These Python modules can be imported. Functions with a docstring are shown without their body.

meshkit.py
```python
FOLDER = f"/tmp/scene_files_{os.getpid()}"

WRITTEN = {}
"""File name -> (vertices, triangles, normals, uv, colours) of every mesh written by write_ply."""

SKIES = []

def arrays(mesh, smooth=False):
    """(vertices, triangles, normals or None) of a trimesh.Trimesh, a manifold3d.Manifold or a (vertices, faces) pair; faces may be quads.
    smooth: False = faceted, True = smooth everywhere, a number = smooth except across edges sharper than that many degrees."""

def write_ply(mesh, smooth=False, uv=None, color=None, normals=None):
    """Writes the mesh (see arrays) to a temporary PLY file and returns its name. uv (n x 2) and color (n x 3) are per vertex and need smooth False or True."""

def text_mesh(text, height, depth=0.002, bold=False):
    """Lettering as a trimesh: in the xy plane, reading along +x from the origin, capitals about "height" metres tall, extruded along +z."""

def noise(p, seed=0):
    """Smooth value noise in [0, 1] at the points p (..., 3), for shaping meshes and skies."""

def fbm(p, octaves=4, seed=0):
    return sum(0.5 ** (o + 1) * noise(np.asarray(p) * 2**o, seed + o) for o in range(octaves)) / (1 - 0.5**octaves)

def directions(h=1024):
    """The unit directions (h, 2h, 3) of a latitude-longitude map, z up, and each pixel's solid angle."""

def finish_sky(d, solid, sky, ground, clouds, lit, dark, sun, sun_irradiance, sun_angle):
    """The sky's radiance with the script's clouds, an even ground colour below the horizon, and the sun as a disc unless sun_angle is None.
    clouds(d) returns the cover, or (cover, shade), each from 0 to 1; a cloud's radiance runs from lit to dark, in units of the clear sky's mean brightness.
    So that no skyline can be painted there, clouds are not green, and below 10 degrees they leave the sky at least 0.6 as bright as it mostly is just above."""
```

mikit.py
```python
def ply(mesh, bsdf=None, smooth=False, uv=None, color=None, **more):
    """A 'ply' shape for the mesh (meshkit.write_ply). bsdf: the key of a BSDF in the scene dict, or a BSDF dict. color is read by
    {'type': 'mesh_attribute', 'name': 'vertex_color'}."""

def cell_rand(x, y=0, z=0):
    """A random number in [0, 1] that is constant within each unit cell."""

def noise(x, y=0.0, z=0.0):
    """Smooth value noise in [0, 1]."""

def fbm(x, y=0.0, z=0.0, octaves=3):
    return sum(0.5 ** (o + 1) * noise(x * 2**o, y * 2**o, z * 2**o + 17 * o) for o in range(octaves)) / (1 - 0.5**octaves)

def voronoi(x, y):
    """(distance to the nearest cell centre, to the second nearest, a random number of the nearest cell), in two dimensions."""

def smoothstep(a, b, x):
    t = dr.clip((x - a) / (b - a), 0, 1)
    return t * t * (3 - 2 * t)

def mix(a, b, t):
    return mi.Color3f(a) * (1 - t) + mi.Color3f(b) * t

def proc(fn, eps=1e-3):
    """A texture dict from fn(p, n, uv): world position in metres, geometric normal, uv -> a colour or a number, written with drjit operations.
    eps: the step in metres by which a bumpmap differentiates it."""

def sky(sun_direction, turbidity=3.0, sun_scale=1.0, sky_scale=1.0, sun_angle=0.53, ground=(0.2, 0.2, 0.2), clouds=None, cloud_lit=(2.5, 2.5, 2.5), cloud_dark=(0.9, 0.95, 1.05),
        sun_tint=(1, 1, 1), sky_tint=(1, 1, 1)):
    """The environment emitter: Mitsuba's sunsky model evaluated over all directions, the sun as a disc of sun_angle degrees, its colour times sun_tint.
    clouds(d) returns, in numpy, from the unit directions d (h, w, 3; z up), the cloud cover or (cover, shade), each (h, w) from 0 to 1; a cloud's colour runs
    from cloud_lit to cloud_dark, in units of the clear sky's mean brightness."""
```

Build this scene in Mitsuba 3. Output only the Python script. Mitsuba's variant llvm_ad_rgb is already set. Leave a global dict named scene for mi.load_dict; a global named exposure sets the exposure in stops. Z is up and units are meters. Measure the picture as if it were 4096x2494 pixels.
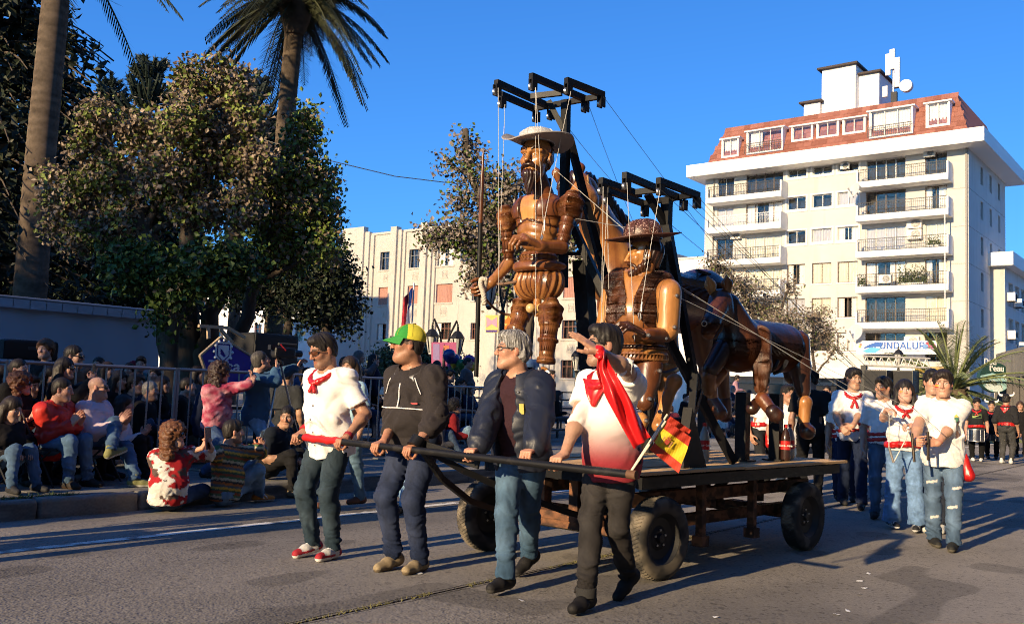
import math, random
import numpy as np
import drjit as dr
import mitsuba as mi
import mikit, meshkit
from mikit import fbm as tfbm, noise as tnoise, cell_rand, smoothstep, mix, proc, voronoi
T = mi.ScalarTransform4f
scene, labels = {}, {}
# ---- camera: eye height 1.35 m on the road; X runs along the street, Y across it to the spectators, Z up
IW, IH, FPX, PITCH, ROLL, AZ = 4096.0, 2494.0, 3706.57, 0.0831593, 0.0373176, 0.6698636
EYE = np.array([0.0, 0.0, 1.35])
_f = np.array([math.cos(PITCH) * math.cos(AZ), math.cos(PITCH) * math.sin(AZ), math.sin(PITCH)])
_r0 = np.cross(_f, [0, 0, 1.0]); _r0 /= np.linalg.norm(_r0); _u0 = np.cross(_r0, _f)
CAM = np.array([_r0 * math.cos(ROLL) + _u0 * math.sin(ROLL), -_r0 * math.sin(ROLL) + _u0 * math.cos(ROLL), _f])
scene['camera'] = {'type': 'perspective', 'fov': math.degrees(2 * math.atan(IW / 2 / FPX)), 'fov_axis': 'x', 'near_clip': 0.05, 'far_clip': 3000.0,
                   'to_world': T().look_at(origin=EYE.tolist(), target=(EYE + CAM[2]).tolist(), up=CAM[1].tolist())}
# ---- the low late-afternoon sun stands behind the camera, down the street
SUN_EL, SUN_AZ = math.radians(16.0), math.radians(178.0)
SUN = np.array([math.cos(SUN_EL) * math.cos(SUN_AZ), math.cos(SUN_EL) * math.sin(SUN_AZ), math.sin(SUN_EL)])
scene['sky'] = mikit.sky(SUN.tolist(), turbidity=2.5, sun_scale=1.0, sky_scale=0.58, ground=(0.16, 0.155, 0.15), sun_tint=(1.0, 1.07, 1.25), sky_tint=(0.45, 1.25, 2.6))
exposure = 2.6
def ray(x, y):
 return CAM.T @ np.array([(x - IW / 2) / FPX, -(y - IH / 2) / FPX, 1.0])
def at(x, y, d):
 """the point at depth d that the photograph's pixel x, y looks at"""
 return EYE + ray(x, y) * d
def gnd(x, y, z=0.0):
 r = ray(x, y)
 return EYE + r * ((z - EYE[2]) / r[2])
def onX(x, y, X):
 r = ray(x, y)
 return EYE + r * (X / r[0])
def onY(x, y, Y):
 r = ray(x, y)
 return EYE + r * (Y / r[1])
def depth(P):
 return float(CAM[2] @ (np.asarray(P, float) - EYE))
# ------------------------------------------------------------------ helpers
A_ = np.array
def unit(v):
 v = np.asarray(v, float)
 return v / max(np.linalg.norm(v), 1e-9)
def numbered(k, pool):
 if k not in pool:
  return k
 i = 1
 while f'{k}_{i:03d}' in pool:
  i += 1
 return f'{k}_{i:03d}'
USED = set()
def thing(name, label, cat, group=None, kind=None):
 k = numbered(name, USED); USED.add(k)
 labels[k] = {'label': label, 'category': cat}
 if group: labels[k]['group'] = group
 if kind: labels[k]['kind'] = kind
 return k
def struct(name, kind='structure', label=None):
 k = numbered(name, USED); USED.add(k)
 labels[k] = {'kind': kind}
 if label: labels[k]['label'] = label
 return k
def put(key, shape):
 scene[key] = shape
 return key
_NEXT = {}
def add(parent, name, mesh, bsdf, smooth=False, color=None, uv=None, label=None, kind=None, **kw):
 """one part (a mesh, or a shape dict to be shared) under its holder"""
 k0 = parent + '__' + name
 i = _NEXT.get(k0, 0); _NEXT[k0] = i + 1
 k = k0 if i == 0 else f'{k0}_{i:03d}'
 shape = dict(mesh, **kw) if isinstance(mesh, dict) else mikit.ply(mesh, bsdf, smooth, uv, color, **kw)
 scene[k] = shape
 if label or kind:
  labels[k] = {}
  if label: labels[k]['label'] = label
  if kind: labels[k]['kind'] = kind
 return k
def whole(key, mesh, bsdf, smooth=False, color=None, uv=None, **kw):
 """a thing that is one mesh"""
 scene[key] = dict(mesh, **kw) if isinstance(mesh, dict) else mikit.ply(mesh, bsdf, smooth, uv, color, **kw)
 return key
_MATS = {}
def mat(col, rough=0.7, metal=0.0, spec=0.4, coat=0.0, sheen=0.0, two=False):
 k = (tuple(np.round(col, 4)), rough, metal, spec, coat, sheen, two)
 if k not in _MATS:
  n = f'paint_{len(_MATS)}'
  b = {'type': 'principled', 'base_color': {'type': 'rgb', 'value': [float(c) for c in col]}, 'roughness': rough, 'metallic': metal, 'specular': spec}
  if coat: b['clearcoat'] = coat; b['clearcoat_gloss'] = 0.9
  if sheen: b['sheen'] = sheen
  scene[n] = {'type': 'twosided', 'bsdf': b} if two else b
  _MATS[k] = n
 return _MATS[k]
# ---- meshes are (vertices, triangles)
_BF = A_([[0, 2, 3], [0, 3, 1], [4, 5, 7], [4, 7, 6], [0, 1, 5], [0, 5, 4], [2, 6, 7], [2, 7, 3], [0, 4, 6], [0, 6, 2], [1, 3, 7], [1, 7, 5]])
def box(lo, hi):
 v = A_([[(lo, hi)[i][0], (lo, hi)[j][1], (lo, hi)[k][2]] for k in (0, 1) for j in (0, 1) for i in (0, 1)], float)
 return v, _BF
def obox(c, ax, half):
 """box with centre c, axes ax (rows) and half sizes"""
 v, f = box((-1, -1, -1), (1, 1, 1))
 ax = A_(ax, float)
 v = (v * A_(half)) @ ax + A_(c)
 return v, (f if np.linalg.det(ax) > 0 else f[:, ::-1])
def frame(d, up=(0, 0, 1)):
 d = unit(d); up = A_(up, float)
 if abs(d @ up) > 0.98: up = A_([1.0, 0, 0]) if abs(d[0]) < 0.9 else A_([0, 1.0, 0])
 s = unit(np.cross(up, d)); u = np.cross(d, s)
 return A_([d, s, u])
def bar(a, b, w, h=None, up=(0, 0, 1), ext=0.0):
 a, b = A_(a, float), A_(b, float)
 fr = frame(b - a, up)
 return obox((a + b) / 2, fr, (np.linalg.norm(b - a) / 2 + ext, w / 2, (h or w) / 2))
def cat(ms):
 vs, fs, n = [], [], 0
 for v, f in ms:
  vs.append(v); fs.append(np.asarray(f) + n); n += len(v)
 return np.vstack(vs), np.vstack(fs)
def quads(q):
 q = np.asarray(q)
 return np.vstack([q[:, [0, 1, 2]], q[:, [0, 2, 3]]])
def grid_faces(n, m, wrap=False):
 i, j = np.meshgrid(np.arange(n - 1), np.arange(m if wrap else m - 1), indexing='ij')
 i, j = i.ravel(), j.ravel(); j2 = (j + 1) % m
 return quads(np.stack([i * m + j, i * m + j2, (i + 1) * m + j2, (i + 1) * m + j], 1))
def tube(pts, r, n=8, cap=True):
 pts = np.asarray(pts, float); m = len(pts); r = np.broadcast_to(r, m)
 tg = np.gradient(pts, axis=0); tg /= np.linalg.norm(tg, axis=1, keepdims=True) + 1e-12
 fr = frame(tg[0]); s = fr[1]; rings = []
 a = np.arange(n) * 2 * np.pi / n
 for i in range(m):
  s = unit(s - tg[i] * (s @ tg[i])); u = np.cross(tg[i], s)
  rings.append(pts[i] + r[i] * (np.cos(a)[:, None] * s + np.sin(a)[:, None] * u))
 v = np.vstack(rings); f = grid_faces(m, n, True)
 if cap:
  v = np.vstack([v, pts[:1], pts[-1:]])
  k = np.arange(n); k2 = (k + 1) % n
  f = np.vstack([f, np.stack([k2, k, k * 0 + m * n], 1), np.stack([k + (m - 1) * n, k2 + (m - 1) * n, k * 0 + m * n + 1], 1)])
 return v, f
def cyl(a, b, r, n=12, r2=None):
 return tube([a, b], [r, r if r2 is None else r2], n)
def lathe(prof, n=24, c=(0, 0, 0), ax=(0, 0, 1)):
 """profile (radius, height) turned about the axis ax through c"""
 prof = np.asarray(prof, float); fr = frame(ax); a = np.arange(n) * 2 * np.pi / n
 ring = np.cos(a)[:, None] * fr[1] + np.sin(a)[:, None] * fr[2]
 v = np.vstack([A_(c, float) + z * fr[0] + r * ring for r, z in prof])
 return v, grid_faces(len(prof), n, True)
def sheet(P):
 """grid of points (n, m, 3) -> mesh"""
 n, m = P.shape[:2]
 return P.reshape(-1, 3), grid_faces(n, m)[:, ::-1]
def shell(P, t):
 """grid of points given a thickness t"""
 n, m = P.shape[:2]
 du, dv = np.gradient(P, axis=0), np.gradient(P, axis=1)
 N = np.cross(du, dv); N /= np.linalg.norm(N, axis=2, keepdims=True) + 1e-12
 a, b = (P + N * t / 2).reshape(-1, 3), (P - N * t / 2).reshape(-1, 3)
 f = grid_faces(n, m)[:, ::-1]; k = n * m
 rim = np.concatenate([np.arange(m), np.arange(1, n) * m + m - 1, (n - 1) * m + np.arange(m - 2, -1, -1), np.arange(n - 2, 0, -1) * m])
 r2 = np.roll(rim, -1)
 return np.vstack([a, b]), np.vstack([f, f[:, ::-1] + k, quads(np.stack([rim, r2, r2 + k, rim + k], 1))])
def sphere(c, r, n=10):
 p = np.linspace(0, np.pi, n)
 return lathe(np.stack([np.maximum(np.sin(p), 1e-4) * r, -np.cos(p) * r], 1), 2 * n - 4, c)
def poly(pts2, o, ex, ey, t):
 """flat outline (shapely or points) in the plane o, ex, ey given a thickness t along ex x ey"""
 import trimesh, shapely
 g = pts2 if hasattr(pts2, 'geom_type') else shapely.Polygon(pts2)
 if hasattr(g, 'geoms'): return cat([poly(x, o, ex, ey, t) for x in g.geoms])
 m = trimesh.creation.extrude_polygon(g, t, engine='earcut')
 ex, ey = A_(ex, float), A_(ey, float)
 v = A_(m.vertices)
 return A_(o) + v[:, :1] * ex + v[:, 1:2] * ey + v[:, 2:] * np.cross(ex, ey), A_(m.faces)
def letters(text, height, o, ex, ey, t=0.004, bold=True, centre=True):
 m = meshkit.text_mesh(text, height, t, bold)
 v = A_(m.vertices); w = v[:, 0].max()
 ex, ey = A_(ex, float), A_(ey, float)
 return A_(o) + (v[:, :1] - (w / 2 if centre else 0)) * ex + v[:, 1:2] * ey + v[:, 2:] * np.cross(ex, ey), A_(m.faces)
def xf(m, R=None, t=(0, 0, 0), s=1.0):
 v = m[0] * s
 if R is not None: v = v @ A_(R).T
 return v + A_(t), m[1]
def rotz(deg):
 c, s = math.cos(math.radians(deg)), math.sin(math.radians(deg))
 return A_([[c, -s, 0], [s, c, 0], [0, 0, 1.0]])
# ---- carved and organic shapes: smooth unions of round cones and ellipsoids, meshed
def C(a, b, ra, rb=None, k=0.02, op=1):
 return ('c', A_(a, np.float32), A_(b, np.float32), np.float32(ra), np.float32(ra if rb is None else rb), k, op)
def E(c, r, R=None, k=0.02, op=1):
 return ('e', A_(c, np.float32), A_(np.broadcast_to(r, 3), np.float32), None if R is None else A_(R, np.float32), None, k, op)
def BX(c, half, R=None, rad=0.01, k=0.0, op=1):
 return ('b', A_(c, np.float32), A_(half, np.float32), None if R is None else A_(R, np.float32), np.float32(rad), k, op)
def PL(c, n, k=0.0):
 """keeps the side of the plane away from n"""
 return ('p', A_(c, np.float32), A_(unit(n), np.float32), None, None, k, 0)
def prim(p, P):
 t = p[0]
 if t == 'c':
  ba = p[2] - p[1]; pa = P - p[1]
  h = np.clip(pa @ ba / max(float(ba @ ba), 1e-9), 0, 1)
  q = pa - h[:, None] * ba
  return np.sqrt((q * q).sum(1)) - (p[3] + (p[4] - p[3]) * h)
 q = P - p[1]
 if t == 'p':
  return q @ p[2]
 if p[3] is not None: q = q @ p[3].T     # rows of R are the local axes
 if t == 'e':
  a = q / p[2]; k0 = np.sqrt((a * a).sum(1)); a /= p[2]; k1 = np.sqrt((a * a).sum(1))
  return k0 * (k0 - 1) / np.maximum(k1, 1e-6)
 w = np.abs(q) - (p[2] - p[4])
 return np.sqrt((np.maximum(w, 0) ** 2).sum(1)) + np.minimum(w.max(1), 0) - p[4]
def field(ps, P):
 d = None
 for p in ps:
  e = prim(p, P); k, op = p[5], p[6]
  if d is None:
   d = e; continue
  if op == 1:
   h = np.maximum(k - np.abs(d - e), 0) / k if k > 0 else 0
   d = np.minimum(d, e) - h * h * k * 0.25
  else:
   if op == -1: e = -e
   h = np.maximum(k - np.abs(d - e), 0) / k if k > 0 else 0
   d = np.maximum(d, e) + h * h * k * 0.25
 return d
def bounds(ps, pad):
 lo, hi = np.full(3, 1e9), np.full(3, -1e9)
 for p in ps:
  if p[6] != 1: continue
  if p[0] == 'c': q = np.stack([p[1], p[2]]); r = max(p[3], p[4])
  else: q = p[1][None]; r = float(np.linalg.norm(p[2])) if p[3] is not None else p[2]
  lo = np.minimum(lo, q.min(0) - r); hi = np.maximum(hi, q.max(0) + r)
 return lo - pad, hi + pad
_OFF = A_([[i, j, k] for i in (0, 1) for j in (0, 1) for k in (0, 1)])
_EDG = [(a, b) for a in range(8) for b in range(a + 1, 8) if np.abs(_OFF[a] - _OFF[b]).sum() == 1]
def carve(ps, h, f=None, pad=0.02, lim=None):
 """meshes the smooth union ps (or the distance function f) at the resolution h"""
 g = f or (lambda P: field(ps, P))
 lo, hi = bounds(ps, pad + 2 * h) if lim is None else (A_(lim[0], float), A_(lim[1], float))
 s = 4
 nb = np.maximum(np.ceil((hi - lo) / (h * s)).astype(int), 1)
 I = np.indices(nb).reshape(3, -1).T
 dc = g((lo + (I * s + (s - 1) / 2) * h).astype(np.float32)).astype(np.float32)
 act = np.abs(dc) < h * s * 1.5 + pad
 G = np.repeat(np.repeat(np.repeat(dc.reshape(nb), s, 0), s, 1), s, 2)
 if not act.any(): return np.zeros((0, 3)), np.zeros((0, 3), int)
 loc = np.indices((s, s, s)).reshape(3, -1).T
 J = (I[act][:, None] * s + loc[None]).reshape(-1, 3)
 out = np.empty(len(J), np.float32)
 for a in range(0, len(J), 400000):
  out[a:a + 400000] = g((lo + J[a:a + 400000] * h).astype(np.float32))
 G[J[:, 0], J[:, 1], J[:, 2]] = out
 S = G < 0
 n = A_(G.shape) - 1
 cnt = np.zeros(n, np.int8)
 for o in _OFF: cnt += S[o[0]:o[0] + n[0], o[1]:o[1] + n[1], o[2]:o[2] + n[2]]
 K = np.argwhere((cnt > 0) & (cnt < 8))
 V = np.stack([G[K[:, 0] + o[0], K[:, 1] + o[1], K[:, 2] + o[2]] for o in _OFF], 1)
 acc, num = np.zeros((len(K), 3)), np.zeros(len(K))
 for a, b in _EDG:
  va, vb = V[:, a], V[:, b]; x = (va < 0) != (vb < 0)
  t = np.where(x, va / np.where(x, va - vb, 1), 0)
  acc += np.where(x[:, None], _OFF[a] + (_OFF[b] - _OFF[a]) * t[:, None], 0); num += x
 v = lo + (K + acc / np.maximum(num, 1)[:, None]) * h
 idx = np.full(n, -1, np.int64); idx[K[:, 0], K[:, 1], K[:, 2]] = np.arange(len(K))
 F = []
 for ax in range(3):
  b, c = (ax + 1) % 3, (ax + 2) % 3
  sl = [slice(1, -1)] * 3; sl[ax] = slice(0, n[ax]); s0 = S[tuple(sl)]
  sl2 = list(sl); sl2[ax] = slice(1, n[ax] + 1); s1 = S[tuple(sl2)]
  for flip in (0, 1):
   e = np.argwhere((s0 & ~s1) if flip == 0 else (~s0 & s1))
   if not len(e): continue
   off = np.ones(3, int); off[ax] = 0
   e = e + off
   q = []
   for db, dc_ in ((1, 1), (0, 1), (0, 0), (1, 0)):
    w = e.copy(); w[:, b] -= db; w[:, c] -= dc_
    q.append(idx[w[:, 0], w[:, 1], w[:, 2]])
   q = np.stack(q, 1)
   F.append(q if flip == 0 else q[:, ::-1])
 F = np.vstack(F); F = F[(F >= 0).all(1)]
 return v, quads(F)
def merge_c(ms):
 """[(mesh, colours)] -> mesh, colours"""
 return cat([m for m, c in ms]), np.vstack([np.broadcast_to(c, (len(m[0]), 3)) for m, c in ms])
def tint(v, col, amp=0.12, freq=6.0, seed=0):
 n = meshkit.fbm(np.asarray(v) * freq, 3, seed)[:, None]
 return np.clip(A_(col) * (1 + amp * 2 * (n - 0.5)), 0, 1)
# ------------------------------------------------------------------ surfaces
def f_road(p, n, uv):
 big = tfbm(p.x * 0.35, p.y * 0.8, 3.0, octaves=4)
 med = tfbm(p.x * 3, p.y * 3, 1.0, octaves=3)
 grit = tnoise(p.x * 95, p.y * 95, 5.0)
 dark = smoothstep(0.72, 0.9, tnoise(p.x * 40, p.y * 40, 9.0))
 v = 0.155 + 0.075 * (big - 0.5) + 0.035 * (med - 0.5) + 0.05 * (grit - 0.5) - 0.05 * dark
 stain = smoothstep(0.56, 0.72, tfbm(p.x * 0.22 + 7, p.y * 0.5, 8.0, octaves=3))
 spot_ = smoothstep(0.74, 0.8, tnoise(p.x * 1.7, p.y * 2.3, 4.0))
 v = v * (1 - 0.25 * stain) * (1 - 0.3 * spot_) + 0.03 * smoothstep(0.5, 0.9, tnoise(p.x * 0.1, p.y * 1.1, 6.0))
 return mi.Color3f(v * 1.09, v * 1.0, v * 0.9)
def f_roadb(p, n, uv):
 return tnoise(p.x * 90, p.y * 90, p.z * 90) * 0.6 + tnoise(p.x * 35, p.y * 35, 2.0) * 0.5
scene['asphalt'] = {'type': 'bumpmap', 'scale': 0.006, 'arbitrary': proc(f_roadb, 0.003), 'bsdf': {'type': 'principled', 'base_color': proc(f_road), 'roughness': 0.85, 'specular': 0.3}}
def f_conc(p, n, uv):
 v = 0.14 + 0.1 * (tfbm(p.x * 1.5, p.y * 1.5, p.z * 6, octaves=4) - 0.5) + 0.05 * (tnoise(p.x * 60, p.y * 60, p.z * 60) - 0.5)
 d = smoothstep(0.5, 0.75, tfbm(p.x * 2.5, p.y * 2.5, p.z * 9 + 4, octaves=3))
 v = v * (1 - 0.45 * d)
 return mi.Color3f(v * 1.04, v, v * 0.92)
scene['concrete'] = {'type': 'principled', 'base_color': proc(f_conc), 'roughness': 0.9, 'specular': 0.2}
def stucco(name, col, amp=0.1):
 def fn(p, n, uv):
  st = tfbm(p.x * 0.8, p.y * 0.8, p.z * 0.18, octaves=3) - 0.5
  g = tfbm(p.x * 3, p.y * 3, p.z * 3, octaves=3) - 0.5
  drip = smoothstep(0.62, 0.85, tnoise(p.x * 3.1 + p.y * 3.1, 3.0, p.z * 0.35)) * 0.12
  return mi.Color3f(*col) * (1 + amp * 1.6 * st + amp * 0.7 * g - drip * amp * 6)
 scene[name] = {'type': 'principled', 'base_color': proc(fn), 'roughness': 0.9, 'specular': 0.2}
 return name
WALLC = stucco('cream_render', (0.55, 0.535, 0.5))
WALLW = stucco('white_render', (0.74, 0.73, 0.7), 0.05)
DECO = stucco('deco_render', (0.51, 0.475, 0.42), 0.09)
scene['pane_glass'] = {'type': 'thindielectric'}
scene['vc_cloth'] = {'type': 'twosided', 'bsdf': {'type': 'principled', 'base_color': {'type': 'mesh_attribute', 'name': 'vertex_color'}, 'roughness': 0.9, 'specular': 0.15, 'sheen': 0.25}}
scene['vc_plain'] = {'type': 'twosided', 'bsdf': {'type': 'principled', 'base_color': {'type': 'mesh_attribute', 'name': 'vertex_color'}, 'roughness': 0.7, 'specular': 0.3}}
scene['vc_leaf'] = {'type': 'twosided', 'bsdf': {'type': 'principled', 'base_color': {'type': 'mesh_attribute', 'name': 'vertex_color'}, 'roughness': 0.55, 'specular': 0.35}}
DARK, STEEL, BLACK = mat((0.02, 0.02, 0.022), 0.6), mat((0.45, 0.46, 0.48), 0.35, 0.9), mat((0.012, 0.012, 0.013), 0.45, 0, 0.5)
WHITE, FRAMEB = mat((0.78, 0.77, 0.74), 0.6), mat((0.14, 0.09, 0.06), 0.5)
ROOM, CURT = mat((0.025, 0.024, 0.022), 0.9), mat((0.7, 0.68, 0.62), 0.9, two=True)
ALU, ACW = mat((0.5, 0.49, 0.46), 0.45, 0.2), mat((0.72, 0.7, 0.66), 0.5)
# ------------------------------------------------------------------ the ground
KY = 8.75          # kerb line
JY = 4.2           # joint between the road's two lanes of slabs
rd = struct('road')
def road_sheet(xs, ys, z=0.0):
 X, Y = np.meshgrid(xs, ys, indexing='ij')
 return sheet(np.stack([X, Y, 0 * X + z], 2))
xs = A_([-60.0, 0, 20, 60, 400]);
add(rd, 'slab', road_sheet(xs, A_([-300.0, -20, JY - 0.012])), 'asphalt')
add(rd, 'slab', road_sheet(xs, A_([JY + 0.012, KY])), 'asphalt')
add(rd, 'slab', road_sheet(A_([30.0, 400]), A_([KY + 0.004, 400])), 'asphalt')
# the joint: a shallow groove with dirt and bits of dry weed
rj = np.random.default_rng(5)
gx = np.linspace(-10, 60, 700)
gw = 0.018 + 0.02 * meshkit.noise(np.stack([gx * 3, gx * 0, gx * 0], 1)) + 0.012 * meshkit.noise(np.stack([gx * 17, gx * 0, gx * 0], 1), 3)
P = np.stack([np.stack([gx, JY - gw * 1.2, gx * 0 + 0.003], 1), np.stack([gx, JY + 0 * gx, gx * 0 - 0.02], 1), np.stack([gx, JY + gw, gx * 0 + 0.003], 1)], 1)
add(rd, 'joint', sheet(P), mat((0.035, 0.032, 0.027), 0.95))
wt = []
for i in range(500):
 x = rj.uniform(1.0, 8.5); c = A_([x, JY + rj.normal(0, 0.015), 0.0])
 if meshkit.noise(A_([[x * 2.1, 0, 0]]))[0] < 0.45: continue
 for k in range(3):
  d = unit([rj.normal(), rj.normal(), 1.2]); s = unit(np.cross(d, [rj.normal(), rj.normal(), 0.2])) * 0.003
  wt.append((A_([c - s, c + s, c + d * rj.uniform(0.01, 0.035)]), A_([[0, 1, 2]])))
add(rd, 'weeds', cat(wt), mat((0.16, 0.15, 0.06), 0.9, two=True), kind='stuff')
# worn white lane line
lx = np.linspace(-8, 40, 260)
le = 0.012 * (meshkit.noise(np.stack([lx * 4, lx * 0, lx * 0], 1), 9) - 0.5)
def f_line(p, n, uv):
 w = smoothstep(0.35, 0.62, tfbm(p.x * 9, p.y * 9, 1.0, octaves=3) + 0.12)
 return mix(mi.Color3f(0.17, 0.165, 0.155), mi.Color3f(0.52, 0.51, 0.48), w)
scene['worn_paint'] = {'type': 'principled', 'base_color': proc(f_line), 'roughness': 0.8}
ml = struct('lane_marking')
whole(ml, sheet(np.stack([np.stack([lx, 7.24 + le, lx * 0 + 0.004], 1), np.stack([lx, 7.35 - le[::-1], lx * 0 + 0.004], 1)], 1)), 'worn_paint')
# kerb and pavement
kb = struct('kerb')
kx = -8.0
while kx < 30:
 L = 1.0 + 0.02 * rj.random()
 m = carve([BX((kx + L / 2, KY + 0.09, 0.045), (L / 2 - 0.006, 0.09, 0.135), rad=0.03)], 0.022,
              f=lambda P, ps=[BX((kx + L / 2, KY + 0.09, 0.045), (L / 2 - 0.006, 0.09, 0.135), rad=0.03)]: field(ps, P) + 0.02 * (meshkit.noise(P * 9) - 0.5)) if kx < 8 else box((kx + .006, KY, -0.09), (kx + L - .006, KY + 0.18, 0.18))
 add(kb, 'kerb_stone', m, 'concrete', smooth=kx < 8)
 kx += L
pv = struct('pavement')
add(pv, 'surface', sheet(np.stack(list(np.meshgrid(A_([-40.0, 0, 12, 30]), A_([KY + 0.17, 14, 60]), indexing='ij')) + [np.full((4, 3), 0.165)], 2)), 'concrete')
for i in range(12):
 for j in range(2):
  x0 = 0.2 + i * 0.82; y0 = KY + 0.2 + j * 0.62
  add(pv, 'paver', box((x0, y0, 0.1), (x0 + 0.806, y0 + 0.606, 0.172 + 0.004 * rj.random())), 'concrete')
grs = struct('grass', 'stuff', 'short green grass tuft growing along the kerb edge')
bl = []
for i in range(1500):
 c = A_([rj.uniform(2.2, 4.6), KY + 0.19 + abs(rj.normal(0, 0.06)), 0.165]); d = unit([rj.normal() * 0.6, rj.normal() * 0.6, 1]); s = unit(np.cross(d, [rj.normal(), rj.normal(), 0])) * 0.004
 bl.append((A_([c - s, c + s, c + d * rj.uniform(0.02, 0.06)]), A_([[0, 1, 2]])))
whole(grs, cat(bl), mat((0.06, 0.1, 0.02), 0.8, two=True))
# ------------------------------------------------------------------ buildings
def wall_plane(key, X, y0, y1, z0, z1, holes, t, bsdf, name='wall', ax='X'):
 """a wall in the plane X (or Y) = const with real openings; t metres thick, away from the street"""
 import shapely
 g = shapely.box(min(y0, y1), z0, max(y0, y1), z1)
 if holes: g = g.difference(shapely.union_all([shapely.box(min(a, b), c, max(a, b), d) for a, b, c, d in holes]))
 gs = getattr(g, 'geoms', [g])
 ms = [poly(q, (0, 0, 0), (0, 1, 0), (0, 0, 1), t) for q in gs]
 m = cat(ms)
 v = m[0]
 if ax == 'X': v = v + A_([X, 0, 0])
 else: v = np.stack([v[:, 1], X + v[:, 0] * 0 + v[:, 0], v[:, 2]], 1); m = (v, m[1][:, ::-1])
 return add(key, name, (v, m[1]), bsdf)
rw = np.random.default_rng(11)
def curtain(o, eu, en, w, h, a, b):
 """hanging cloth from fraction a to b of the opening"""
 n = max(int((b - a) * w / 0.05), 6); u = np.linspace(a, b, n) * w
 ph = rw.uniform(0, 6)
 d = 0.03 * np.sin(u * 28 + ph) + 0.015 * np.sin(u * 61 + ph)
 P = np.stack([np.stack([A_(o) + A_(eu) * uu + A_(en) * (0.2 + dd) + A_([0, 0, zz]) for uu, dd in zip(u, d)]) for zz in (0.02, h - 0.02)], 0)
 return sheet(P)
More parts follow.
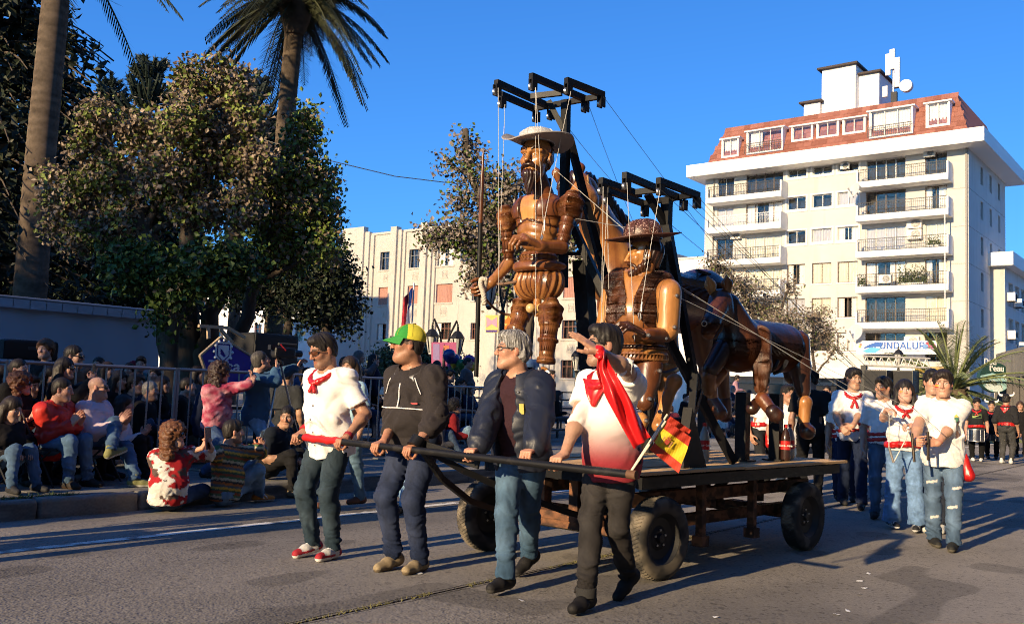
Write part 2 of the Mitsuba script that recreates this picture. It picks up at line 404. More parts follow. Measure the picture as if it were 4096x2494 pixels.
def window(key, o, eu, en, w, h, cols=2, frame_m=FRAMEB, cur=None, fw=0.05, depth=0.12, transom=0.0, sill=True, cm=None, rows=1):
 """o: lower corner on the wall's face, eu: along the wall, en: into the building"""
 o, eu, en, ez = A_(o, float), A_(eu, float), A_(en, float), A_([0, 0, 1.0])
 def bx(u0, u1, z0, z1, d0, d1): return obox(o + eu * (u0 + u1) / 2 + ez * (z0 + z1) / 2 + en * (d0 + d1) / 2, A_([eu, en, ez]), ((u1 - u0) / 2, (d1 - d0) / 2, (z1 - z0) / 2))
 fr = [bx(0, w, 0, fw, depth, depth + 0.06), bx(0, w, h - fw, h, depth, depth + 0.06)]
 for i in range(cols + 1):
  u = i * (w - fw) / cols
  fr.append(bx(u, u + fw, fw, h - fw, depth + 0.002, depth + 0.058))
 if transom: fr.append(bx(fw, w - fw, h - transom - fw / 2, h - transom + fw / 2, depth + 0.004, depth + 0.056))
 for i in range(1, rows): fr.append(bx(fw, w - fw, h * i / rows - 0.02, h * i / rows + 0.02, depth + 0.004, depth + 0.056))
 k = add(key, 'window', cat(fr), frame_m)
 add(k, 'pane', sheet(A_([[o + eu * a * w + en * (depth + 0.03) + ez * b * h for a in (0, 1)] for b in (0, 1)])), 'pane_glass')
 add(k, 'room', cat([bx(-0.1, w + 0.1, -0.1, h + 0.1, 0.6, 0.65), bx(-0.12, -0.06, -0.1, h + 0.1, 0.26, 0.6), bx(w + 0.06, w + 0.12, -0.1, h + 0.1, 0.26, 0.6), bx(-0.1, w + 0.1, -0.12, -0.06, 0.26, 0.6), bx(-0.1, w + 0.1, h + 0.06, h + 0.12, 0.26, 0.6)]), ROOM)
 if cur:
  add(k, 'curtain', cat([curtain(o, eu, en, w, h, a, b) for a, b in cur]), cm or CURT)
 if sill:
  add(k, 'sill', bx(-0.08, w + 0.08, -0.1, -0.003, -0.06, depth), WALLW)
 return k
def railing(key, pts, z, h, n_gap=0.13, m=None, name='railing'):
 ms = []
 for a, b in zip(pts[:-1], pts[1:]):
  a, b = A_([*a, z]), A_([*b, z])
  ms += [bar(a + [0, 0, h], b + [0, 0, h], 0.05, 0.04), bar(a + [0, 0, 0.06], b + [0, 0, 0.06], 0.03), bar(a + [0, 0, h * 0.78], b + [0, 0, h * 0.78], 0.022)]
  L = np.linalg.norm(b - a); n = max(int(L / n_gap), 1)
  for i in range(n + 1):
   q = a + (b - a) * i / n
   big = i % 9 == 0
   ms.append(box(q - [0.02 if big else 0.009, 0.02 if big else 0.009, 0], q + [0.02 if big else 0.009, 0.02 if big else 0.009, h]))
 return add(key, name, cat(ms), m or mat((0.03, 0.028, 0.027), 0.5))
def ac_unit(o, w=0.85, h=0.6, d=0.32, label='', facing=(-1, 0, 0)):
 """air conditioner hung on a wall: o = its lower back middle"""
 en = A_(facing, float); eu = np.cross([0, 0, 1.0], en); o = A_(o, float)
 k = thing('air_conditioner', label, 'air conditioner', 'air conditioners on the facades')
 ez = A_([0, 0, 1.0])
 add(k, 'casing', obox(o + en * (d / 2 + 0.05) + ez * h / 2, A_([eu, en, ez]), (w / 2, d / 2, h / 2)), ACW)
 c = o + en * (d + 0.055) + ez * h / 2 + eu * w * 0.12
 add(k, 'fan_grille', cat([lathe([(h * r, 0), (h * r + 0.012, 0.01), (h * r + 0.024, 0)], 20, c, en) for r in (0.08, 0.16, 0.24, 0.32, 0.4)] + [bar(c - eu * h * 0.42, c + eu * h * 0.42, 0.014), bar(c - ez * h * 0.42, c + ez * h * 0.42, 0.014)]), mat((0.3, 0.3, 0.3), 0.5))
 add(k, 'fan', lathe([(0.01, 0), (h * 0.38, 0.002)], 20, c - en * 0.012, en), DARK)
 for s in (-w * 0.35, w * 0.35): add(k, 'bracket', bar(o + eu * s - ez * 0.03, o + eu * s + en * (d + 0.05) - ez * 0.03, 0.04), DARK)
 return k
def dish(c, r, d, label):
 k = thing('satellite_dish', label, 'satellite dish', 'satellite dishes')
 add(k, 'reflector', lathe([(0.01, 0), (r * 0.5, 0.05 * r), (r * 0.8, 0.14 * r), (r, 0.24 * r), (r, 0.27 * r), (0.01, 0.04)], 20, c, d), mat((0.55, 0.54, 0.52), 0.5))
 c = A_(c, float); d = unit(d)
 add(k, 'arm', cat([bar(c + d * 0.2 * r - [0, 0, r], c + d * r * 1.1 - [0, 0, 0.2 * r], 0.04), sphere(c + d * r * 1.1 - [0, 0, 0.2 * r], 0.07), bar(c, c - d * 0.25 - [0, 0, 0.2], 0.06)]), mat((0.25, 0.25, 0.26), 0.5))
ab = thing('apartment_building', 'cream apartment block with red tiled mansard roof and stacked balconies', 'building')
K = 66.0 / 62.0
XA = 66.0
def ay(y): return y * K
def az_(z): return (z - 1.35) * K + 1.35
YL, YR = ay(31.17), ay(13.21)
DX = 12.0
FLO = [az_(v) for v in (15.62, 13.4, 11.0, 8.7, 6.38)]     # balcony floors
holes, wins = [], []
EU, EN = A_([0, -1.0, 0]), A_([1.0, 0, 0])
rows = [(16.84, 17.55), (14.55, 15.42), (12.15, 13.04), (9.29, 10.7), (6.95, 8.3), (4.7, 5.95), (2.6, 3.5)]
cols3 = [(24.84, 23.55), (23.06, 21.75), (21.31, 19.98)]
for (z0, z1) in rows:
 for ci, (ya, yb) in enumerate(cols3):
  wins.append((ya, yb, z0, z1, 'w', z1 - z0 > 1.2))
for f in (15.62, 13.4, 11.0, 8.7, 6.38, 4.05):
 tall = 1.85
 wins += [(19.47, 16.95, f + 0.06, f + tall, 'd4', 1), (15.77, 14.46, f + 0.06, f + tall, 'd2', 1)]
 wins += [(30.2, 28.9, f + 0.06, f + tall, 'd2', 1), (27.95, 25.2, f + 0.06, f + tall, 'd4', 1)]
for ya, yb, z0, z1, st, tl in wins: holes.append((ay(ya), ay(yb), az_(z0), az_(z1)))
ZT = az_(17.75)
wall_plane(ab, XA, YL, YR, 0, ZT, holes, 0.25, WALLC)
CURB = mat((0.62, 0.6, 0.5), 0.9, two=True); CURG = mat((0.45, 0.45, 0.47), 0.9, two=True)
for i, (ya, yb, z0, z1, st, tl) in enumerate(wins):
 o = (XA, ay(ya), az_(z0)); w, h = (ya - yb) * K, (z1 - z0) * K
 top = z1 > 16.5
 r = rw.random()
 cm = CURT if r < 0.5 else CURB if r < 0.85 else CURG
 if st == 'w':
  cur = None if (top or r < 0.2) else ([(0.03, 0.97)] if r > 0.45 else [(0.02, 0.32), (0.66, 0.98)])
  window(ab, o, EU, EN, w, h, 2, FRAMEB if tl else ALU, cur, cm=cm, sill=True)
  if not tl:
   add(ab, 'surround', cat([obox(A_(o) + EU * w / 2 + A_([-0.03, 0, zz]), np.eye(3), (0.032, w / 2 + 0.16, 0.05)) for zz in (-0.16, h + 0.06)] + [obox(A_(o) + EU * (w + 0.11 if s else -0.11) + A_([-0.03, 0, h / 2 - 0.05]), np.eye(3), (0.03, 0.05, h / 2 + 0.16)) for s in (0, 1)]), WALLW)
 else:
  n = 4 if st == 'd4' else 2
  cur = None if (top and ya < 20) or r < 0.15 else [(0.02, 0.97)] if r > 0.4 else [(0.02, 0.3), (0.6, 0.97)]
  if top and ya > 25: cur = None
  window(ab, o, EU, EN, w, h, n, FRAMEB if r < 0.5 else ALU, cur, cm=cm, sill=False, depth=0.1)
# side wall with narrow windows, back and left side, floors
YS = YR
sw = []
for z1 in (17.0, 14.7, 12.35, 10.0, 7.65, 5.3, 2.9):
 for xa in (3.6, 6.5, 9.4): sw.append((XA + xa, XA + xa + 0.75, az_(z1 - 1.2), az_(z1)))
wall_plane(ab, YS, XA + 0.25, XA + DX, 0, ZT, sw, 0.25, WALLC, ax='Y')
for a, b, c, d in sw:
 window(ab, (a, YS, c), (1, 0, 0), (0, 1, 0), b - a, d - c, 1, FRAMEB, None, sill=False, depth=0.14)
add(ab, 'side_wall', box((XA + 0.25, YL - 0.25, 0), (XA + DX, YL, ZT)), WALLC)
add(ab, 'side_wall', box((XA + DX - 0.2, YR + 0.25, 0), (XA + DX - 0.003, YL - 0.25, ZT)), WALLC)
for z in (14.9, 12.5, 10.15, 7.8, 5.45):
 add(ab, 'floor_joint', cat([box((XA - 0.012, YR, az_(z)), (XA + 0.0, ay(14.2), az_(z) + 0.03)), box((XA, YS - 0.012, az_(z)), (XA + DX, YS, az_(z) + 0.03))]), mat((0.3, 0.28, 0.24), 0.9))
# cornice, all round
CZ0, CZ1 = az_(17.42), az_(18.3)
add(ab, 'cornice', box((XA - 1.5, YR - 1.25, CZ0), (XA + DX + 1.2, YL + 0.95, CZ1)), WHITE)
# mansard roof
RB, RT = az_(18.2), az_(21.45)
rb = A_([[XA - 0.25, YL + 0.0, RB], [XA - 0.25, YR - 0.1, RB], [XA + DX, YR - 0.1, RB], [XA + DX, YL, RB]])
rt = A_([[XA + 1.25, YL - 1.15, RT], [XA + 1.25, YR + 1.0, RT], [XA + DX - 1.3, YR + 1.0, RT], [XA + DX - 1.3, YL - 1.15, RT]])
TILE = mat((0.29, 0.11, 0.075), 0.8)
rv = np.vstack([rb, rt])
rk = add(ab, 'roof', (rv, A_([[0, 4, 5], [0, 5, 1], [1, 5, 6], [1, 6, 2], [2, 6, 7], [2, 7, 3], [3, 7, 4], [3, 4, 0], [4, 7, 6], [4, 6, 5]])[:, ::-1]), TILE)
def tile_mesh(w, h):
 v, f = box((0, 0, 0), (w, h, 0.035)); v = v.copy(); v[v[:, 1] > h * 0.5, 2] -= 0.03
 return v, f
tiles = [mat((0.29 + d, 0.115 + d * 0.5, 0.08 + d * 0.4), 0.85) for d in (-0.06, -0.02, 0.0, 0.03)]
NR, NC = 9, 32
tm = [mikit.ply(tile_mesh((YL - YR - 1) / NC - 0.01, 0.45), t) for t in tiles]
ex, ey = A_([0, -1.0, 0]), unit([1.5, 0, RT - RB]); ez = np.cross(ex, ey)
for r in range(NR):
 for c in range(NC):
  u = (c + (0.5 if r % 2 else 0)) / NC
  f0 = r / NR
  yl, yr = rb[0][1] + (rt[0][1] - rb[0][1]) * f0, rb[1][1] + (rt[1][1] - rb[1][1]) * f0
  y = yl + (yr - yl) * u
  if y - (YL - YR - 1) / NC < yr - 0.1: continue
  o = A_([XA - 0.25 + 1.5 * f0, y, RB + (RT - RB) * f0]) - ez * -0.004
  M = np.eye(4); M[:3, 0], M[:3, 1], M[:3, 2], M[:3, 3] = ex, ey, -ez if ez[0] > 0 else ez, o
  if np.linalg.det(M[:3, :3]) < 0: pass
  add(rk, 'roof_tile', tm[rw.integers(4)], None, to_world=T(M.tolist()))
# dormers
def zroof(z): return XA - 0.25 + 1.5 * (z - RB) / (RT - RB)
for ya, yb, z0, z1, st in ((29.95, 28.6, 19.0, 20.25, 1), (28.0, 25.25, 19.0, 20.55, 3), (24.75, 23.2, 19.55, 20.5, 2), (22.95, 21.4, 19.55, 20.5, 2), (21.15, 19.6, 19.55, 20.5, 2), (19.3, 16.5, 18.95, 20.65, 3), (15.75, 14.3, 19.2, 20.65, 1)):
 Z0, Z1, Ya, Yb = az_(z0), az_(z1), ay(ya), ay(yb)
 xf0 = zroof(Z0) - 0.12
 dk = add(ab, 'dormer', cat([box((xf0, Yb - 0.0, Z0 - 0.12), (xf0 + 1.4, Yb + 0.12, Z1)), box((xf0, Ya - 0.12, Z0 - 0.12), (xf0 + 1.4, Ya, Z1)), box((xf0, Yb + 0.12, Z0 - 0.12), (xf0 + 1.4, Ya - 0.12, Z0)), box((xf0 - 0.12, Yb - 0.15, Z1), (xf0 + 1.6, Ya + 0.15, Z1 + 0.1))]), WALLW)
 w, h = Ya - Yb - 0.24, Z1 - Z0
 n = 3 if w > 2 else 2
 frs = [box((xf0 + 0.08, Yb + 0.12, Z0 + a), (xf0 + 0.14, Ya - 0.12, Z0 + a + 0.05)) for a in (0.003, h - 0.053)] + [box((xf0 + 0.082, Yb + 0.12 + i * (w - 0.05) / n, Z0 + 0.05), (xf0 + 0.138, Yb + 0.17 + i * (w - 0.05) / n, Z1 - 0.05)) for i in range(n + 1)]
 add(dk, 'frame', cat(frs), ALU)
 add(dk, 'pane', sheet(A_([[(xf0 + 0.11, Yb + 0.12 + a * w, Z0 + b * h) for a in (1, 0)] for b in (0, 1)])), 'pane_glass')
 if st != 2: add(dk, 'curtain', curtain((xf0 + 0.1, Ya - 0.12, Z0), EU, EN, w, h, 0.05, 0.95 if st == 1 or ya < 20 else 0.4), CURT)
 add(dk, 'room', box((xf0 + 1.0, Yb + 0.1, Z0), (xf0 + 1.05, Ya - 0.1, Z1)), ROOM)
 if st == 3: railing(dk, [(xf0 - 0.25, Ya), (xf0 - 0.25, Yb)], Z0 - 0.1, 0.75)
# balconies
def balcony(z, ya, yb, i, left):
 k = add(ab, 'balcony', cat([box((XA - 1.2, yb, z - 0.32), (XA - 0.003, ya, z)), box((XA - 1.2, yb, z), (XA - 0.003, yb + 0.12, z + 0.95)), box((XA - 1.2, ya - 0.12, z), (XA - 0.9, ya, z + 0.85))]), WALLW)
 add(k, 'slab_edge', box((XA - 1.26, yb - 0.003, z - 0.3), (XA - 1.203, ya + 0.003, z + 0.12)), WHITE)
 m = None if i != 1 or not left else mat((0.7, 0.7, 0.68), 0.5)
 railing(k, [(XA - 1.16, ya - 0.12), (XA - 1.16, yb + 0.12)], z + 0.12, 0.85, m=m)
for i, z in enumerate(FLO):
 balcony(z, ay(19.75), ay(14.12), i, False)
 if i < 4: balcony(z, ay(30.5), ay(24.85), i, True)
# chimney blocks, caps, aerial
def up(y, z, X): s = X / 62.0; return (X, y * s, (z - 1.35) * s + 1.35)
for (ya, yb, zt, xa, xb) in ((22.5, 20.2, 24.15, 68.5, 72.0), (20.19, 18.65, 23.3, 69.2, 73.0), (23.75, 22.63, 21.95, 68.2, 69.4)):
 a, b = up(ya, zt, xa), up(yb, zt, xa)
 ck = add(ab, 'chimney_block', box((xa, b[1], RT - 0.3), (xb, a[1], a[2])), WALLW)
 add(ck, 'cap', box((xa - 0.3, b[1] - 0.2, a[2]), (xb + 0.3, a[1] + 0.3, a[2] + 0.14)), mat((0.05, 0.035, 0.03), 0.7))
a = up(17.75, 23.3, 69.0)
an = thing('mobile_antenna', 'white mobile phone antenna mast with panels beside the roof chimney block', 'antenna')
add(an, 'mast', cyl((a[0], a[1], RT - 0.2), (a[0], a[1], RT + 4.3), 0.07), STEEL)
for dy, z, hh in ((-0.35, 1.6, 2.2), (0.3, 2.6, 1.6), (0.0, 3.0, 1.5), (0.5, 1.0, 0.8)):
 add(an, 'panel', box((a[0] - 0.3, a[1] + dy - 0.18, RT + z), (a[0] - 0.1, a[1] + dy + 0.18, RT + z + hh)), mat((0.6, 0.6, 0.6), 0.5))
add(an, 'drum', cyl((a[0] - 0.3, a[1] - 0.95, RT + 1.6), (a[0] + 0.1, a[1] - 0.95, RT + 1.6), 0.45, 18), mat((0.6, 0.58, 0.55), 0.5))
add(an, 'radio_box', cat([box((a[0] - 0.2, a[1] - 0.3, RT + 0.5), (a[0] + 0.1, a[1] + 0.1, RT + 1.3)), bar((a[0], a[1], RT + 1.6), (a[0] - .1, a[1] - 0.95, RT + 1.6), 0.06)]), DARK)
for y_, r_ in ((YR + 0.12, 0.07), (ay(24.4) + 6.45, 0.05)): add(ab, 'downpipe', cyl((XA - 0.08, y_, 0), (XA - 0.08, y_, CZ0), r_), mat((0.3, 0.28, 0.25), 0.6))
add(ab, 'cable_post', cyl((XA - 1.3, ay(14.3), FLO[4] + 1), (XA - 1.3, ay(14.3), FLO[1]), 0.035), WHITE)
for y, z, w, lab in ((16.35, 12.55, 0.95, 'white air conditioner, upper of two stacked on the third balcony from the top'), (16.35, 11.85, 0.95, 'white air conditioner, lower of two stacked on the third balcony from the top'), (16.5, 5.0, 0.95, 'white air conditioner on the wall above the banner'), (28.6, 12.75, 0.8, 'white air conditioner under the second left balcony'), (24.6, 8.78, 0.75, 'grey air conditioner under a middle window near the bare tree'), (15.45, 17.1, 0.7, 'white air conditioner high under the cornice by the top right balcony'), (20.8, 16.95, 0.6, 'white air conditioner in the top right middle window'), (24.5, 6.2, 0.7, 'grey air conditioner in a window above the bare tree twigs'), (17.9, 9.0, 0.8, 'white air conditioner standing on the planted balcony')):
 ac_unit((XA - (0.9 if 'standing' in lab else 0), ay(y), az_(z)), w, w * 0.7, label=lab)
dish((XA - 1.6, ay(19.6), az_(5.75)), 0.62, (-1, 0.3, 0.35), 'grey satellite dish beside the white banner')
dish((XA - 1.4, ay(19.75), az_(15.15)), 0.55, (-1, 0.6, 0.35), 'white satellite dish on the corner of the second right balcony')
# balcony plants
def pot_plant(c, n, r, h, label, seed):
 g = np.random.default_rng(seed)
 k = thing('balcony_plant', label, 'plant', 'plants on the balconies')
 add(k, 'planter', box(A_(c) - [0.2, r * 0.8, 0], A_(c) + [0.2, r * 0.8, 0.3]), WHITE)
 ms = []
 for i in range(n):
  p = A_(c) + [g.normal(0, 0.2), g.uniform(-r, r), 0.3 + abs(g.normal(0, h * 0.5))]; d = unit(g.normal(size=3)); s = unit(np.cross(d, g.normal(size=3)))
  ms.append((A_([p - s * 0.04, p + d * 0.12, p + s * 0.04, p - d * 0.06]), A_([[0, 1, 2], [0, 2, 3]])))
 add(k, 'leaves', cat(ms), mat((0.05, 0.075, 0.025), 0.7, two=True))
pot_plant((XA - 0.9, ay(16.3), FLO[3]), 700, 0.9, 1.0, 'bushy green plant spilling over the fourth right balcony', 1)
pot_plant((XA - 0.9, ay(15.0), FLO[2]), 160, 0.4, 0.4, 'small potted plant on the third right balcony', 2)
pot_plant((XA - 0.9, ay(19.4), FLO[3]), 120, 0.2, 0.5, 'small plant at the left end of the fourth right balcony', 3)
# the banner hung on the lowest balcony
bn = thing('banner', 'white banner reading FUNDALURP in blue letters on the lowest balcony', 'banner')
BA, BB, BZ0, BZ1 = ay(19.6), ay(14.75), az_(4.45), az_(5.3)
U = np.linspace(0, 1, 24); V = np.linspace(0, 1, 5)
P = A_([[(XA - 1.45 + 0.03 * math.sin(u * 20), BA + (BB - BA) * u, BZ0 + (BZ1 - BZ0) * v) for v in V] for u in U])
add(bn, 'cloth', shell(P, 0.01), mat((0.76, 0.76, 0.76), 0.7))
BLUE = mat((0.03, 0.12, 0.42), 0.6)
add(bn, 'lettering', letters('FUNDALURP', 0.44, (XA - 1.49, (BA * 0.42 + BB * 0.58), BZ0 + 0.36), EU, (0, 0, 1), 0.006), BLUE)
ms = [letters('FUNDACION LUCHA CONTRA LA RETINITIS PIGMENTOSA', 0.075, (XA - 1.49, (BA * 0.42 + BB * 0.58), BZ0 + 0.2), EU, (0, 0, 1), 0.006, False)]
add(bn, 'small_print', cat(ms), mat((0.2, 0.22, 0.3), 0.6))
import shapely
def blob(pts): return shapely.Polygon(pts).buffer(0.06).buffer(-0.03)
add(bn, 'emblem', cat([poly(blob([(0.55, .42), (0.9, .62), (1.3, .74), (1.75, .74), (1.7, .55), (1.2, .5)]), (XA - 1.495, BA, BZ0), EU, (0, 0, 1), 0.006)]), BLUE)
add(bn, 'emblem', cat([poly(blob([(0.5, .2), (1.0, .42), (1.6, .36), (1.3, .12), (0.8, .1)]), (XA - 1.495, BA, BZ0), EU, (0, 0, 1), 0.006)]), mat((0.1, 0.42, 0.62), 0.6))
for j, (u, v, c) in enumerate(((4.65, .62, (.6, .05, .06)), (4.85, .72, (.1, .35, .12)), (4.5, .5, (.15, .3, .6)), (4.95, .55, (.5, .1, .3)), (0.25, .5, (.7, .5, .1)), (0.3, .65, (.6, .2, .15)))):
 add(bn, 'balloon_print', poly(shapely.Point(u, v).buffer(0.17 if j < 4 else 0.08), (XA - 1.495 - j * 0.002, BA, BZ0), EU, (0, 0, 1), 0.004), mat(c, 0.6))
# ground-floor shop front
add(ab, 'canopy', box((XA - 1.9, ay(13.4), az_(2.85)), (XA - 0.003, ay(31.0), az_(3.55))), WHITE)
add(ab, 'shop_window', box((XA - 0.06, ay(13.5), 0.1), (XA - 0.01, ay(31.0), az_(2.4))), mat((0.02, 0.02, 0.025), 0.2))
# annex with white cornice, right
nx = thing('annex_building', 'lower cream building with white cornice joined to the right of the apartment block', 'building')
XN = 72.5; kn = XN / 68.0
yn0, yn1 = 13.33 * kn, 12.3 * kn
add(nx, 'wall', box((XN, yn1 + 0.25, 0), (XN + 30, yn0 + 0.9, 11.3)), WALLC)
add(nx, 'cornice', box((XN - 0.7, yn1 - 0.65, 11.3), (XN + 31, yn0 + 0.5, 12.25)), WHITE)
nh = []
for z in (8.6, 6.0, 3.6):
 for xw in (1.2, 3.6, 6.0, 8.6, 11.2, 14.0): nh.append((XN + xw, XN + xw + 1.7, z, z + 1.75))
wall_plane(nx, yn1, XN, XN + 30, 0, 11.3, nh, 0.25, WALLC, ax='Y')
for a, b, c, d in nh: window(nx, (a, yn1, c), (1, 0, 0), (0, 1, 0), b - a, d - c, 2, ALU, None, sill=False)
for xw, z, lab in ((0.9, 8.9, 'white air conditioner on the annex, upper floor first'), (3.4, 8.7, 'white air conditioner on the annex, upper floor second'), (0.9, 6.2, 'white air conditioner on the annex, middle floor first'), (4.6, 5.6, 'white air conditioner on the annex, middle floor second')):
 ac_unit((XN + xw, yn1, z), 0.8, 0.6, 0.5, lab, (0, -1, 0))
# white low building left of the block
wb = thing('white_building', 'low white building with plain wall left of the apartment block', 'building')
add(wb, 'wall', box((XA + 1.2, YL + 0.01, 0), (XA + 20, YL + 7.5, az_(11.72))), WALLW)
add(wb, 'coping', box((XA + 1.1, YL + 0.02, az_(11.72)), (XA + 20, YL + 7.5, az_(11.72) + 0.15)), WALLC)
add(wb, 'downpipe', box((XA + 1.05, YL + 0.15, 0), (XA + 1.19, YL + 0.3, az_(11.4))), mat((0.12, 0.1, 0.09), 0.7))
dish((XA + 2.0, YL + 5.2, az_(11.72) + 0.8), 0.75, (-0.6, 0.8, 0.3), 'grey satellite dish on the low white building roof')
# ------------------------------------------------------------------ the pale civic building behind the trees
dc = thing('civic_building', 'pale stone building with stepped pilasters and brown window frames', 'building')
XD = 72.0
dw = []
for ya, yb in ((76.28, 74.0), (71.72, 69.55), (67.46, 65.12), (56.9, 54.8), (50.9, 48.8), (46.9, 44.8)):
 for z0, z1, st in ((14.15, 16.2, 'b'), (10.2, 12.2, 'm'), (6.3, 8.08, 'g'), (2.6, 4.3, 'g')):
  if ya > 60 or z0 < 14: dw.append((ya, yb, z0, z1, st))
for z0, z1, st in ((14.3, 16.3, 'b'), (10.3, 12.2, 'b'), (6.3, 8.0, 'g')): dw += [(80.85, 79.8, z0, z1, st), (62.4, 61.2, z0, z1, st)][:1 if z0 > 14 else 2]
wall_plane(dc, XD, 83.0, 64.2, 0, 18.2, [d[:4] for d in dw if d[0] > 64.2], 0.35, DECO)
wall_plane(dc, XD + 0.02, 64.197, 40.0, 0, 14.15, [d[:4] for d in dw if d[0] < 64.2], 0.35, DECO)
OR, BR2, DK2 = mat((0.36, 0.13, 0.04), 0.5), mat((0.2, 0.09, 0.06), 0.5), mat((0.2, 0.2, 0.19), 0.5)
for ya, yb, z0, z1, st in dw:
 o = (XD, ya, z0); w, h = ya - yb, z1 - z0
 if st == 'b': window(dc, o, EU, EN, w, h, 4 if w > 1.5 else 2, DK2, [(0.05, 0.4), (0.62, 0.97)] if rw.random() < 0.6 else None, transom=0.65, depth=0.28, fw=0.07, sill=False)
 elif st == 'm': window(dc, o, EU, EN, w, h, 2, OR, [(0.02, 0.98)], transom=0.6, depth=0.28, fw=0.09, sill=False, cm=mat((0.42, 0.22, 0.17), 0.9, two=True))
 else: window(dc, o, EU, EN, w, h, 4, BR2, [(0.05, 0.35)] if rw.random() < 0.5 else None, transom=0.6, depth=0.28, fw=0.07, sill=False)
 add(dc, 'sill', box((XD - 0.1, yb - 0.15, z0 - 0.16), (XD + 0.28, ya + 0.15, z0 - 0.003)), DECO)
 if w > 1.5 and z0 > 6:
  cy, cz = (ya + yb) / 2, z0 - 0.95
  rl = []
  for s in (0.42, 0.27, 0.12): rl += [box((XD - 0.05, cy - s, cz - s), (XD - 0.003, cy - s + 0.07, cz + s)), box((XD - 0.048, cy - s + 0.07, cz + s - 0.07), (XD - 0.004, cy + s, cz + s)), box((XD - 0.047, cy + s - 0.07, cz - s), (XD - 0.005, cy + s, cz + s - 0.07)), box((XD - 0.046, cy - s + 0.07, cz - s), (XD - 0.006, cy + s - 0.07, cz - s + 0.07))]
  add(dc, 'relief_panel', cat(rl), DECO)
# stepped pilasters rising above the parapet
for y, w, zt in ((78.8, 3.0, 19.2), (73.2, 1.5, 18.8), (68.6, 1.5, 18.9), (58.6, 1.5, 14.4), (52.6, 1.5, 14.4)):
 if w > 2:
  pk = add(dc, 'pilaster', box((XD - 0.7, 78.45, 0), (XD - 0.002, 82.1, zt)), DECO)
  add(dc, 'pilaster', box((XD - 0.45, 77.75, 0), (XD - 0.003, 78.45, zt - 0.6)), DECO); add(dc, 'pilaster', box((XD - 0.22, 77.2, 0), (XD - 0.004, 77.75, zt - 1.0)), DECO)
 else:
  add(dc, 'pilaster', box((XD - 0.75, y - 0.1, 0), (XD - 0.002, y + w * 0.55, zt)), DECO)
  add(dc, 'pilaster', box((XD - 0.45, y - 0.6, 0), (XD - 0.003, y - 0.1, zt - 0.35)), DECO); add(dc, 'pilaster', box((XD - 0.2, y - 1.0, 0), (XD - 0.004, y - 0.6, zt - 0.6)), DECO)
add(dc, 'parapet', box((XD - 0.15, 64.2, 18.2), (XD + 0.4, 83.0, 18.45)), DECO)
add(dc, 'back_block', box((XD + 0.9, 64.2, 0), (XD + 14, 83.0, 18.0)), DECO)
add(dc, 'back_block', box((XD + 0.95, 40, 0), (XD + 13.9, 64.197, 14.1)), DECO)
add(dc, 'parapet', box((XD - 0.1, 40, 14.15), (XD + 1.0, 64.19, 14.4)), DECO)
add(dc, 'roof_cabin', box((XD + 3, 59, 14.0), (XD + 9, 64.1, 20.2)), mat((0.2, 0.2, 0.2), 0.8))
# buildings glimpsed through the trees on the left
ob = thing('brick_building', 'orange brick building glimpsed behind the dark conifer', 'building')
p0 = at(255, 1000, 75.0)
OB = stucco('orange_brick', (0.45, 0.17, 0.08), 0.12)
add(ob, 'wall', box((p0[0], p0[1] - 0.0, 0), (p0[0] + 9, p0[1] + 30, 19)), OB)
bw = []
for z in (7, 11, 15):
 for x in (1.5, 5.2):
  kx2 = add(ob, 'window', box((p0[0] + x, p0[1] - 0.05, z), (p0[0] + x + 2.4, p0[1] - 0.01, z + 1.8)), mat((0.1, 0.1, 0.1), 0.5))
  add(kx2, 'pane', box((p0[0] + x + 0.1, p0[1] - 0.08, z + 0.1), (p0[0] + x + 2.3, p0[1] - 0.052, z + 1.7)), mat((0.25, 0.4, 0.45), 0.08, 0.6))
hb = thing('arched_white_building', 'white building with tall windows seen through the trunks of the leafy tree', 'building')
p1, p2 = onX(480, 1000, 78.0), onX(1390, 1000, 78.0)
yh0, yh1 = p1[1], 84.5
hh = [(yh0 - 2 - i * 4.4, yh0 - 3.6 - i * 4.4, z, z + 2.3) for i in range(int((yh0 - yh1 - 3) / 4.4)) for z in (2.0, 6.6, 11.2)]
wall_plane(hb, 78.0, yh0, yh1, 0, 17.5, hh, 0.3, WALLW)
for a, b, c, d in hh: window(hb, (78.0, a, c), EU, EN, a - b, d - c, 2, BR2, None, sill=True, depth=0.2, transom=0.6)
add(hb, 'cornice', box((77.6, yh1, 17.5), (79.5, yh0, 18.1)), mat((0.35, 0.35, 0.36), 0.8))
# ------------------------------------------------------------------ trees
S2 = 4096 / 2464.0     # a reading at 2464 px across -> full pixels
def spot(x, y, d): return at(x * S2, y * S2, d)
def f_bark(p, n, uv):
 v = tfbm(p.x * 9, p.y * 9, p.z * 1.6, octaves=3)
 c = mix(mi.Color3f(0.035, 0.027, 0.02), mi.Color3f(0.15, 0.12, 0.095), v)
 return c
def f_palmbark(p, n, uv):
 r = tnoise(p.x * 2.2, p.y * 2.2, p.z * 9.0)
 g = tfbm(p.x * 14, p.y * 14, p.z * 16, octaves=2)
 return mix(mi.Color3f(0.035, 0.027, 0.02), mi.Color3f(0.17, 0.13, 0.095), r * 0.6 + g * 0.45)
scene['bark'] = {'type': 'principled', 'base_color': proc(f_bark), 'roughness': 0.95, 'specular': 0.1}
scene['palm_bark'] = {'type': 'principled', 'base_color': proc(f_palmbark), 'roughness': 0.95, 'specular': 0.1}
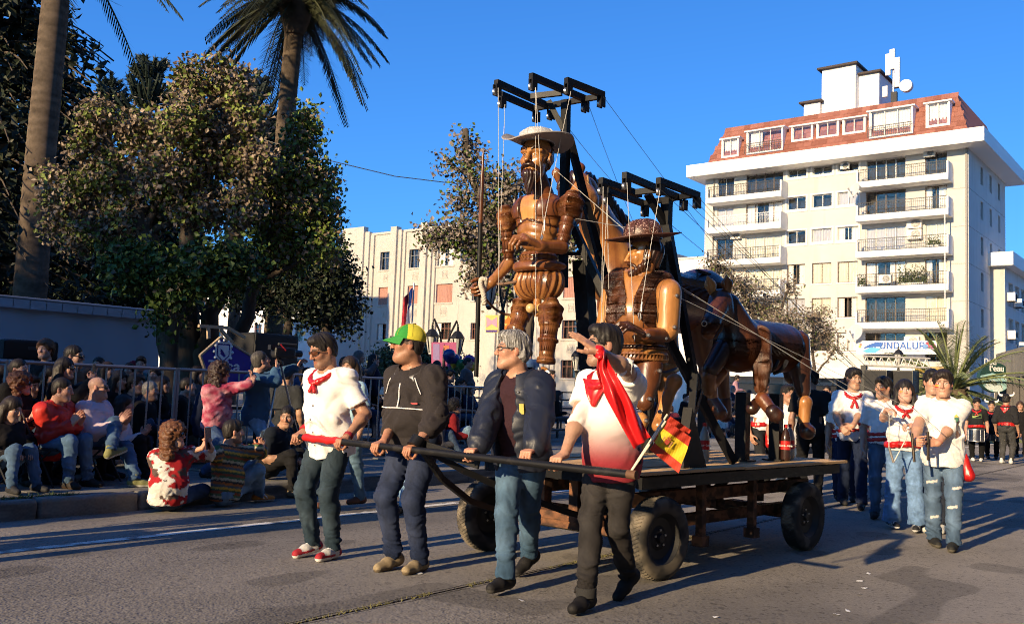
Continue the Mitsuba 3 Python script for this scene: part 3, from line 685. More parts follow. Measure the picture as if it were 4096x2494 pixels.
def leaves(P, N, size, cols, g, curl=0.35, aspect=0.75):
 """folded leaf quads at P facing about N; colours from cols by weight noise"""
 n = len(P)
 d = g.normal(size=(n, 3)); d[:, 2] -= 0.35; d /= np.linalg.norm(d, axis=1, keepdims=True)
 nn = N + g.normal(size=(n, 3)) * 0.7
 s = np.cross(nn, d); s /= np.linalg.norm(s, axis=1, keepdims=True) + 1e-9
 up = np.cross(d, s)
 L = (size * g.uniform(0.6, 1.3, n))[:, None]; w = L * aspect / 2
 v = np.stack([P, P + d * L * 0.5 + s * w + up * L * curl * 0.4, P + d * L, P + d * L * 0.5 - s * w + up * L * curl * 0.4], 1)
 k = np.arange(n)[:, None] * 4
 f = np.concatenate([k + [0, 1, 2], k + [0, 2, 3]], 0)
 return (v.reshape(-1, 3), f), np.repeat(cols, 4, 0)
def crown_points(blobs, n, g, hollow=0.55, clump=9, spread=0.22, weights=None):
 """points in clumps through the volume of ellipsoid blobs [(centre, radii)], denser outward"""
 vol = A_([np.prod(r) ** 0.8 for c, r in blobs]) if weights is None else A_(weights, float)
 m = n // clump
 w = g.choice(len(blobs), m, p=vol / vol.sum())
 d = g.normal(size=(m, 3)); d /= np.linalg.norm(d, axis=1, keepdims=True)
 rad = hollow + (1 - hollow) * g.random(m) ** 0.6
 rad *= 1 + 0.3 * (g.random(m) - 0.4)
 Cc = A_([b[0] for b in blobs])[w]; R = A_([b[1] for b in blobs])[w]
 tips = Cc + d * R * rad[:, None]
 P = np.repeat(tips, clump, 0) + g.normal(size=(m * clump, 3)) * spread
 N = np.repeat(d, clump, 0)
 return P, N, tips, w, np.repeat(rad, clump)
def limb(pts, r0, r1, g, wob=0.06, n=9):
 """a bent, tapering branch through the points"""
 pts = A_(pts, float); t = np.linspace(0, len(pts) - 1, n)
 q = np.stack([np.interp(t, np.arange(len(pts)), pts[:, k]) for k in range(3)], 1)
 L = np.linalg.norm(pts[-1] - pts[0])
 q[1:-1] += g.normal(size=(n - 2, 3)) * wob * L * 0.3
 return tube(q, np.linspace(r0, r1, n), 7)
def tree(name, label, D, trunks, blobs, n, size, palette, seed, group=None, hollow=0.5, spread=None, clump=9, twigs=0.25, r0=0.2, cat_='tree', barkm='bark', zbase=0.1, aspect=0.75, depth_k=0.9, lm='vc_leaf'):
 """trunks: [[(px,py)...], radius]; blobs: (px, py, rx, ry) at 2464 px, (optional depth offset)"""
 g = np.random.default_rng(seed)
 k = thing(name, label, cat_, group)
 m = D * S2 / FPX
 B = [(spot(b[0], b[1], D + (b[4] if len(b) > 4 else g.uniform(-0.5, 0.5) * b[2] * m)), A_([b[2] * m * depth_k, b[2] * m * depth_k, b[3] * m])) for b in blobs]
 tops = []
 for pts, r in trunks:
  q = [spot(x, y, D) for x, y in pts]
  q = [A_([q[0][0], q[0][1], zbase])] + q[(1 if q[0][2] < 0.8 else 0):]
  add(k, 'trunk', limb(q, r, r * 0.45, g, 0.02, 14), barkm, smooth=True)
  tops += [A_(p) for p in q[1:]]
 P, N, tips, w, rad = crown_points(B, n, g, hollow, clump, size * 1.5 if spread is None else spread)
 br = []
 for i, (c, r) in enumerate(B):
  t = min(tops, key=lambda p: np.linalg.norm(p - c) + (3 if p[2] > c[2] else 0))
  br.append(limb([t, (t + c) / 2 + [0, 0, -0.1 * r[2]], c], r0 * 0.4, r0 * 0.15, g))
  tp = tips[w == i]
  for j in range(int(len(tp) * twigs)):
   e = tp[j]
   br.append(limb([c + g.normal(size=3) * r * 0.12, (c + e) / 2 + g.normal(size=3) * r * 0.08, e], r0 * 0.12, r0 * 0.025, g, 0.08, 5))
 if br: add(k, 'branches', cat(br), barkm, smooth=True, kind='stuff')
 pal = A_([c for c, ww in palette]); ww = A_([x[1] for x in palette], float)
 ci = np.repeat(g.choice(len(pal), len(P) // clump, p=ww / ww.sum()), clump)
 mixr = g.random(len(P)) < 0.25
 ci[mixr] = g.choice(len(pal), mixr.sum(), p=ww / ww.sum())
 cols = pal[ci] * g.uniform(0.65, 1.35, (len(P), 1))
 ms, cs = leaves(P, N, size, np.clip(cols, 0, 1), g, aspect=aspect)
 add(k, 'crown', ms, lm, color=cs, smooth=False, kind='stuff')
 return k
BROWN = [((0.19, 0.14, 0.095), 5), ((0.28, 0.22, 0.16), 3), ((0.12, 0.16, 0.03), 3), ((0.21, 0.26, 0.05), 1.5)]
GREENB = [((0.12, 0.17, 0.03), 4), ((0.21, 0.27, 0.05), 3), ((0.2, 0.15, 0.1), 2.5), ((0.28, 0.23, 0.16), 1)]
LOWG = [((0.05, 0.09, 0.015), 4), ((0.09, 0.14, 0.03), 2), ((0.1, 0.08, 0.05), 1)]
# the big multi-stemmed tree by the pavement
tree('leafy_tree', 'broad brown and green tree with several dark stems beside the white marquee', 15.5,
     [([(425, 1010), (415, 850), (400, 720), (350, 560), (300, 420)], 0.27), ([(455, 1000), (450, 800), (450, 640), (470, 420), (500, 260)], 0.24), ([(470, 1000), (490, 830), (540, 640), (600, 450)], 0.2)],
     [(525, 185, 40, 55), (460, 195, 40, 50), (570, 215, 42, 55), (450, 290, 80, 55), (600, 290, 50, 45), (330, 320, 65, 50), (235, 285, 50, 38), (205, 350, 40, 30), (520, 370, 95, 60), (265, 420, 85, 50), (400, 420, 85, 55), (170, 480, 70, 42), (120, 425, 32, 25), (620, 390, 45, 45), (320, 520, 95, 50), (480, 500, 95, 50), (205, 570, 60, 38), (585, 500, 50, 60), (130, 545, 35, 22)],
     33000, 0.085, BROWN, 21, r0=0.2, twigs=0.16, hollow=0.2, clump=20, spread=0.1, depth_k=0.8)
tree('leafy_tree', 'green lit tree with leaning stem overlapping the lower part of the crowned palm', 16.5,
     [([(520, 1000), (560, 850), (620, 680), (690, 480), (720, 330)], 0.16)],
     [(730, 330, 42, 70), (735, 290, 25, 40), (690, 420, 70, 65), (765, 430, 50, 65), (730, 510, 85, 65), (650, 540, 65, 70), (795, 520, 30, 40), (690, 600, 90, 55), (780, 590, 55, 45), (640, 430, 45, 60)],
     15000, 0.088, GREENB, 22, r0=0.15, twigs=0.2, hollow=0.15, clump=18, spread=0.1)
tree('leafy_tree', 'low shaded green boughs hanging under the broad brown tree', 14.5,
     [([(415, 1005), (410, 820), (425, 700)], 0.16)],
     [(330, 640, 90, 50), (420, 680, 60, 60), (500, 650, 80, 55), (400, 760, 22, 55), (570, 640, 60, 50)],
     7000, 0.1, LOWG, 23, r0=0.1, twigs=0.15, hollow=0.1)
# far dark trees behind
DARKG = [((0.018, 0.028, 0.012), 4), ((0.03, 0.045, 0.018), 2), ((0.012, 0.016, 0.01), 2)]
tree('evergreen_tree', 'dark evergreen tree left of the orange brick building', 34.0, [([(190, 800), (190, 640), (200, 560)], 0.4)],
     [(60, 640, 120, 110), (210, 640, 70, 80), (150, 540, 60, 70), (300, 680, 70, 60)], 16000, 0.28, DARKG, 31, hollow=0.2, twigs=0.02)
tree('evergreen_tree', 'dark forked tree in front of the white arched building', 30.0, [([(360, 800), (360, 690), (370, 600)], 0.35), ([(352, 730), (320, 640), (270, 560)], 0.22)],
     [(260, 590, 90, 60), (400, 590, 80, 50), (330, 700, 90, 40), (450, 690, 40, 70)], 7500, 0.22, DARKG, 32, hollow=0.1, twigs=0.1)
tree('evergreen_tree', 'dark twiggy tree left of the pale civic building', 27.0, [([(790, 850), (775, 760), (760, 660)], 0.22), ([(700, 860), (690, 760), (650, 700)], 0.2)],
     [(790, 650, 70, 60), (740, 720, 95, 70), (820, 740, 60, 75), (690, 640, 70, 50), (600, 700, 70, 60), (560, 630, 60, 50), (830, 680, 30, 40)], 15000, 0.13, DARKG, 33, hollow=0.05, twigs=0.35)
# hedge in front of the civic building
tree('shrub', 'light leafy shrub in front of the civic building', 40.0, [([(1000, 880), (1000, 850)], 0.1)], [(960, 870, 60, 45), (1020, 868, 60, 48), (1085, 880, 45, 38), (915, 885, 40, 38)], 9000, 0.14, [((0.09, 0.12, 0.05), 3), ((0.2, 0.22, 0.13), 1.5), ((0.04, 0.05, 0.03), 2)], 34, hollow=0.1, cat_='shrub')
# sparse trees, centre and right
SP = [((0.17, 0.14, 0.11), 5), ((0.25, 0.2, 0.17), 2), ((0.1, 0.16, 0.025), 1.3), ((0.07, 0.09, 0.02), 1)]
tree('sparse_tree', 'sparse tree with thin purple brown foliage behind the tall puppet', 26.0, [([(1265, 900), (1275, 760), (1240, 640), (1170, 540), (1130, 420), (1120, 310)], 0.2), ([(1275, 760), (1330, 600), (1400, 560)], 0.13)],
     [(1125, 370, 38, 55), (1090, 400, 40, 28), (1165, 430, 40, 40), (1110, 480, 45, 40), (1190, 510, 55, 45), (1120, 570, 90, 45), (1190, 600, 75, 60), (1040, 570, 45, 25), (1230, 460, 50, 55), (1270, 560, 60, 60), (1160, 660, 60, 40), (1330, 590, 55, 40), (1400, 590, 40, 50), (1210, 690, 55, 30)],
     11000, 0.125, SP, 41, hollow=0.12, twigs=0.25, r0=0.16)
tree('bare_tree', 'almost bare brown tree in front of the cream apartment block', 46.0, [([(1840, 905), (1830, 800), (1790, 700), (1740, 640)], 0.2), ([(1835, 830), (1880, 740), (1900, 690)], 0.12), ([(1960, 900), (1955, 800), (1970, 760)], 0.1)],
     [(1725, 640, 45, 28), (1780, 690, 70, 32), (1830, 740, 80, 40), (1900, 690, 35, 22), (1890, 780, 70, 40), (1960, 770, 55, 40), (1930, 830, 45, 30), (1990, 800, 35, 35), (1760, 740, 50, 40), (2010, 840, 25, 20)],
     8000, 0.13, [((0.2, 0.16, 0.12), 6), ((0.26, 0.21, 0.17), 3), ((0.1, 0.13, 0.03), 1), ((0.15, 0.15, 0.05), 1)], 42, hollow=0.05, twigs=0.55, r0=0.17)
# the dark conifer at the left edge: drooping sprays on tiers of boughs
def conifer(name, label, base, H, R, n, seed, lean=(0, 0), size=0.28, z0=0.12):
 g = np.random.default_rng(seed)
 k = thing(name, label, 'tree')
 base = A_(base, float)
 top = base + [lean[0], lean[1], H]
 add(k, 'trunk', limb([base, top], H * 0.022, 0.05, g, 0.0), 'bark', smooth=True)
 P, N = [], []
 br = []
 for t in range(n):
  h = z0 + (0.99 - z0) * g.random() ** 0.9
  L = R * (1 - h) ** 0.75 * g.uniform(0.6, 1.15) + 0.3
  a = g.uniform(0, 2 * np.pi); d = A_([math.cos(a), math.sin(a), 0.0])
  o = base + (top - base) * h
  u = np.linspace(0.1, 1, 5)[:, None]
  q = o + d * L * u + A_([0, 0, 1.0]) * (0.12 * L * u - 0.42 * L * u ** 2)
  br.append(tube(q, np.linspace(0.05, 0.015, 5), 4))
  for i in range(26):
   uu = g.uniform(0.15, 1.0)
   p = o + d * L * uu + A_([0, 0, 0.12 * L * uu - 0.42 * L * uu ** 2]) + np.cross(d, [0, 0, 1]) * g.normal(0, 0.16 * L * uu + 0.05) + [0, 0, -abs(g.normal(0, 0.16))]
   P.append(p); N.append(d)
 add(k, 'branches', cat(br), 'bark', kind='stuff')
 P, N = A_(P), A_(N)
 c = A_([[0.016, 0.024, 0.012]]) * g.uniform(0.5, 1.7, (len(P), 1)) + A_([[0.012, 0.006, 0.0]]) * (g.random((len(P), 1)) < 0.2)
 ms, cs = leaves(P, N, size, c, g, aspect=0.5)
 add(k, 'crown', ms, 'vc_leaf', color=cs, kind='stuff')
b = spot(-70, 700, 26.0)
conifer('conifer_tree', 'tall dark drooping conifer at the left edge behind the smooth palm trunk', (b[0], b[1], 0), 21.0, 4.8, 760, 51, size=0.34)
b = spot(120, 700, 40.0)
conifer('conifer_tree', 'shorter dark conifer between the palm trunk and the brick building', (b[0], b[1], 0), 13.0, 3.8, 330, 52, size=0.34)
# monkey-puzzle trees showing above the crown
def araucaria(label, px, py, D, n, seed, R=2.6):
 g = np.random.default_rng(seed)
 k = thing('araucaria_tree', label, 'tree')
 t = spot(px, py, D)
 add(k, 'trunk', limb([(t[0], t[1], 0), t - [0, 0, 0.5]], 0.35, 0.1, g, 0), 'bark', smooth=True)
 V, F, o = [], [], 0
 for i in range(n):
  h = g.random()
  a = g.uniform(0, 6.28); L = R * (0.35 + 0.65 * min(1, h * 1.8)) * g.uniform(0.7, 1.1)
  c = t - [0, 0, 0.3 + h * R * 2.6]
  d = A_([math.cos(a), math.sin(a), 0.0])
  u = np.linspace(0.08, 1, 7)[:, None]
  q = c + d * L * u + A_([0, 0, 1.0]) * (0.2 * L * u + 0.45 * L * u ** 3)
  m = tube(q, np.linspace(0.11, 0.075, 7), 6)
  V.append(m[0]); F.append(m[1] + o); o += len(m[0])
  for s in range(60):          # stiff scale leaves
   uu = g.uniform(0.1, 1); p = c + d * L * uu + A_([0, 0, 0.2 * L * uu + 0.45 * L * uu ** 3])
   dd = unit(g.normal(size=3) + d * 0.6 + [0, 0, 0.4]); ss = unit(np.cross(dd, g.normal(size=3))) * 0.04
   V.append(A_([p - ss, p + ss, p + dd * 0.24])); F.append(A_([[0, 1, 2]]) + o); o += 3
 V = np.vstack(V)
 c = A_([[0.016, 0.026, 0.018]]) * g.uniform(0.6, 1.5, (len(V), 1))
 add(k, 'crown', (V, np.vstack(F)), 'vc_leaf', color=c, kind='stuff')
araucaria('dark spiky araucaria top, tallest of three above the broad tree', 365, 138, 40.0, 120, 61, 1.5)
araucaria('dark spiky araucaria top, leftmost and lowest of three above the broad tree', 270, 190, 42.0, 60, 62, 1.3)
araucaria('dark spiky araucaria right of the broad brown tree', 600, 170, 44.0, 200, 63, 2.4)
# palms
def palm_trunk(k, pts, r0, r1, name='trunk', ridges=0.0, n=60):
 pts = A_(pts, float); t = np.linspace(0, len(pts) - 1, n)
 q = np.stack([np.interp(t, np.arange(len(pts)), pts[:, i]) for i in range(3)], 1)
 r = np.linspace(r0, r1, n) * (1 + ridges * (np.arange(n) % 2 - 0.5))
 add(k, name, tube(q, r, 16), 'palm_bark', smooth=True)
def fronds(k, c, n, L, seed, col, droop=1.0, up=0.6, leaf=0.5, name='frond', nl=46, sun=None, az=None, wid=0.03):
 g = np.random.default_rng(seed)
 for i in range(n):
  a = (i + g.uniform(-0.3, 0.3)) / n * 2 * np.pi * 2.618 if az is None else az[i]
  e = up * (1 - 2 * ((i % 7) / 6.0)) * 0.9 + g.normal(0, 0.12) + 0.25
  d = A_([math.cos(a) * math.cos(e), math.sin(a) * math.cos(e), math.sin(e)])
  l = L * g.uniform(0.85, 1.1)
  u = np.linspace(0, 1, 14)[:, None]
  q = c + d * l * u + A_([0, 0, -1.0]) * (droop * l * 0.55 * u ** 2.2)
  hz = A_([math.cos(a), math.sin(a), 0]); side = np.cross(hz, [0, 0, 1.0])
  V, F, o = [], [], 0
  st = tube(q, np.linspace(0.045, 0.01, 14) * L / 3, 4)
  V.append(st[0]); F.append(st[1]); o = len(st[0])
  for j in range(nl):
   uu = 0.12 + 0.88 * (j + 0.5) / nl
   p = np.array([np.interp(uu, u[:, 0], q[:, x]) for x in range(3)])
   tg = unit(np.array([np.interp(min(uu + 0.05, 1), u[:, 0], q[:, x]) for x in range(3)]) - np.array([np.interp(uu - 0.05, u[:, 0], q[:, x]) for x in range(3)]))
   ll = leaf * math.sin(math.pi * min(0.12 + 0.85 * uu, 1)) ** 0.6 * g.uniform(0.8, 1.1)
   for sg in (-1, 1):
    dl = unit(side * sg * 0.85 + tg * 0.75 + A_([0, 0, -0.25 + g.normal(0, 0.15)]))
    w = unit(np.cross(dl, [0, 0, 1.0])) * wid
    V.append(A_([p - w * 0.5, p + w * 0.5, p + dl * ll * 0.6 + w * 0.6, p + dl * ll, p + dl * ll * 0.6 - w * 0.6])); F.append(A_([[0, 1, 2], [0, 2, 3], [0, 3, 4]]) + o); o += 5
  V = np.vstack(V)
  cc = np.clip(A_(col) * g.uniform(0.75, 1.25) * g.uniform(0.8, 1.2, (len(V), 1)), 0, 1)
  add(k, name, (V, np.vstack(F)), 'vc_leaf', color=cc)
k = thing('palm_tree', 'smooth tall palm trunk at the left with its crown above the picture', 'palm tree')
a, b, c2 = spot(70, 740, 24.0), spot(100, 350, 24.0), spot(150, -160, 24.0)
palm_trunk(k, [(a[0], a[1], 0), a, b, c2], 0.46, 0.31, n=90, ridges=0.03)
fronds(k, c2, 16, 3.4, 72, (0.05, 0.06, 0.025))
k = thing('palm_tree', 'tall palm with dark drooping crown above the leafy trees', 'palm tree')
a, b, c2 = spot(655, 860, 30.0), spot(685, 320, 30.0), spot(712, 20, 30.0)
palm_trunk(k, [(a[0], a[1], 0), a, b, c2], 0.32, 0.28, n=110, ridges=0.035)
add(k, 'boot_collar', lathe([(0.3, -0.9), (0.46, -0.4), (0.6, 0.2), (0.45, 0.7), (0.05, 1.0)], 18, c2), 'palm_bark', smooth=True)
fronds(k, c2 + [0, 0, 0.3], 90, 3.0, 71, (0.05, 0.055, 0.026), droop=1.15, up=0.85, leaf=0.55, nl=50)
k = thing('palm_tree', 'short green palm with arching fronds beside the oval sign', 'palm tree')
DP = 38.0
a, c2 = spot(2300, 1000, DP), spot(2296, 935, DP)
palm_trunk(k, [(a[0], a[1] - 0.2, 0), a, c2], 0.55, 0.5, n=30, ridges=0.16)
fronds(k, c2, 64, 4.0, 73, (0.17, 0.2, 0.085), droop=0.6, up=1.05, leaf=0.62, nl=60, wid=0.024)
# ------------------------------------------------------------------ the wagon
WY = math.radians(-6.0)
WA, WN = A_([math.cos(WY), math.sin(WY), 0.0]), A_([-math.sin(WY), math.cos(WY), 0.0])
W0 = A_([5.9, 3.42, 0.0])
def wp(u, v, z): return W0 + WA * u + WN * v + A_([0, 0, z])
def wbox(u0, u1, v0, v1, z0, z1):
 return obox(wp((u0 + u1) / 2, (v0 + v1) / 2, (z0 + z1) / 2), A_([WA, WN, [0, 0, 1.0]]), ((u1 - u0) / 2, (v1 - v0) / 2, (z1 - z0) / 2))
def f_ply(p, n, uv):
 g = tfbm(p.x * 2.5, p.y * 45, p.z * 60, octaves=3)
 w = smoothstep(0.45, 0.8, tfbm(p.x * 3, p.y * 3, 2.0, octaves=3))
 c = mix(mi.Color3f(0.4, 0.25, 0.12), mi.Color3f(0.54, 0.37, 0.2), g)
 return mix(c, c * 0.7, w)
def f_rust(p, n, uv):
 a = tfbm(p.x * 14, p.y * 14, p.z * 14, octaves=4)
 return mix(mi.Color3f(0.05, 0.028, 0.02), mi.Color3f(0.2, 0.09, 0.045), smoothstep(0.35, 0.7, a))
def f_black(p, n, uv):
 a = tfbm(p.x * 11, p.y * 11, p.z * 11, octaves=4)
 return mix(mi.Color3f(0.008, 0.008, 0.009), mi.Color3f(0.03, 0.027, 0.025), smoothstep(0.55, 0.85, a))
scene['plywood'] = {'type': 'principled', 'base_color': proc(f_ply), 'roughness': 0.7, 'specular': 0.3}
scene['rusty_steel'] = {'type': 'principled', 'base_color': proc(f_rust), 'roughness': 0.75, 'specular': 0.3}
scene['black_steel'] = {'type': 'principled', 'base_color': proc(f_black), 'roughness': 0.5, 'specular': 0.3}
DZ = 0.78
wg = thing('parade_wagon', 'four-wheeled flat wagon with plank deck carrying the wooden puppets', 'wagon')
rk_ = np.random.default_rng(8)
NB = 9
for i in range(NB):
 v0 = -0.05 + i * 1.72 / NB
 cut = [0, 1.35 + 0.5 * (i % 2), 3.2]
 for j in range(2):
  dz = rk_.uniform(-0.006, 0.006) + (0.014 if i == 0 and j == 0 else 0)
  add(wg, 'deck_board', wbox(cut[j] + (0.004 if j else -0.05), cut[j + 1] - 0.004 + (0.06 if j else 0), v0, v0 + 1.72 / NB - 0.006, DZ - 0.022 + dz, DZ + dz), 'plywood')
for v in (0.0, 0.8, 1.58): add(wg, 'frame_beam', wbox(0.0, 3.2, v, v + 0.05, DZ - 0.115, DZ - 0.03), 'black_steel')
for u in (0.0, 0.8, 1.6, 2.4, 3.12): add(wg, 'cross_beam', wbox(u, u + 0.05, 0.053, 1.577, DZ - 0.11, DZ - 0.032), 'black_steel')
for v in (0.22, 1.3): add(wg, 'long_beam', wbox(0.1, 3.0, v, v + 0.08, 0.5, 0.6), 'rusty_steel')
add(wg, 'long_beam', wbox(0.35, 2.7, 0.26, 0.34, 0.3, 0.39), 'rusty_steel')
for u, v in ((0.12, 0.32), (0.12, 0.7), (0.12, 1.05), (0.12, 1.4), (1.3, 0.3), (2.2, 0.3), (2.9, 0.3), (2.9, 1.35)):
 add(wg, 'post', wbox(u, u + 0.09, v, v + 0.09, 0.42, DZ - 0.115), 'rusty_steel')
add(wg, 'brace', cat([bar(wp(0.17, 0.45, 0.45), wp(0.17, 0.75, 0.66), 0.05), bar(wp(1.3, 0.34, 0.45), wp(1.75, 0.34, 0.66), 0.05)]), 'black_steel')
for u in (0.95, 1.75):
 add(wg, 'jack_leg', cat([wbox(u, u + 0.06, 0.1, 0.16, 0.24, DZ - 0.115), wbox(u - 0.02, u + 0.08, 0.08, 0.18, 0.16, 0.24)]), 'rusty_steel')
add(wg, 'front_turntable', cat([wbox(-0.02, 0.42, 0.35, 1.3, 0.36, 0.42), wbox(0.0, 0.1, 0.2, 1.45, 0.3, 0.36)]), 'rusty_steel')
ax_m = mat((0.3, 0.22, 0.13), 0.8)
for u, n in ((0.22, 1), (2.6, 2)):
 add(wg, 'axle', cat([cyl(wp(u, 0.05, 0.3), wp(u, 1.6, 0.3), 0.05, 14)] + [wbox(u - 0.07, u + 0.07, v, v + 0.2, 0.28, 0.36) for v in (0.35, 0.65, 0.95)]), ax_m if n == 1 else 'rusty_steel')
# wheels
def f_tyre(p, n, uv):
 d = smoothstep(0.4, 0.7, tfbm(p.x * 9, p.y * 9, p.z * 9, octaves=3))
 return mix(mi.Color3f(0.03, 0.029, 0.028), mi.Color3f(0.2, 0.17, 0.13), d * uv.x)
scene['tyre_rubber'] = {'type': 'principled', 'base_color': proc(f_tyre), 'roughness': 0.85, 'specular': 0.3}
RIM = mat((0.02, 0.02, 0.02), 0.5)
def wheel(c, ax, r=0.3, w=0.15):
 k = add(wg, 'wheel', lathe([(0.02, -w * 0.1), (r * 0.2, -w * 0.16), (r * 0.3, -w * 0.05), (r * 0.5, -w * 0.12), (r * 0.62, -w * 0.42), (r * 0.65, -w * 0.42), (r * 0.63, 0), (r * 0.65, w * 0.42), (r * 0.6, w * 0.42), (r * 0.55, w * 0.2), (0.02, w * 0.15)], 40, c, ax), RIM, smooth=35)
 prof = [(r * 0.62, -w * 0.44), (r * 0.7, -w * 0.53), (r * 0.86, -w * 0.54), (r * 0.96, -w * 0.47), (r, -w * 0.3), (r * 1.003, 0), (r, w * 0.3), (r * 0.96, w * 0.47), (r * 0.86, w * 0.54), (r * 0.7, w * 0.53), (r * 0.62, w * 0.44)]
 m = lathe(prof, 48, c, ax)
 u = np.repeat(A_([0.25, 0.35, 0.5, 0.8, 1, 1, 1, 0.8, 0.5, 0.35, 0.25]), 48)
 add(k, 'tyre', m, 'tyre_rubber', smooth=True, uv=np.stack([u, u], 1))
 fr = frame(ax); tr = []
 for i in range(64):
  a = i * 2 * np.pi / 64
  for s in (-1, 1):
   pts = []
   for t in (0.04, 0.22, 0.4):
    aa = a + (0.1 * t / 0.4) + (0.06 if s > 0 else 0)
    d = fr[1] * math.cos(aa) + fr[2] * math.sin(aa)
    rr = r * (1.006 if t < 0.35 else 0.988)
    pts.append(A_(c) + d * rr + fr[0] * s * w * t)
   tr.append(tube(pts, 0.005, 4))
 add(k, 'tread', cat(tr), 'tyre_rubber', uv=np.full((len(cat(tr)[0]), 2), 0.85), kind='stuff')
 for sd in (-1,):
  hb = []
  for i in range(5):
   a = i * 2 * np.pi / 5 + 0.3; d = fr[1] * math.cos(a) + fr[2] * math.sin(a)
   hb.append(cyl(A_(c) + d * r * 0.2 - fr[0] * w * 0.2, A_(c) + d * r * 0.2 - fr[0] * w * 0.1, 0.009, 6))
  add(k, 'hub_cap', lathe([(0.001, -w * 0.3), (r * 0.1, -w * 0.28), (r * 0.13, -w * 0.1)], 16, c, ax), RIM, smooth=35)
  add(k, 'wheel_nuts', cat(hb), STEEL, kind='stuff')
 vs = cyl(A_(c) + fr[1] * r * 0.42 - fr[0] * w * 0.2, A_(c) + fr[1] * r * 0.42 - fr[0] * w * 0.19, 0.02, 10)
 return k
st_ = rotz(-3) @ WN
wheel(wp(0.25, 0.03, 0.3), st_); wheel(wp(0.06, 1.62, 0.3), st_)
wheel(wp(2.52, 0.03, 0.3), WN); wheel(wp(2.52, 1.6, 0.3), WN)
# draw bar: cross tube held by the four men, hub ring and curved struts
bl_, br_ = onX(822 * S2, 1062 * S2, 4.66), onX(1530 * S2, 1142 * S2, 4.66)
bj = bl_ + (br_ - bl_) * 0.27
tb = thing('draw_bar', 'long black steel bar with struts that the four men hold to pull the wagon', 'bar')
add(tb, 'cross_tube', cyl(bl_ - (br_ - bl_) * 0.22, br_, 0.024, 16), 'black_steel', smooth=40)
add(tb, 'taped_end', cyl(br_ - unit(br_ - bl_) * 0.055, br_ + unit(br_ - bl_) * 0.004, 0.0255, 16), mat((0.13, 0.065, 0.035), 0.7), smooth=40)
rb_l = bl_ - (br_ - bl_) * 0.17
pr = [rb_l + (bl_ - rb_l) * t + A_([0, 0, 0.004 * math.sin(t * 17)]) for t in np.linspace(0, 1.03, 12)]
add(tb, 'red_wrap', tube(pr, [0.027 + 0.004 * (i % 2) for i in range(12)], 12), mat((0.5, 0.016, 0.014), 0.4, 0, 0.5), smooth=True)
jr = at(990 * S2, 1068 * S2, depth(bj) - 0.02)
add(tb, 'hub_ring', lathe([(0.03, -0.035), (0.055, -0.035), (0.055, 0.035), (0.03, 0.035), (0.03, -0.035)], 20, jr + [0.05, 0, 0.01], WA * 0.6 + A_([0, 0, 0.8])), 'black_steel', smooth=30)
p_ax = wp(0.16, 0.9, 0.36)
for px, py, s in ((1150, 1185, 1), (1330, 1255, 0)):
 e = wp(0.16, 1.35 if s else 0.45, 0.36)
 q = [jr + [0.08, 0, -0.01]] + [jr + (e - jr) * t + A_([0, 0, (-0.16 if s else -0.05) * math.sin(math.pi * t)]) for t in (0.25, 0.5, 0.75)] + [e]
 add(tb, 'strut', cat([bar(q[i], q[i + 1], 0.03, 0.045, ext=0.006) for i in range(4)]), 'black_steel')
add(tb, 'clamp_plate', bar(jr + [0.1, -0.02, -0.01], jr + [0.14, -0.5, -0.1], 0.02, 0.07), 'black_steel')
add(tb, 'bolt', cyl(jr + [0.06, -0.28, -0.05], jr + [0.12, -0.28, -0.05], 0.014, 8), STEEL)
# ------------------------------------------------------------------ the string gantries
def gantry(label, D, mast, bars, cross, brace, pulleys, legs, z_from):
 k = thing('string_gantry', label, 'gantry')
 zt = at(*z_from, D)[2]
 def g3(p): return gnd(p[0], p[1], zt)
 for a, b in bars: add(k, 'arm', bar(g3(a), g3(b), 0.042, 0.05), 'black_steel')
 for a, b in cross: add(k, 'cross_arm', bar(g3(a) - [0, 0, 0.004], g3(b) - [0, 0, 0.004], 0.034, 0.046), 'black_steel')
 for (px, py) in pulleys:
  c = g3((px, py)) - A_([0, 0, 0.065])
  kk = add(k, 'pulley_block', cat([obox(c + WN * s, A_([WA, WN, [0, 0, 1.0]]), (0.03, 0.005, 0.045)) for s in (-0.018, 0.018)]), 'black_steel')
  add(kk, 'pulley', lathe([(0.004, -0.012), (0.03, -0.012), (0.024, 0), (0.03, 0.012), (0.004, 0.012)], 14, c - WA * 0.012 - A_([0, 0, 0.015]), WN), STEEL, smooth=30)
 for a, b, w in brace: add(k, 'brace', bar(g3(a) if a[1] < z_from[1] + 25 else at(*a, D), at(*b, D), w), 'black_steel')
 for (a, da), (b, db), w in legs: add(k, 'leg', bar(at(*a, D + da), at(*b, D + db), w), 'black_steel')
 return k, zt
k1, zk1 = gantry('tall black steel gantry with pulleys above the puppet in the white hat', 7.95, None,
       [((1984, 330), (2197, 426)), ((2003, 378), (2148, 440)), ((2123, 304), (2345, 398)), ((2264, 322), (2413, 380))],
       [((2125, 384), (2247, 370)), ((2137, 432), (2400, 384))],
       [((2196, 405), (2254, 520), 0.045)],
       [(1990, 330), (2010, 380), (2133, 308), (2274, 326), (2146, 440), (2205, 430), (2342, 398), (2406, 378)],
       [(((2264, 400), 0.0), ((2252, 1150), 0.0), 0.062), (((2280, 560), 0.02), ((2437, 1180), 0.1), 0.055), (((2270, 860), 0.02), ((2425, 1190), -0.25), 0.062), (((2330, 1040), 0.0), ((2385, 1850), 0.0), 0.13), (((2425, 1180), -0.2), ((2395, 1870), -0.3), 0.07), (((2215, 1016), 0.0), ((2330, 1013), 0.0), 0.03)], (2264, 400))
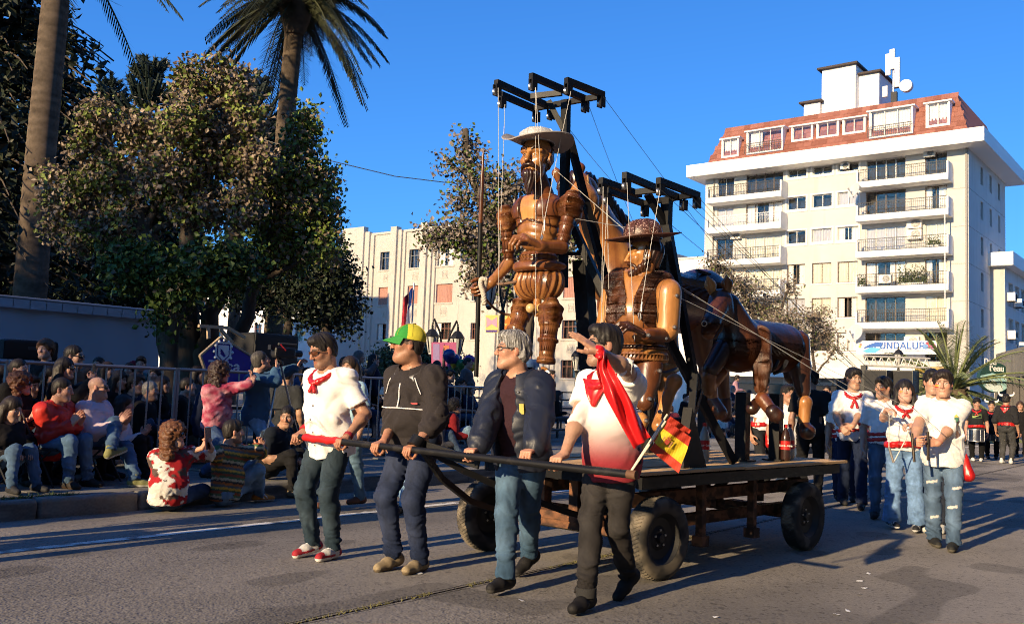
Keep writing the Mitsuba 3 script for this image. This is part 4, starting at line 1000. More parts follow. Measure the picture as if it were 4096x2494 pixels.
k2, zk2 = gantry('shorter black steel gantry with pulleys above the puppet in the brown hat', 7.75, None,
       [((2403, 722), (2560, 778)), ((2425, 760), (2592, 820)), ((2497, 700), (2716, 790)), ((2633, 722), (2793, 782))],
       [((2545, 766), (2640, 756)), ((2571, 812), (2765, 778))],
       [((2590, 775), (2656, 890), 0.05)],
       [(2410, 724), (2432, 764), (2507, 704), (2643, 726), (2580, 816), (2735, 790), (2788, 780)],
       [(((2668, 790), 0.0), ((2650, 1300), 0.1), 0.075), (((2668, 900), -0.02), ((2785, 1560), -0.15), 0.06), (((2600, 1220), 0.1), ((2935, 1848), 0.25), 0.062), (((2778, 1500), -0.15), ((2745, 1890), -0.55), 0.055), (((2800, 1560), -0.1), ((2700, 1885), -0.6), 0.045)], (2668, 790))
add(k2, 'gusset', obox(at(2772, 1548, 7.6), A_([WA, WN, [0, 0, 1.0]]), (0.05, 0.03, 0.07)), 'black_steel')
ft = at(2712, 1888, 7.15)
add(k2, 'foot', (A_([ft + [0, -0.04, 0], ft + [0.34, -0.08, 0], ft + [0.12, -0.05, 0.5], ft + [0, 0.04, 0], ft + [0.34, 0.0, 0], ft + [0.12, 0.03, 0.5]]), A_([[0, 1, 2], [3, 5, 4], [0, 3, 4], [0, 4, 1], [1, 4, 5], [1, 5, 2], [2, 5, 3], [2, 3, 0]])), 'black_steel')
sp = thing('puppet_stand', 'two thick black posts on the deck that carry the dark wooden donkey', 'stand')
for px, zt in ((2968, 0.6), (3102, 0.6)):
 b = gnd(px, 1845 if px < 3000 else 1842, DZ)
 add(sp, 'post', box(b - [0.05, 0.05, 0], b + [0.05, 0.05, 0.62]), 'black_steel')
 add(sp, 'base_plate', box(b - [0.1, 0.09, -0.006], b + [0.1, 0.09, 0.02]), 'black_steel')
# ------------------------------------------------------------------ the carved wooden puppets
def f_wood(p, n, uv):
 t = uv.x
 g1 = tfbm(p.x * 16, p.y * 16, p.z * 2.6, octaves=4)
 g2 = tnoise(p.x * 70, p.y * 70, p.z * 5)
 bl = tfbm(p.x * 5, p.y * 5, p.z * 4, octaves=3)
 v = dr.clip(t + 0.34 * (g1 - 0.5) + 0.08 * (g2 - 0.5) + 0.5 * (bl - 0.5), 0, 1)
 a = mix(mi.Color3f(0.022, 0.008, 0.005), mi.Color3f(0.15, 0.046, 0.013), smoothstep(0.0, 0.5, v))
 return mix(a, mi.Color3f(0.6, 0.28, 0.085), smoothstep(0.42, 1.0, v))
def f_wb(p, n, uv):
 return tfbm(p.x * 30, p.y * 30, p.z * 8, octaves=2)
scene['varnished_wood'] = {'type': 'bumpmap', 'scale': 0.002, 'arbitrary': proc(f_wb, 0.003), 'bsdf': {'type': 'principled', 'base_color': proc(f_wood), 'roughness': 0.32, 'specular': 0.5, 'clearcoat': 0.9, 'clearcoat_gloss': 0.93}}
def wood(parent, name, ps, h, tone, f=None, fn=None, **kw):
 m = carve(ps, h, f) if not isinstance(ps, tuple) else ps
 if not len(m[0]): return None
 t = np.full(len(m[0]), float(tone)) if fn is None else np.clip(fn(m[0]), 0, 1)
 return add(parent, name, m, 'varnished_wood', smooth=True, uv=np.stack([t, t], 1), **kw)
def turned(parent, name, a, b, prof, tone, n=26, **kw):
 """turned-wood limb from a to b; profile of (radius, fraction)"""
 a, b = A_(a), A_(b); L = np.linalg.norm(b - a)
 m = lathe([(r, t * L) for r, t in prof], n, a, b - a)
 t = np.repeat(A_([tone + 0.05 * math.sin(i * 1.7) for i in range(len(prof))]), n)
 return add(parent, name, m, 'varnished_wood', smooth=38 if False else True, uv=np.stack([t, t], 1), **kw)
def hand_prims(w, d, nrm, s=1.0, curl=0.5, side=1, spread=0.1, thumb=0.5, curls=None):
 """five-fingered hand: wrist w, direction d, palm normal nrm (the way the palm looks), side +1 when the thumb lies along d x nrm"""
 d = unit(d); nrm = unit(A_(nrm) - d * (d @ A_(nrm))); sd = np.cross(d, nrm) * side
 ps = []
 k = 0.008 * s
 palm_l = 0.088 * s
 lens = (0.042, 0.047, 0.043, 0.033)
 for i, off in enumerate((0.03, 0.0105, -0.0095, -0.0285)):
  b = w + d * palm_l * (1.0, 1.03, 0.99, 0.92)[i] + sd * off * s
  ps.append(C(w + d * 0.012 * s + sd * off * 0.62 * s, b, 0.0135 * s, 0.0115 * s, 0.014 * s))
  a = (curl if curls is None else curls[i]); ang = 0.0; p = b; L = lens[i] * s; r = 0.0092 * s
  f0 = unit(d + sd * off / 0.03 * spread)
  for j, q in enumerate((1.15, 1.35, 0.9)):
   ang += a * q
   dd = f0 * math.cos(ang) + nrm * math.sin(ang)
   e = p + dd * L
   ps.append(C(p, e, r, r * 0.92, 0.004 * s)); p = e; L *= 0.68; r *= 0.92
 t0 = w + d * 0.024 * s + sd * 0.026 * s + nrm * 0.006 * s
 td = unit(d * 0.62 + sd * (0.85 - 0.5 * thumb) + nrm * (0.25 + 0.5 * thumb))
 t1 = t0 + td * 0.042 * s
 t2 = t1 + unit(td + d * 0.5 + nrm * 0.35 * thumb - sd * 0.35 * thumb) * 0.032 * s
 t3 = t2 + unit(td * 0.6 + d * 0.9 - sd * 0.5 * thumb + nrm * 0.2) * 0.024 * s
 ps += [C(t0, t1, 0.0155 * s, 0.0115 * s, 0.012 * s), C(t1, t2, 0.0112 * s, 0.0102 * s, 0.004 * s), C(t2, t3, 0.0102 * s, 0.0085 * s, 0.004 * s)]
 return ps
def headframe(yaw, pitch=0.0, roll=0.0):
 """rows: x = the figure's left, y = its facing, z = up; yaw in degrees of world direction"""
 a, p, r = map(math.radians, (yaw, pitch, roll))
 f = A_([math.cos(a) * math.cos(p), math.sin(a) * math.cos(p), math.sin(p)])
 l = A_([-math.sin(a), math.cos(a), 0.0])
 u = np.cross(f, l)
 return A_([l * math.cos(r) + u * math.sin(r), f, u * math.cos(r) - l * math.sin(r)])
def hp(c, R, s):
 """local head point -> world"""
 return lambda x, y, z: A_(c) + (R[0] * x + R[1] * y + R[2] * z) * s
def puppet_head(k, c, R, s, tone, gaunt=True):
 q = hp(c, R, s); w = 1.0 if not gaunt else 0.9
 ps = [E(q(0, -0.012, 0.045), A_([0.078, 0.095, 0.088]) * s, R), E(q(0, 0.02, -0.04), A_([0.062 * w, 0.07, 0.095]) * s, R, 0.03 * s),
          C(q(0, 0.07, -0.115), q(0, 0.06, -0.09), 0.024 * s, 0.03 * s, 0.03 * s)]
 for sx in (-1, 1):
  ps += [E(q(0.042 * sx, 0.06, -0.02), 0.024 * s, None, 0.025 * s), C(q(0.012 * sx, 0.09, 0.03), q(0.055 * sx, 0.066, 0.032), 0.012 * s, 0.011 * s, 0.012 * s),
               E(q(0.08 * sx, -0.008, -0.002), A_([0.011, 0.022, 0.036]) * s, R, 0.006 * s)]
 ps += [C(q(0, 0.094, 0.022), q(0, 0.122, -0.032), 0.0095 * s, 0.0135 * s, 0.012 * s), E(q(0.012, 0.105, -0.036), 0.0095 * s, None, 0.006 * s), E(q(-0.012, 0.105, -0.036), 0.0095 * s, None, 0.006 * s)]
 for sx in (-1, 1): ps += [E(q(0.034 * sx, 0.102, 0.008), A_([0.019, 0.018, 0.013]) * s, R, 0.012 * s, -1), E(q(0.033 * sx, 0.072, 0.007), A_([0.016, 0.016, 0.011]) * s, R, 0.002)]
 ps += [C(q(-0.02, 0.088, -0.072), q(0.02, 0.088, -0.072), 0.006 * s, None, 0.006 * s), C(q(-0.016, 0.086, -0.083), q(0.016, 0.086, -0.083), 0.008 * s, None, 0.006 * s)]
 for sx in (-1, 1): ps.append(E(q(0.09 * sx, 0.0, -0.004), A_([0.006, 0.012, 0.02]) * s, R, 0.006 * s, -1))
 def fn(v):
  L = (v - A_(c)) @ R.T / s
  t = np.full(len(v), tone)
  t -= 0.35 * np.clip((-L[:, 1] + 0.0) / 0.04, 0, 1) * (np.abs(L[:, 0]) < 0.075)
  lip = (np.abs(L[:, 2] + 0.078) < 0.011) & (np.abs(L[:, 0]) < 0.024) & (L[:, 1] > 0.08); t[lip] -= 0.05
  e = ((np.abs(L[:, 0]) - 0.033) ** 2 / 0.017 ** 2 + (L[:, 2] - 0.007) ** 2 / 0.0095 ** 2 < 1) & (L[:, 1] > 0.06); t[e] = 1.0
  ir = ((np.abs(L[:, 0]) - 0.033) ** 2 + (L[:, 2] - 0.007) ** 2 < 0.007 ** 2) & (L[:, 1] > 0.06); t[ir] = 0.0
  t[(np.abs(L[:, 0]) < 0.02) & (L[:, 2] < -0.036) & (L[:, 2] > -0.05) & (L[:, 1] > 0.09)] -= 0.3
  return t
 wood(k, 'head', ps, 0.005 * s, tone, fn=fn)
 # carved brows, moustache
 for sx in (-1, 1):
  pts = [q(0.012 * sx, 0.1, 0.03), q(0.03 * sx, 0.095, 0.047), q(0.05 * sx, 0.08, 0.046), q(0.064 * sx, 0.062, 0.034)]
  wood(k, 'eyebrow', tube(pts, A_([0.006, 0.009, 0.008, 0.004]) * s, 8), 0, 0.06)
 return q
def hairy(name, k, ps, h, tone, amp, dirn=(0, 0, 1), fr=80):
 d = unit(dirn); fr_ = frame(d)
 def f(P):
  l = P @ fr_.T
  return field(ps, P) + amp * np.sin(l[:, 1] * fr + 3 * np.sin(l[:, 0] * 22) + l[:, 2] * fr * 0.8)
 return wood(k, name, ps, h, tone, f=f)
def hat(k, c, R, s, brim, curl, dome, mats, tone_rim):
 """felt-like hat: brim radius, curl(theta) lifts the brim; dome profile (radius, height)"""
 th = np.linspace(0, 2 * np.pi, 73); rr = np.linspace(dome[0][0] * 0.98, brim, 10)
 P = np.zeros((10, 73, 3))
 for i, r in enumerate(rr):
  t = (r - rr[0]) / (rr[-1] - rr[0])
  z = curl(th, t)
  P[i] = A_(c) + (np.cos(th) * r)[:, None] * R[0] + (np.sin(th) * r)[:, None] * R[1] + z[:, None] * R[2]
 add(k, 'brim', shell(P[:, ::-1], 0.008), mats[1], smooth=40)
 add(k, 'dome', lathe([(r, z) for r, z in dome], 40, c, R[2]), mats[0], smooth=40)
 for i in range(8):
  a = i * np.pi / 4 + 0.2
  pts = [A_(c) + (R[0] * math.cos(a) + R[1] * math.sin(a)) * (r + 0.002) + R[2] * z for r, z in dome]
  add(k, 'seam', tube(pts, 0.004, 5), tone_rim)
def f_glit(base, spark):
 def fn(p, n, uv):
  r = cell_rand(dr.floor(p.x * 170), dr.floor(p.y * 170), dr.floor(p.z * 170))
  return mix(mi.Color3f(*base), mi.Color3f(*spark), smoothstep(0.86, 0.97, r))
 return fn
scene['brown_glitter'] = {'type': 'twosided', 'bsdf': {'type': 'principled', 'base_color': proc(f_glit((0.07, 0.025, 0.018), (0.75, 0.5, 0.42))), 'roughness': 0.45, 'specular': 0.6}}
scene['silver_glitter'] = {'type': 'twosided', 'bsdf': {'type': 'principled', 'base_color': proc(f_glit((0.4, 0.4, 0.4), (0.85, 0.85, 0.85))), 'roughness': 0.5, 'specular': 0.5}}
GREYB = mat((0.33, 0.3, 0.28), 0.7, two=True); BRB = mat((0.09, 0.035, 0.026), 0.6, two=True)
# ---- the tall knight-like marionette, facing up the street towards -X
DK = 7.6
kn_ = thing('wooden_marionette', 'tall varnished wooden marionette with pointed beard, white wide-brimmed hat and carved armour', 'marionette', 'carved wooden puppets on the wagon')
mpx = DK / FPX
def c1(x, y, o=0.0): return at(1950 + x / 2.5, 480 + y / 2.5, DK + o)
def c2_(x, y, o=0.0): return at(1880 + x / 2.142, 950 + y / 2.142, DK + o)
FWD, LEFT, UPZ = A_([-1.0, 0, 0]), A_([0, -1.0, 0]), A_([0, 0, 1.0])
RB_ = A_([LEFT, FWD, UPZ])
hc = c1(490, 400, 0.02)
HR = headframe(192, 2, 0)
q = puppet_head(kn_, hc, HR, 1.52, 0.74)
hairy('beard', kn_, [C(q(0, 0.085, -0.1), q(0, 0.075, -0.2), 0.046, 0.018), C(q(-.02, 0.08, -0.1), q(0, 0.072, -0.17), 0.04, 0.02, 0.03), C(q(.03, 0.07, -0.1), q(0, 0.07, -0.17), 0.035, 0.02, 0.03)], 0.007, 0.1, 0.004, fr=170)
for sx in (-1, 1):
 wood(kn_, 'moustache', tube([q(0.0, 0.112, -0.052), q(0.02 * sx, 0.106, -0.052), q(0.042 * sx, 0.085, -0.062), q(0.052 * sx, 0.07, -0.09)], A_([0.008, 0.012, 0.011, 0.003]) * 1.3, 8), 0, 0.08)
hairy('hair', kn_, [E(q(0, -0.03, 0.03), A_([0.083, 0.088, 0.098]) * 1.52, HR), C(q(0.07, -0.01, 0.02), q(0.075, 0.015, -0.03), 0.02, 0.01, 0.02), C(q(-0.07, -0.01, 0.02), q(-0.075, 0.015, -0.03), 0.02, 0.01, 0.02)], 0.008, 0.05, 0.003, fr=120)
wood(kn_, 'neck', [C(q(0, -0.02, -0.08), c1(560, 760, 0.05), 0.075, 0.09)], 0.01, 0.2)
hk = add(kn_, 'hat', lathe([(0.12, -0.01), (0.125, 0.0), (0.125, 0.02), (0.12, 0.03)], 24, q(0, -0.01, 0.1), HR[2]), mat((0.3, 0.29, 0.28), 0.7))
HT = A_([HR[0], unit(HR[1] + HR[2] * 0.04), unit(HR[2] - HR[1] * 0.04)])
hat(hk, q(0, -0.005, 0.096), HT, 1, 0.3, lambda th, t: 0.12 * np.clip(np.cos(th - math.radians(200)), 0, 1) ** 2 * t ** 1.6 + 0.05 * np.clip(np.cos(th - math.radians(20)), 0, 1) * t ** 1.5 - 0.055 * np.clip(np.sin(th), 0, 1) * t, [(0.14, -0.01), (0.155, 0.03), (0.15, 0.07), (0.12, 0.1), (0.06, 0.118), (0.002, 0.122)], ('silver_glitter', GREYB), mat((0.6, 0.6, 0.6), 0.6))
# cuirass
tc = c1(520, 1000, 0.1)
def tq(x, y, z): return tc + LEFT * x + FWD * y + UPZ * z
ps = [E(tq(0, 0.0, 0.02), (0.15, 0.2, 0.22), None), E(tq(0.0, 0.03, 0.08), (0.15, 0.23, 0.13), None, 0.06), E(tq(0, 0.02, -0.12), (0.14, 0.17, 0.16), None, 0.08)]
def torso_t(v):
 l = v - tc; x, z, y = -l[:, 1], l[:, 2], -l[:, 0]
 t = np.full(len(v), 0.5)
 mid = (np.abs(x) < 0.075 + 0.12 * np.clip(z, -0.05, 0.2)) & (y > 0) & (z > -0.02 - 0.0 * x) & (z < 0.19)
 t[mid] = 0.86
 seam = np.abs(np.abs(x) - (0.078 + 0.12 * np.clip(z, -0.05, 0.2))) < 0.008
 t[seam & (y > 0) & (z > -0.03)] = 0.12
 t[(z < -0.02) & (y > 0)] = 0.62
 t[(np.abs(z + 0.02 + 0.3 * np.abs(x)) < 0.008) & (y > 0)] = 0.15
 return np.where((np.abs(x) > 0.09) & (z > 0) & ~seam, 0.36, t)
def torso_f(P):
 l = P - tc; x, z, y = -l[:, 1], l[:, 2], -l[:, 0]
 a = np.abs(np.abs(x) - (0.078 + 0.12 * np.clip(z, -0.05, 0.2)))
 d = field(ps, P) + 0.012 * np.exp(-(a / 0.012) ** 2) * (y > 0) * (z > -0.04)
 plate = (np.abs(x) > 0.09) & (z > -0.0) & (z < 0.2)
 d = d - 0.014 * plate * (y > -0.02)
 d += 0.007 * np.abs(np.sin(z * 40 + 9 * np.abs(x))) ** 6 * (z < -0.05) * (z > -0.22)
 return d
wood(kn_, 'cuirass', ps, 0.008, 0.5, f=torso_f, fn=torso_t)
wc = c1(510, 1385, 0.1)
turned(kn_, 'waist_band', wc - UPZ * 0.045, wc + UPZ * 0.045, [(0.02, 0), (0.155, 0.02), (0.165, 0.15), (0.16, 0.3), (0.15, 0.4), (0.162, 0.5), (0.16, 0.7), (0.148, 0.85), (0.14, 1)], 0.5)
pc = c1(520, 1460, 0.1)
pp = [E(pc, (0.2, 0.235, 0.05)), E(pc - UPZ * 0.03 + FWD * 0.06, (0.15, 0.2, 0.05), None, 0.03)]
wood(kn_, 'tasset', pp, 0.008, 0.5, f=lambda P: np.maximum(field(pp, P), -(P[:, 2] - pc[2]) - 0.055))
bc = c2_(590, 395, 0.1)
bp = [E(bc + LEFT * 0.09, (0.15, 0.135, 0.14)), E(bc - LEFT * 0.09, (0.15, 0.135, 0.14), None, 0.02), E(bc + UPZ * 0.03, (0.15, 0.2, 0.12), None, 0.05)]
def breech_f(P):
 l = P - bc; an = np.arctan2(l[:, 1], -l[:, 0]); return field(bp, P) + 0.012 * np.abs(np.sin(an * 10 + 0.6 * np.sin(l[:, 2] * 14))) * np.exp(-(l[:, 2] / 0.12) ** 4) - 0.006
wood(kn_, 'breeches', bp, 0.008, 0.62, f=breech_f, fn=lambda v: 0.66 - 0.35 * (np.abs(np.sin(np.arctan2(v[:, 1] - bc[1], bc[0] - v[:, 0]) * 10 + 0.6 * np.sin((v[:, 2] - bc[2]) * 14))) > 0.93))
wood(kn_, 'crotch_post', [C(c2_(580, 540, 0.1), c2_(570, 650, 0.1), 0.035, 0.028)], 0.008, 0.66)
for px in (520, 612): add(kn_, 'hip_ball', sphere(c2_(px, 605, 0.06), 0.041, 14), mat((0.56, 0.38, 0.16), 0.35, 0, 0.5, 0.8), smooth=True)
RING = [(0.0, 0.0), (0.062, 0.02), (0.064, 0.2), (0.06, 0.34), (0.07, 0.37), (0.07, 0.41), (0.058, 0.44), (0.057, 0.66), (0.067, 0.69), (0.067, 0.73), (0.054, 0.76), (0.052, 0.9), (0.062, 0.93), (0.062, 0.99), (0.0, 1.0)]
def rib_pauldron(k, c, d, r, tone, n=4):
 """ribbed shoulder or hip guard"""
 fr_ = frame(d)
 ps = [E(c, (r * 1.25, r, r), fr_), BX(c + fr_[0] * r * 0.2, (r * 0.85, r * 0.8, r * 0.75), fr_, 0.03, 0.03)]
 def f(P):
  l = (P - A_(c, float)) @ fr_.T
  return field(ps, P) + 0.006 * np.sin(l[:, 0] / r * 7 + 1.5 * np.abs(l[:, 1] / r)) * (l[:, 0] < r * 0.5)
 wood(k, 'armour_guard', ps, 0.008, tone, f=f, fn=lambda v: tone + 0.08 * np.sin(((v - A_(c)) @ fr_.T)[:, 0] / r * 7 + 1.5 * np.abs(((v - A_(c)) @ fr_.T)[:, 1] / r)))
sl, sr = c1(835, 850, -0.1), c1(190, 985, 0.28)
el, er = c1(740, 1270, -0.16), c1(215, 1395, 0.3)
rib_pauldron(kn_, sl, el - sl, 0.098, 0.4); rib_pauldron(kn_, sr, er - sr, 0.092, 0.55)
turned(kn_, 'upper_arm', sl + (el - sl) * 0.15, el, [(r * 0.92, t) for r, t in RING], 0.42); turned(kn_, 'upper_arm', sr + (er - sr) * 0.15, er + (er - sr) * 0.06, [(r * 0.86, t) for r, t in RING], 0.5)
wl, wr_ = c1(535, 1262, -0.3), c2_(195, 372, 0.2)
wood(kn_, 'forearm', [C(el + [0, 0, -0.0], wl, 0.06, 0.042), C(wl, wl + (wl - el) * 0.06, 0.047, 0.047)], 0.008, 0.6)
wood(kn_, 'forearm', [C(er + [0, 0, -0.03], wr_, 0.055, 0.038), C(wr_, wr_ + unit(wr_ - er) * 0.02, 0.043, 0.043)], 0.008, 0.62)
hd = c1(340, 1150, -0.36)
wood(kn_, 'hand', hand_prims(wl, hd - wl, (-0.2, 0.6, -0.75), 1.75, 0.62, -1, 0.15, 0.6), 0.0065, 0.6)
hgr = c2_(66, 452, 0.16)
ln_ = thing('lance', 'long black lance with varnished wooden tip held upright by the tall marionette', 'lance')
lt, lm_, lb_ = at(1163 * S2, 362 * S2, DK + 0.12), at(1156 * S2, 540 * S2, DK + 0.12), at(1146 * S2, 905 * S2, DK + 0.12)
wood(ln_, 'tip', tube([lm_, lm_ + (lt - lm_) * 0.5, lt], [0.017, 0.02, 0.006], 12), 0, 0.32)
add(ln_, 'shaft', cyl(lb_, lm_ + (lt - lm_) * 0.02, 0.02, 14), 'black_steel', smooth=40)
hw = hgr + (wr_ - hgr) * 0.62
wood(kn_, 'hand', hand_prims(wr_ + (hgr - wr_) * 0.12, hgr - wr_ + [0, 0.02, 0.0], (-0.35, -0.9, -0.1), 1.55, 0.78, 1, 0.05, 0.4), 0.0065, 0.55)
# rope hung from the hand
rp = thing('rope', 'twisted white and brown rope hanging from the marionette hand holding the lance', 'rope')
def twisted(pts, r, n=120, turns=9):
 pts = A_(pts, float); t = np.linspace(0, 1, n)
 from scipy.interpolate import CubicSpline
 cs = CubicSpline(np.linspace(0, 1, len(pts)), pts); q = cs(t); tg = cs(t, 1); ms = []
 for ph in (0, 2.09, 4.19):
  o = []
  for i in range(n):
   f_ = frame(tg[i]); a = ph + t[i] * turns * 6.283; o.append(q[i] + (f_[1] * math.cos(a) + f_[2] * math.sin(a)) * r * 0.5)
  ms.append(tube(o, r * 0.6, 6))
 return cat(ms)
ROPEW = mat((0.55, 0.5, 0.42), 0.9)
ro = -0.02
add(rp, 'white_end', twisted([c2_(118, 355, ro), c2_(92, 372, ro), c2_(95, 420, ro), c2_(108, 455, ro), c2_(118, 500, ro), c2_(122, 575, ro)], 0.02, 70, 5), ROPEW, smooth=True)
add(rp, 'white_loop', twisted([c2_(118, 355, ro), c2_(140, 368, ro), c2_(128, 420, ro + 0.03), c2_(112, 490, ro)], 0.016, 40, 4), ROPEW, smooth=True)
add(rp, 'brown_length', twisted([c2_(118, 490, ro), c2_(150, 545, 0.05), c2_(215, 610, 0.1), c2_(290, 652, 0.15), c2_(365, 660, 0.15)], 0.011, 90, 9), mat((0.13, 0.07, 0.04), 0.9), smooth=True)
add(rp, 'brown_length', twisted([c2_(235, 398, 0.15), c2_(310, 392, 0.1), c2_(400, 375, 0.05)], 0.011, 50, 5), mat((0.2, 0.12, 0.08), 0.9), smooth=True)
# legs
hl, hr_ = c2_(690, 640, -0.05), c2_(450, 600, 0.2)
kl, kr = c2_(650, 1080, -0.12), c2_(375, 880, 0.05)
rib_pauldron(kn_, hl, kl - hl, 0.098, 0.5, 4); rib_pauldron(kn_, hr_, kr - hr_, 0.09, 0.5, 4)
LEG = [(0.0, 0.0), (0.085, 0.02), (0.092, 0.1), (0.1, 0.16), (0.1, 0.2), (0.086, 0.23), (0.08, 0.4), (0.082, 0.46), (0.098, 0.48), (0.1, 0.53), (0.08, 0.56), (0.072, 0.75), (0.07, 0.86), (0.086, 0.88), (0.09, 0.94), (0.086, 0.99), (0.0, 1.0)]
turned(kn_, 'thigh', hl + (kl - hl) * 0.08, kl, [(r * 0.88, t) for r, t in LEG], 0.52); turned(kn_, 'thigh', hr_ + (kr - hr_) * 0.08, kr + (kr - hr_) * 0.3, [(r * 0.85, t) for r, t in LEG], 0.5)
al, ar = c2_(636, 1420, -0.08), c2_(330, 1400, 0.1)
wood(kn_, 'shin', [C(c2_(625, 1170, -0.12), al, 0.062, 0.062), C(c2_(632, 1290, -0.12), al, 0.075, 0.06, 0.03)], 0.008, 0.66)
wood(kn_, 'shin', [C(kr + (kr - hr_) * 0.42, ar, 0.07, 0.05)], 0.01, 0.55)
wood(kn_, 'boot', [C(al + UPZ * 0.02, al - UPZ * 0.14, 0.065, 0.055), C(al - UPZ * 0.12, al - UPZ * 0.22 + FWD * 0.1, 0.06, 0.04, 0.03)], 0.01, 0.6)
wood(kn_, 'boot', [C(ar + UPZ * 0.02, ar - UPZ * 0.1, 0.055, 0.05), C(ar - UPZ * 0.08, ar - UPZ * 0.18 + FWD * 0.1, 0.055, 0.04, 0.03)], 0.01, 0.6)
add(kn_, 'joint_bolt', cat([sphere(c2_(600, 1140, -0.2), 0.018), cyl(c2_(592, 1110, -0.2), c2_(590, 1180, -0.2), 0.014), cyl(c2_(660, 1155, -0.21), c2_(664, 1155, -0.2), 0.02)]), STEEL, kind='stuff')
add(kn_, 'back_post', bar(c1(600, 580, 0.15), c1(600, 800, 0.18), 0.06), 'black_steel')
# ---- the stout squire-like marionette
DS = 7.3
sq = thing('wooden_marionette', 'stout wooden marionette with short beard, brown glitter hat and dark carved waistcoat', 'marionette', 'carved wooden puppets on the wagon')
def c3(x, y, o=0.0): return at(2350 + x / 2.5, 850 + y / 2.5, DS + o)
def c4(x, y, o=0.0): return at(2350 + x / 2.5, 1350 + y / 2.5, DS + o)
hs = c3(575, 430, 0.05)
HS = headframe(128, -3, 0)
q = puppet_head(sq, hs, HS, 1.25, 0.68, False)
hairy('beard', sq, [C(q(0, 0.088, -0.118), q(0.07, 0.02, -0.07), 0.03, 0.03), C(q(0, 0.088, -0.118), q(-0.07, 0.02, -0.07), 0.03, 0.03, 0.02), C(q(-0.075, 0.01, -0.05), q(-0.078, 0.0, 0.02), 0.02, 0.016, 0.02), C(q(0.075, 0.01, -0.05), q(0.078, 0.0, 0.02), 0.02, 0.016, 0.02)], 0.006, 0.12, 0.004, fr=200)
for sx in (-1, 1): wood(sq, 'moustache', tube([q(0, 0.11, -0.052), q(0.02 * sx, 0.103, -0.052), q(0.045 * sx, 0.078, -0.066), q(0.055 * sx, 0.06, -0.085)], A_([0.009, 0.014, 0.014, 0.006]), 8), 0, 0.14)
hairy('hair', sq, [E(q(0, -0.03, 0.025), A_([0.084, 0.092, 0.1]) * 1.25, HS), C(q(0.0, -0.07, 0.0), q(0, -0.065, -0.06), 0.06, 0.04, 0.03)], 0.008, 0.07, 0.004, fr=130)
wood(sq, 'neck', [C(q(0, -0.01, -0.07), c3(530, 690, 0.08), 0.07, 0.085)], 0.01, 0.66)
hk = add(sq, 'hat', lathe([(0.12, -0.01), (0.122, 0.0), (0.122, 0.015), (0.12, 0.02)], 24, q(0, -0.005, 0.085), HS[2]), BRB)
hx = A_([CAM[0] * 1.0, -CAM[2], UPZ]); hx[0] = unit(CAM[0] + UPZ * 0.045); hx[2] = unit(UPZ - CAM[2] * 0.07 - CAM[0] * 0.045); hx[1] = np.cross(hx[2], hx[0])
hat(hk, c3(555, 255, 0.04), hx, 1, 0.305, lambda th, t: 0.03 * np.clip(np.cos(th), 0, 1) ** 2 * t ** 1.5 + 0.006 * np.sin(3 * th) * t, [(0.152, -0.01), (0.158, 0.03), (0.15, 0.07), (0.128, 0.11), (0.085, 0.138), (0.04, 0.149), (0.002, 0.15)], ('brown_glitter', BRB), mat((0.035, 0.013, 0.01), 0.6))
tc2 = c3(500, 900, 0.12)
TR = rotz(-8) @ np.eye(3)
LF2, FW2 = A_([0.28, -0.96, 0]), A_([-0.96, -0.28, 0])
def tq2(x, y, z): return tc2 + LF2 * x + FW2 * y + UPZ * z
RB2 = A_([LF2, FW2, UPZ])
p2 = [E(tq2(0, 0, 0.1), (0.25, 0.17, 0.17), RB2), E(tq2(0, 0.05, -0.1), (0.23, 0.2, 0.22), RB2, 0.1), E(tq2(0, 0.04, -0.24), (0.2, 0.17, 0.12), RB2, 0.06), C(tq2(-0.2, -0.02, 0.16), tq2(0.2, -0.02, 0.16), 0.08, None, 0.08)]
def vest(x, y, z):
 return ((np.abs(x + 0.0) > 0.03 + 0.3 * np.clip(z - 0.02, 0, 1)) & (z > -0.12 - 0.0 * x)) | ((np.abs(x) > 0.04 + 0.9 * np.clip(-0.1 - z, 0, 1)) & (z <= -0.12) & (z > -0.3))
def lo2(v):
 l = (v - tc2) @ RB2.T
 return l[:, 0], l[:, 1], l[:, 2]
def sq_f(P):
 x, y, z = lo2(P)
 m = vest(x, y, z) | (y < 0.02)
 d = field(p2, P) - 0.012 * m
 d += 0.004 * np.abs(np.sin(z * 45)) ** 12 * m
 return d
def sq_t(v):
 x, y, z = lo2(v); m = vest(x, y, z) | (y < 0.02)
 return np.where(m, 0.1 + 0.14 * (np.abs(np.sin(z * 45)) > 0.985) + 0.12 * (meshkit.noise(v * 6) - 0.3), np.where(z < -0.1, 0.56, 0.7))
wood(sq, 'torso', p2, 0.008, 0.4, f=sq_f, fn=sq_t)
kc = c3(520, 1395, 0.12)
turned(sq, 'skirt', kc - UPZ * 0.075, kc + UPZ * 0.06, [(0.02, 0), (0.225, 0.0), (0.235, 0.08), (0.232, 0.4), (0.215, 0.62), (0.205, 0.65), (0.21, 0.7), (0.208, 0.92), (0.2, 0.96), (0.02, 1)], 0.6, 48)
turned(sq, 'belt', kc + UPZ * 0.018, kc + UPZ * 0.052, [(0.2, 0), (0.224, 0.1), (0.224, 0.9), (0.2, 1)], 0.05, 48)
sL, eL, wL, sR, eR = c3(812, 780, -0.06), c3(795, 1225, -0.1), c3(560, 1212, -0.3), c3(240, 830, 0.2), c3(160, 1190, 0.2)
wood(sq, 'upper_arm', [C(sL, eL - (eL - sL) * 0.16, 0.094, 0.09), C(sL + (eL - sL) * 0.1, eL - (eL - sL) * 0.1, 0.095, 0.078, 0.03)], 0.009, 0.72)
wood(sq, 'upper_arm', [C(sR, eR, 0.085, 0.07)], 0.009, 0.72)
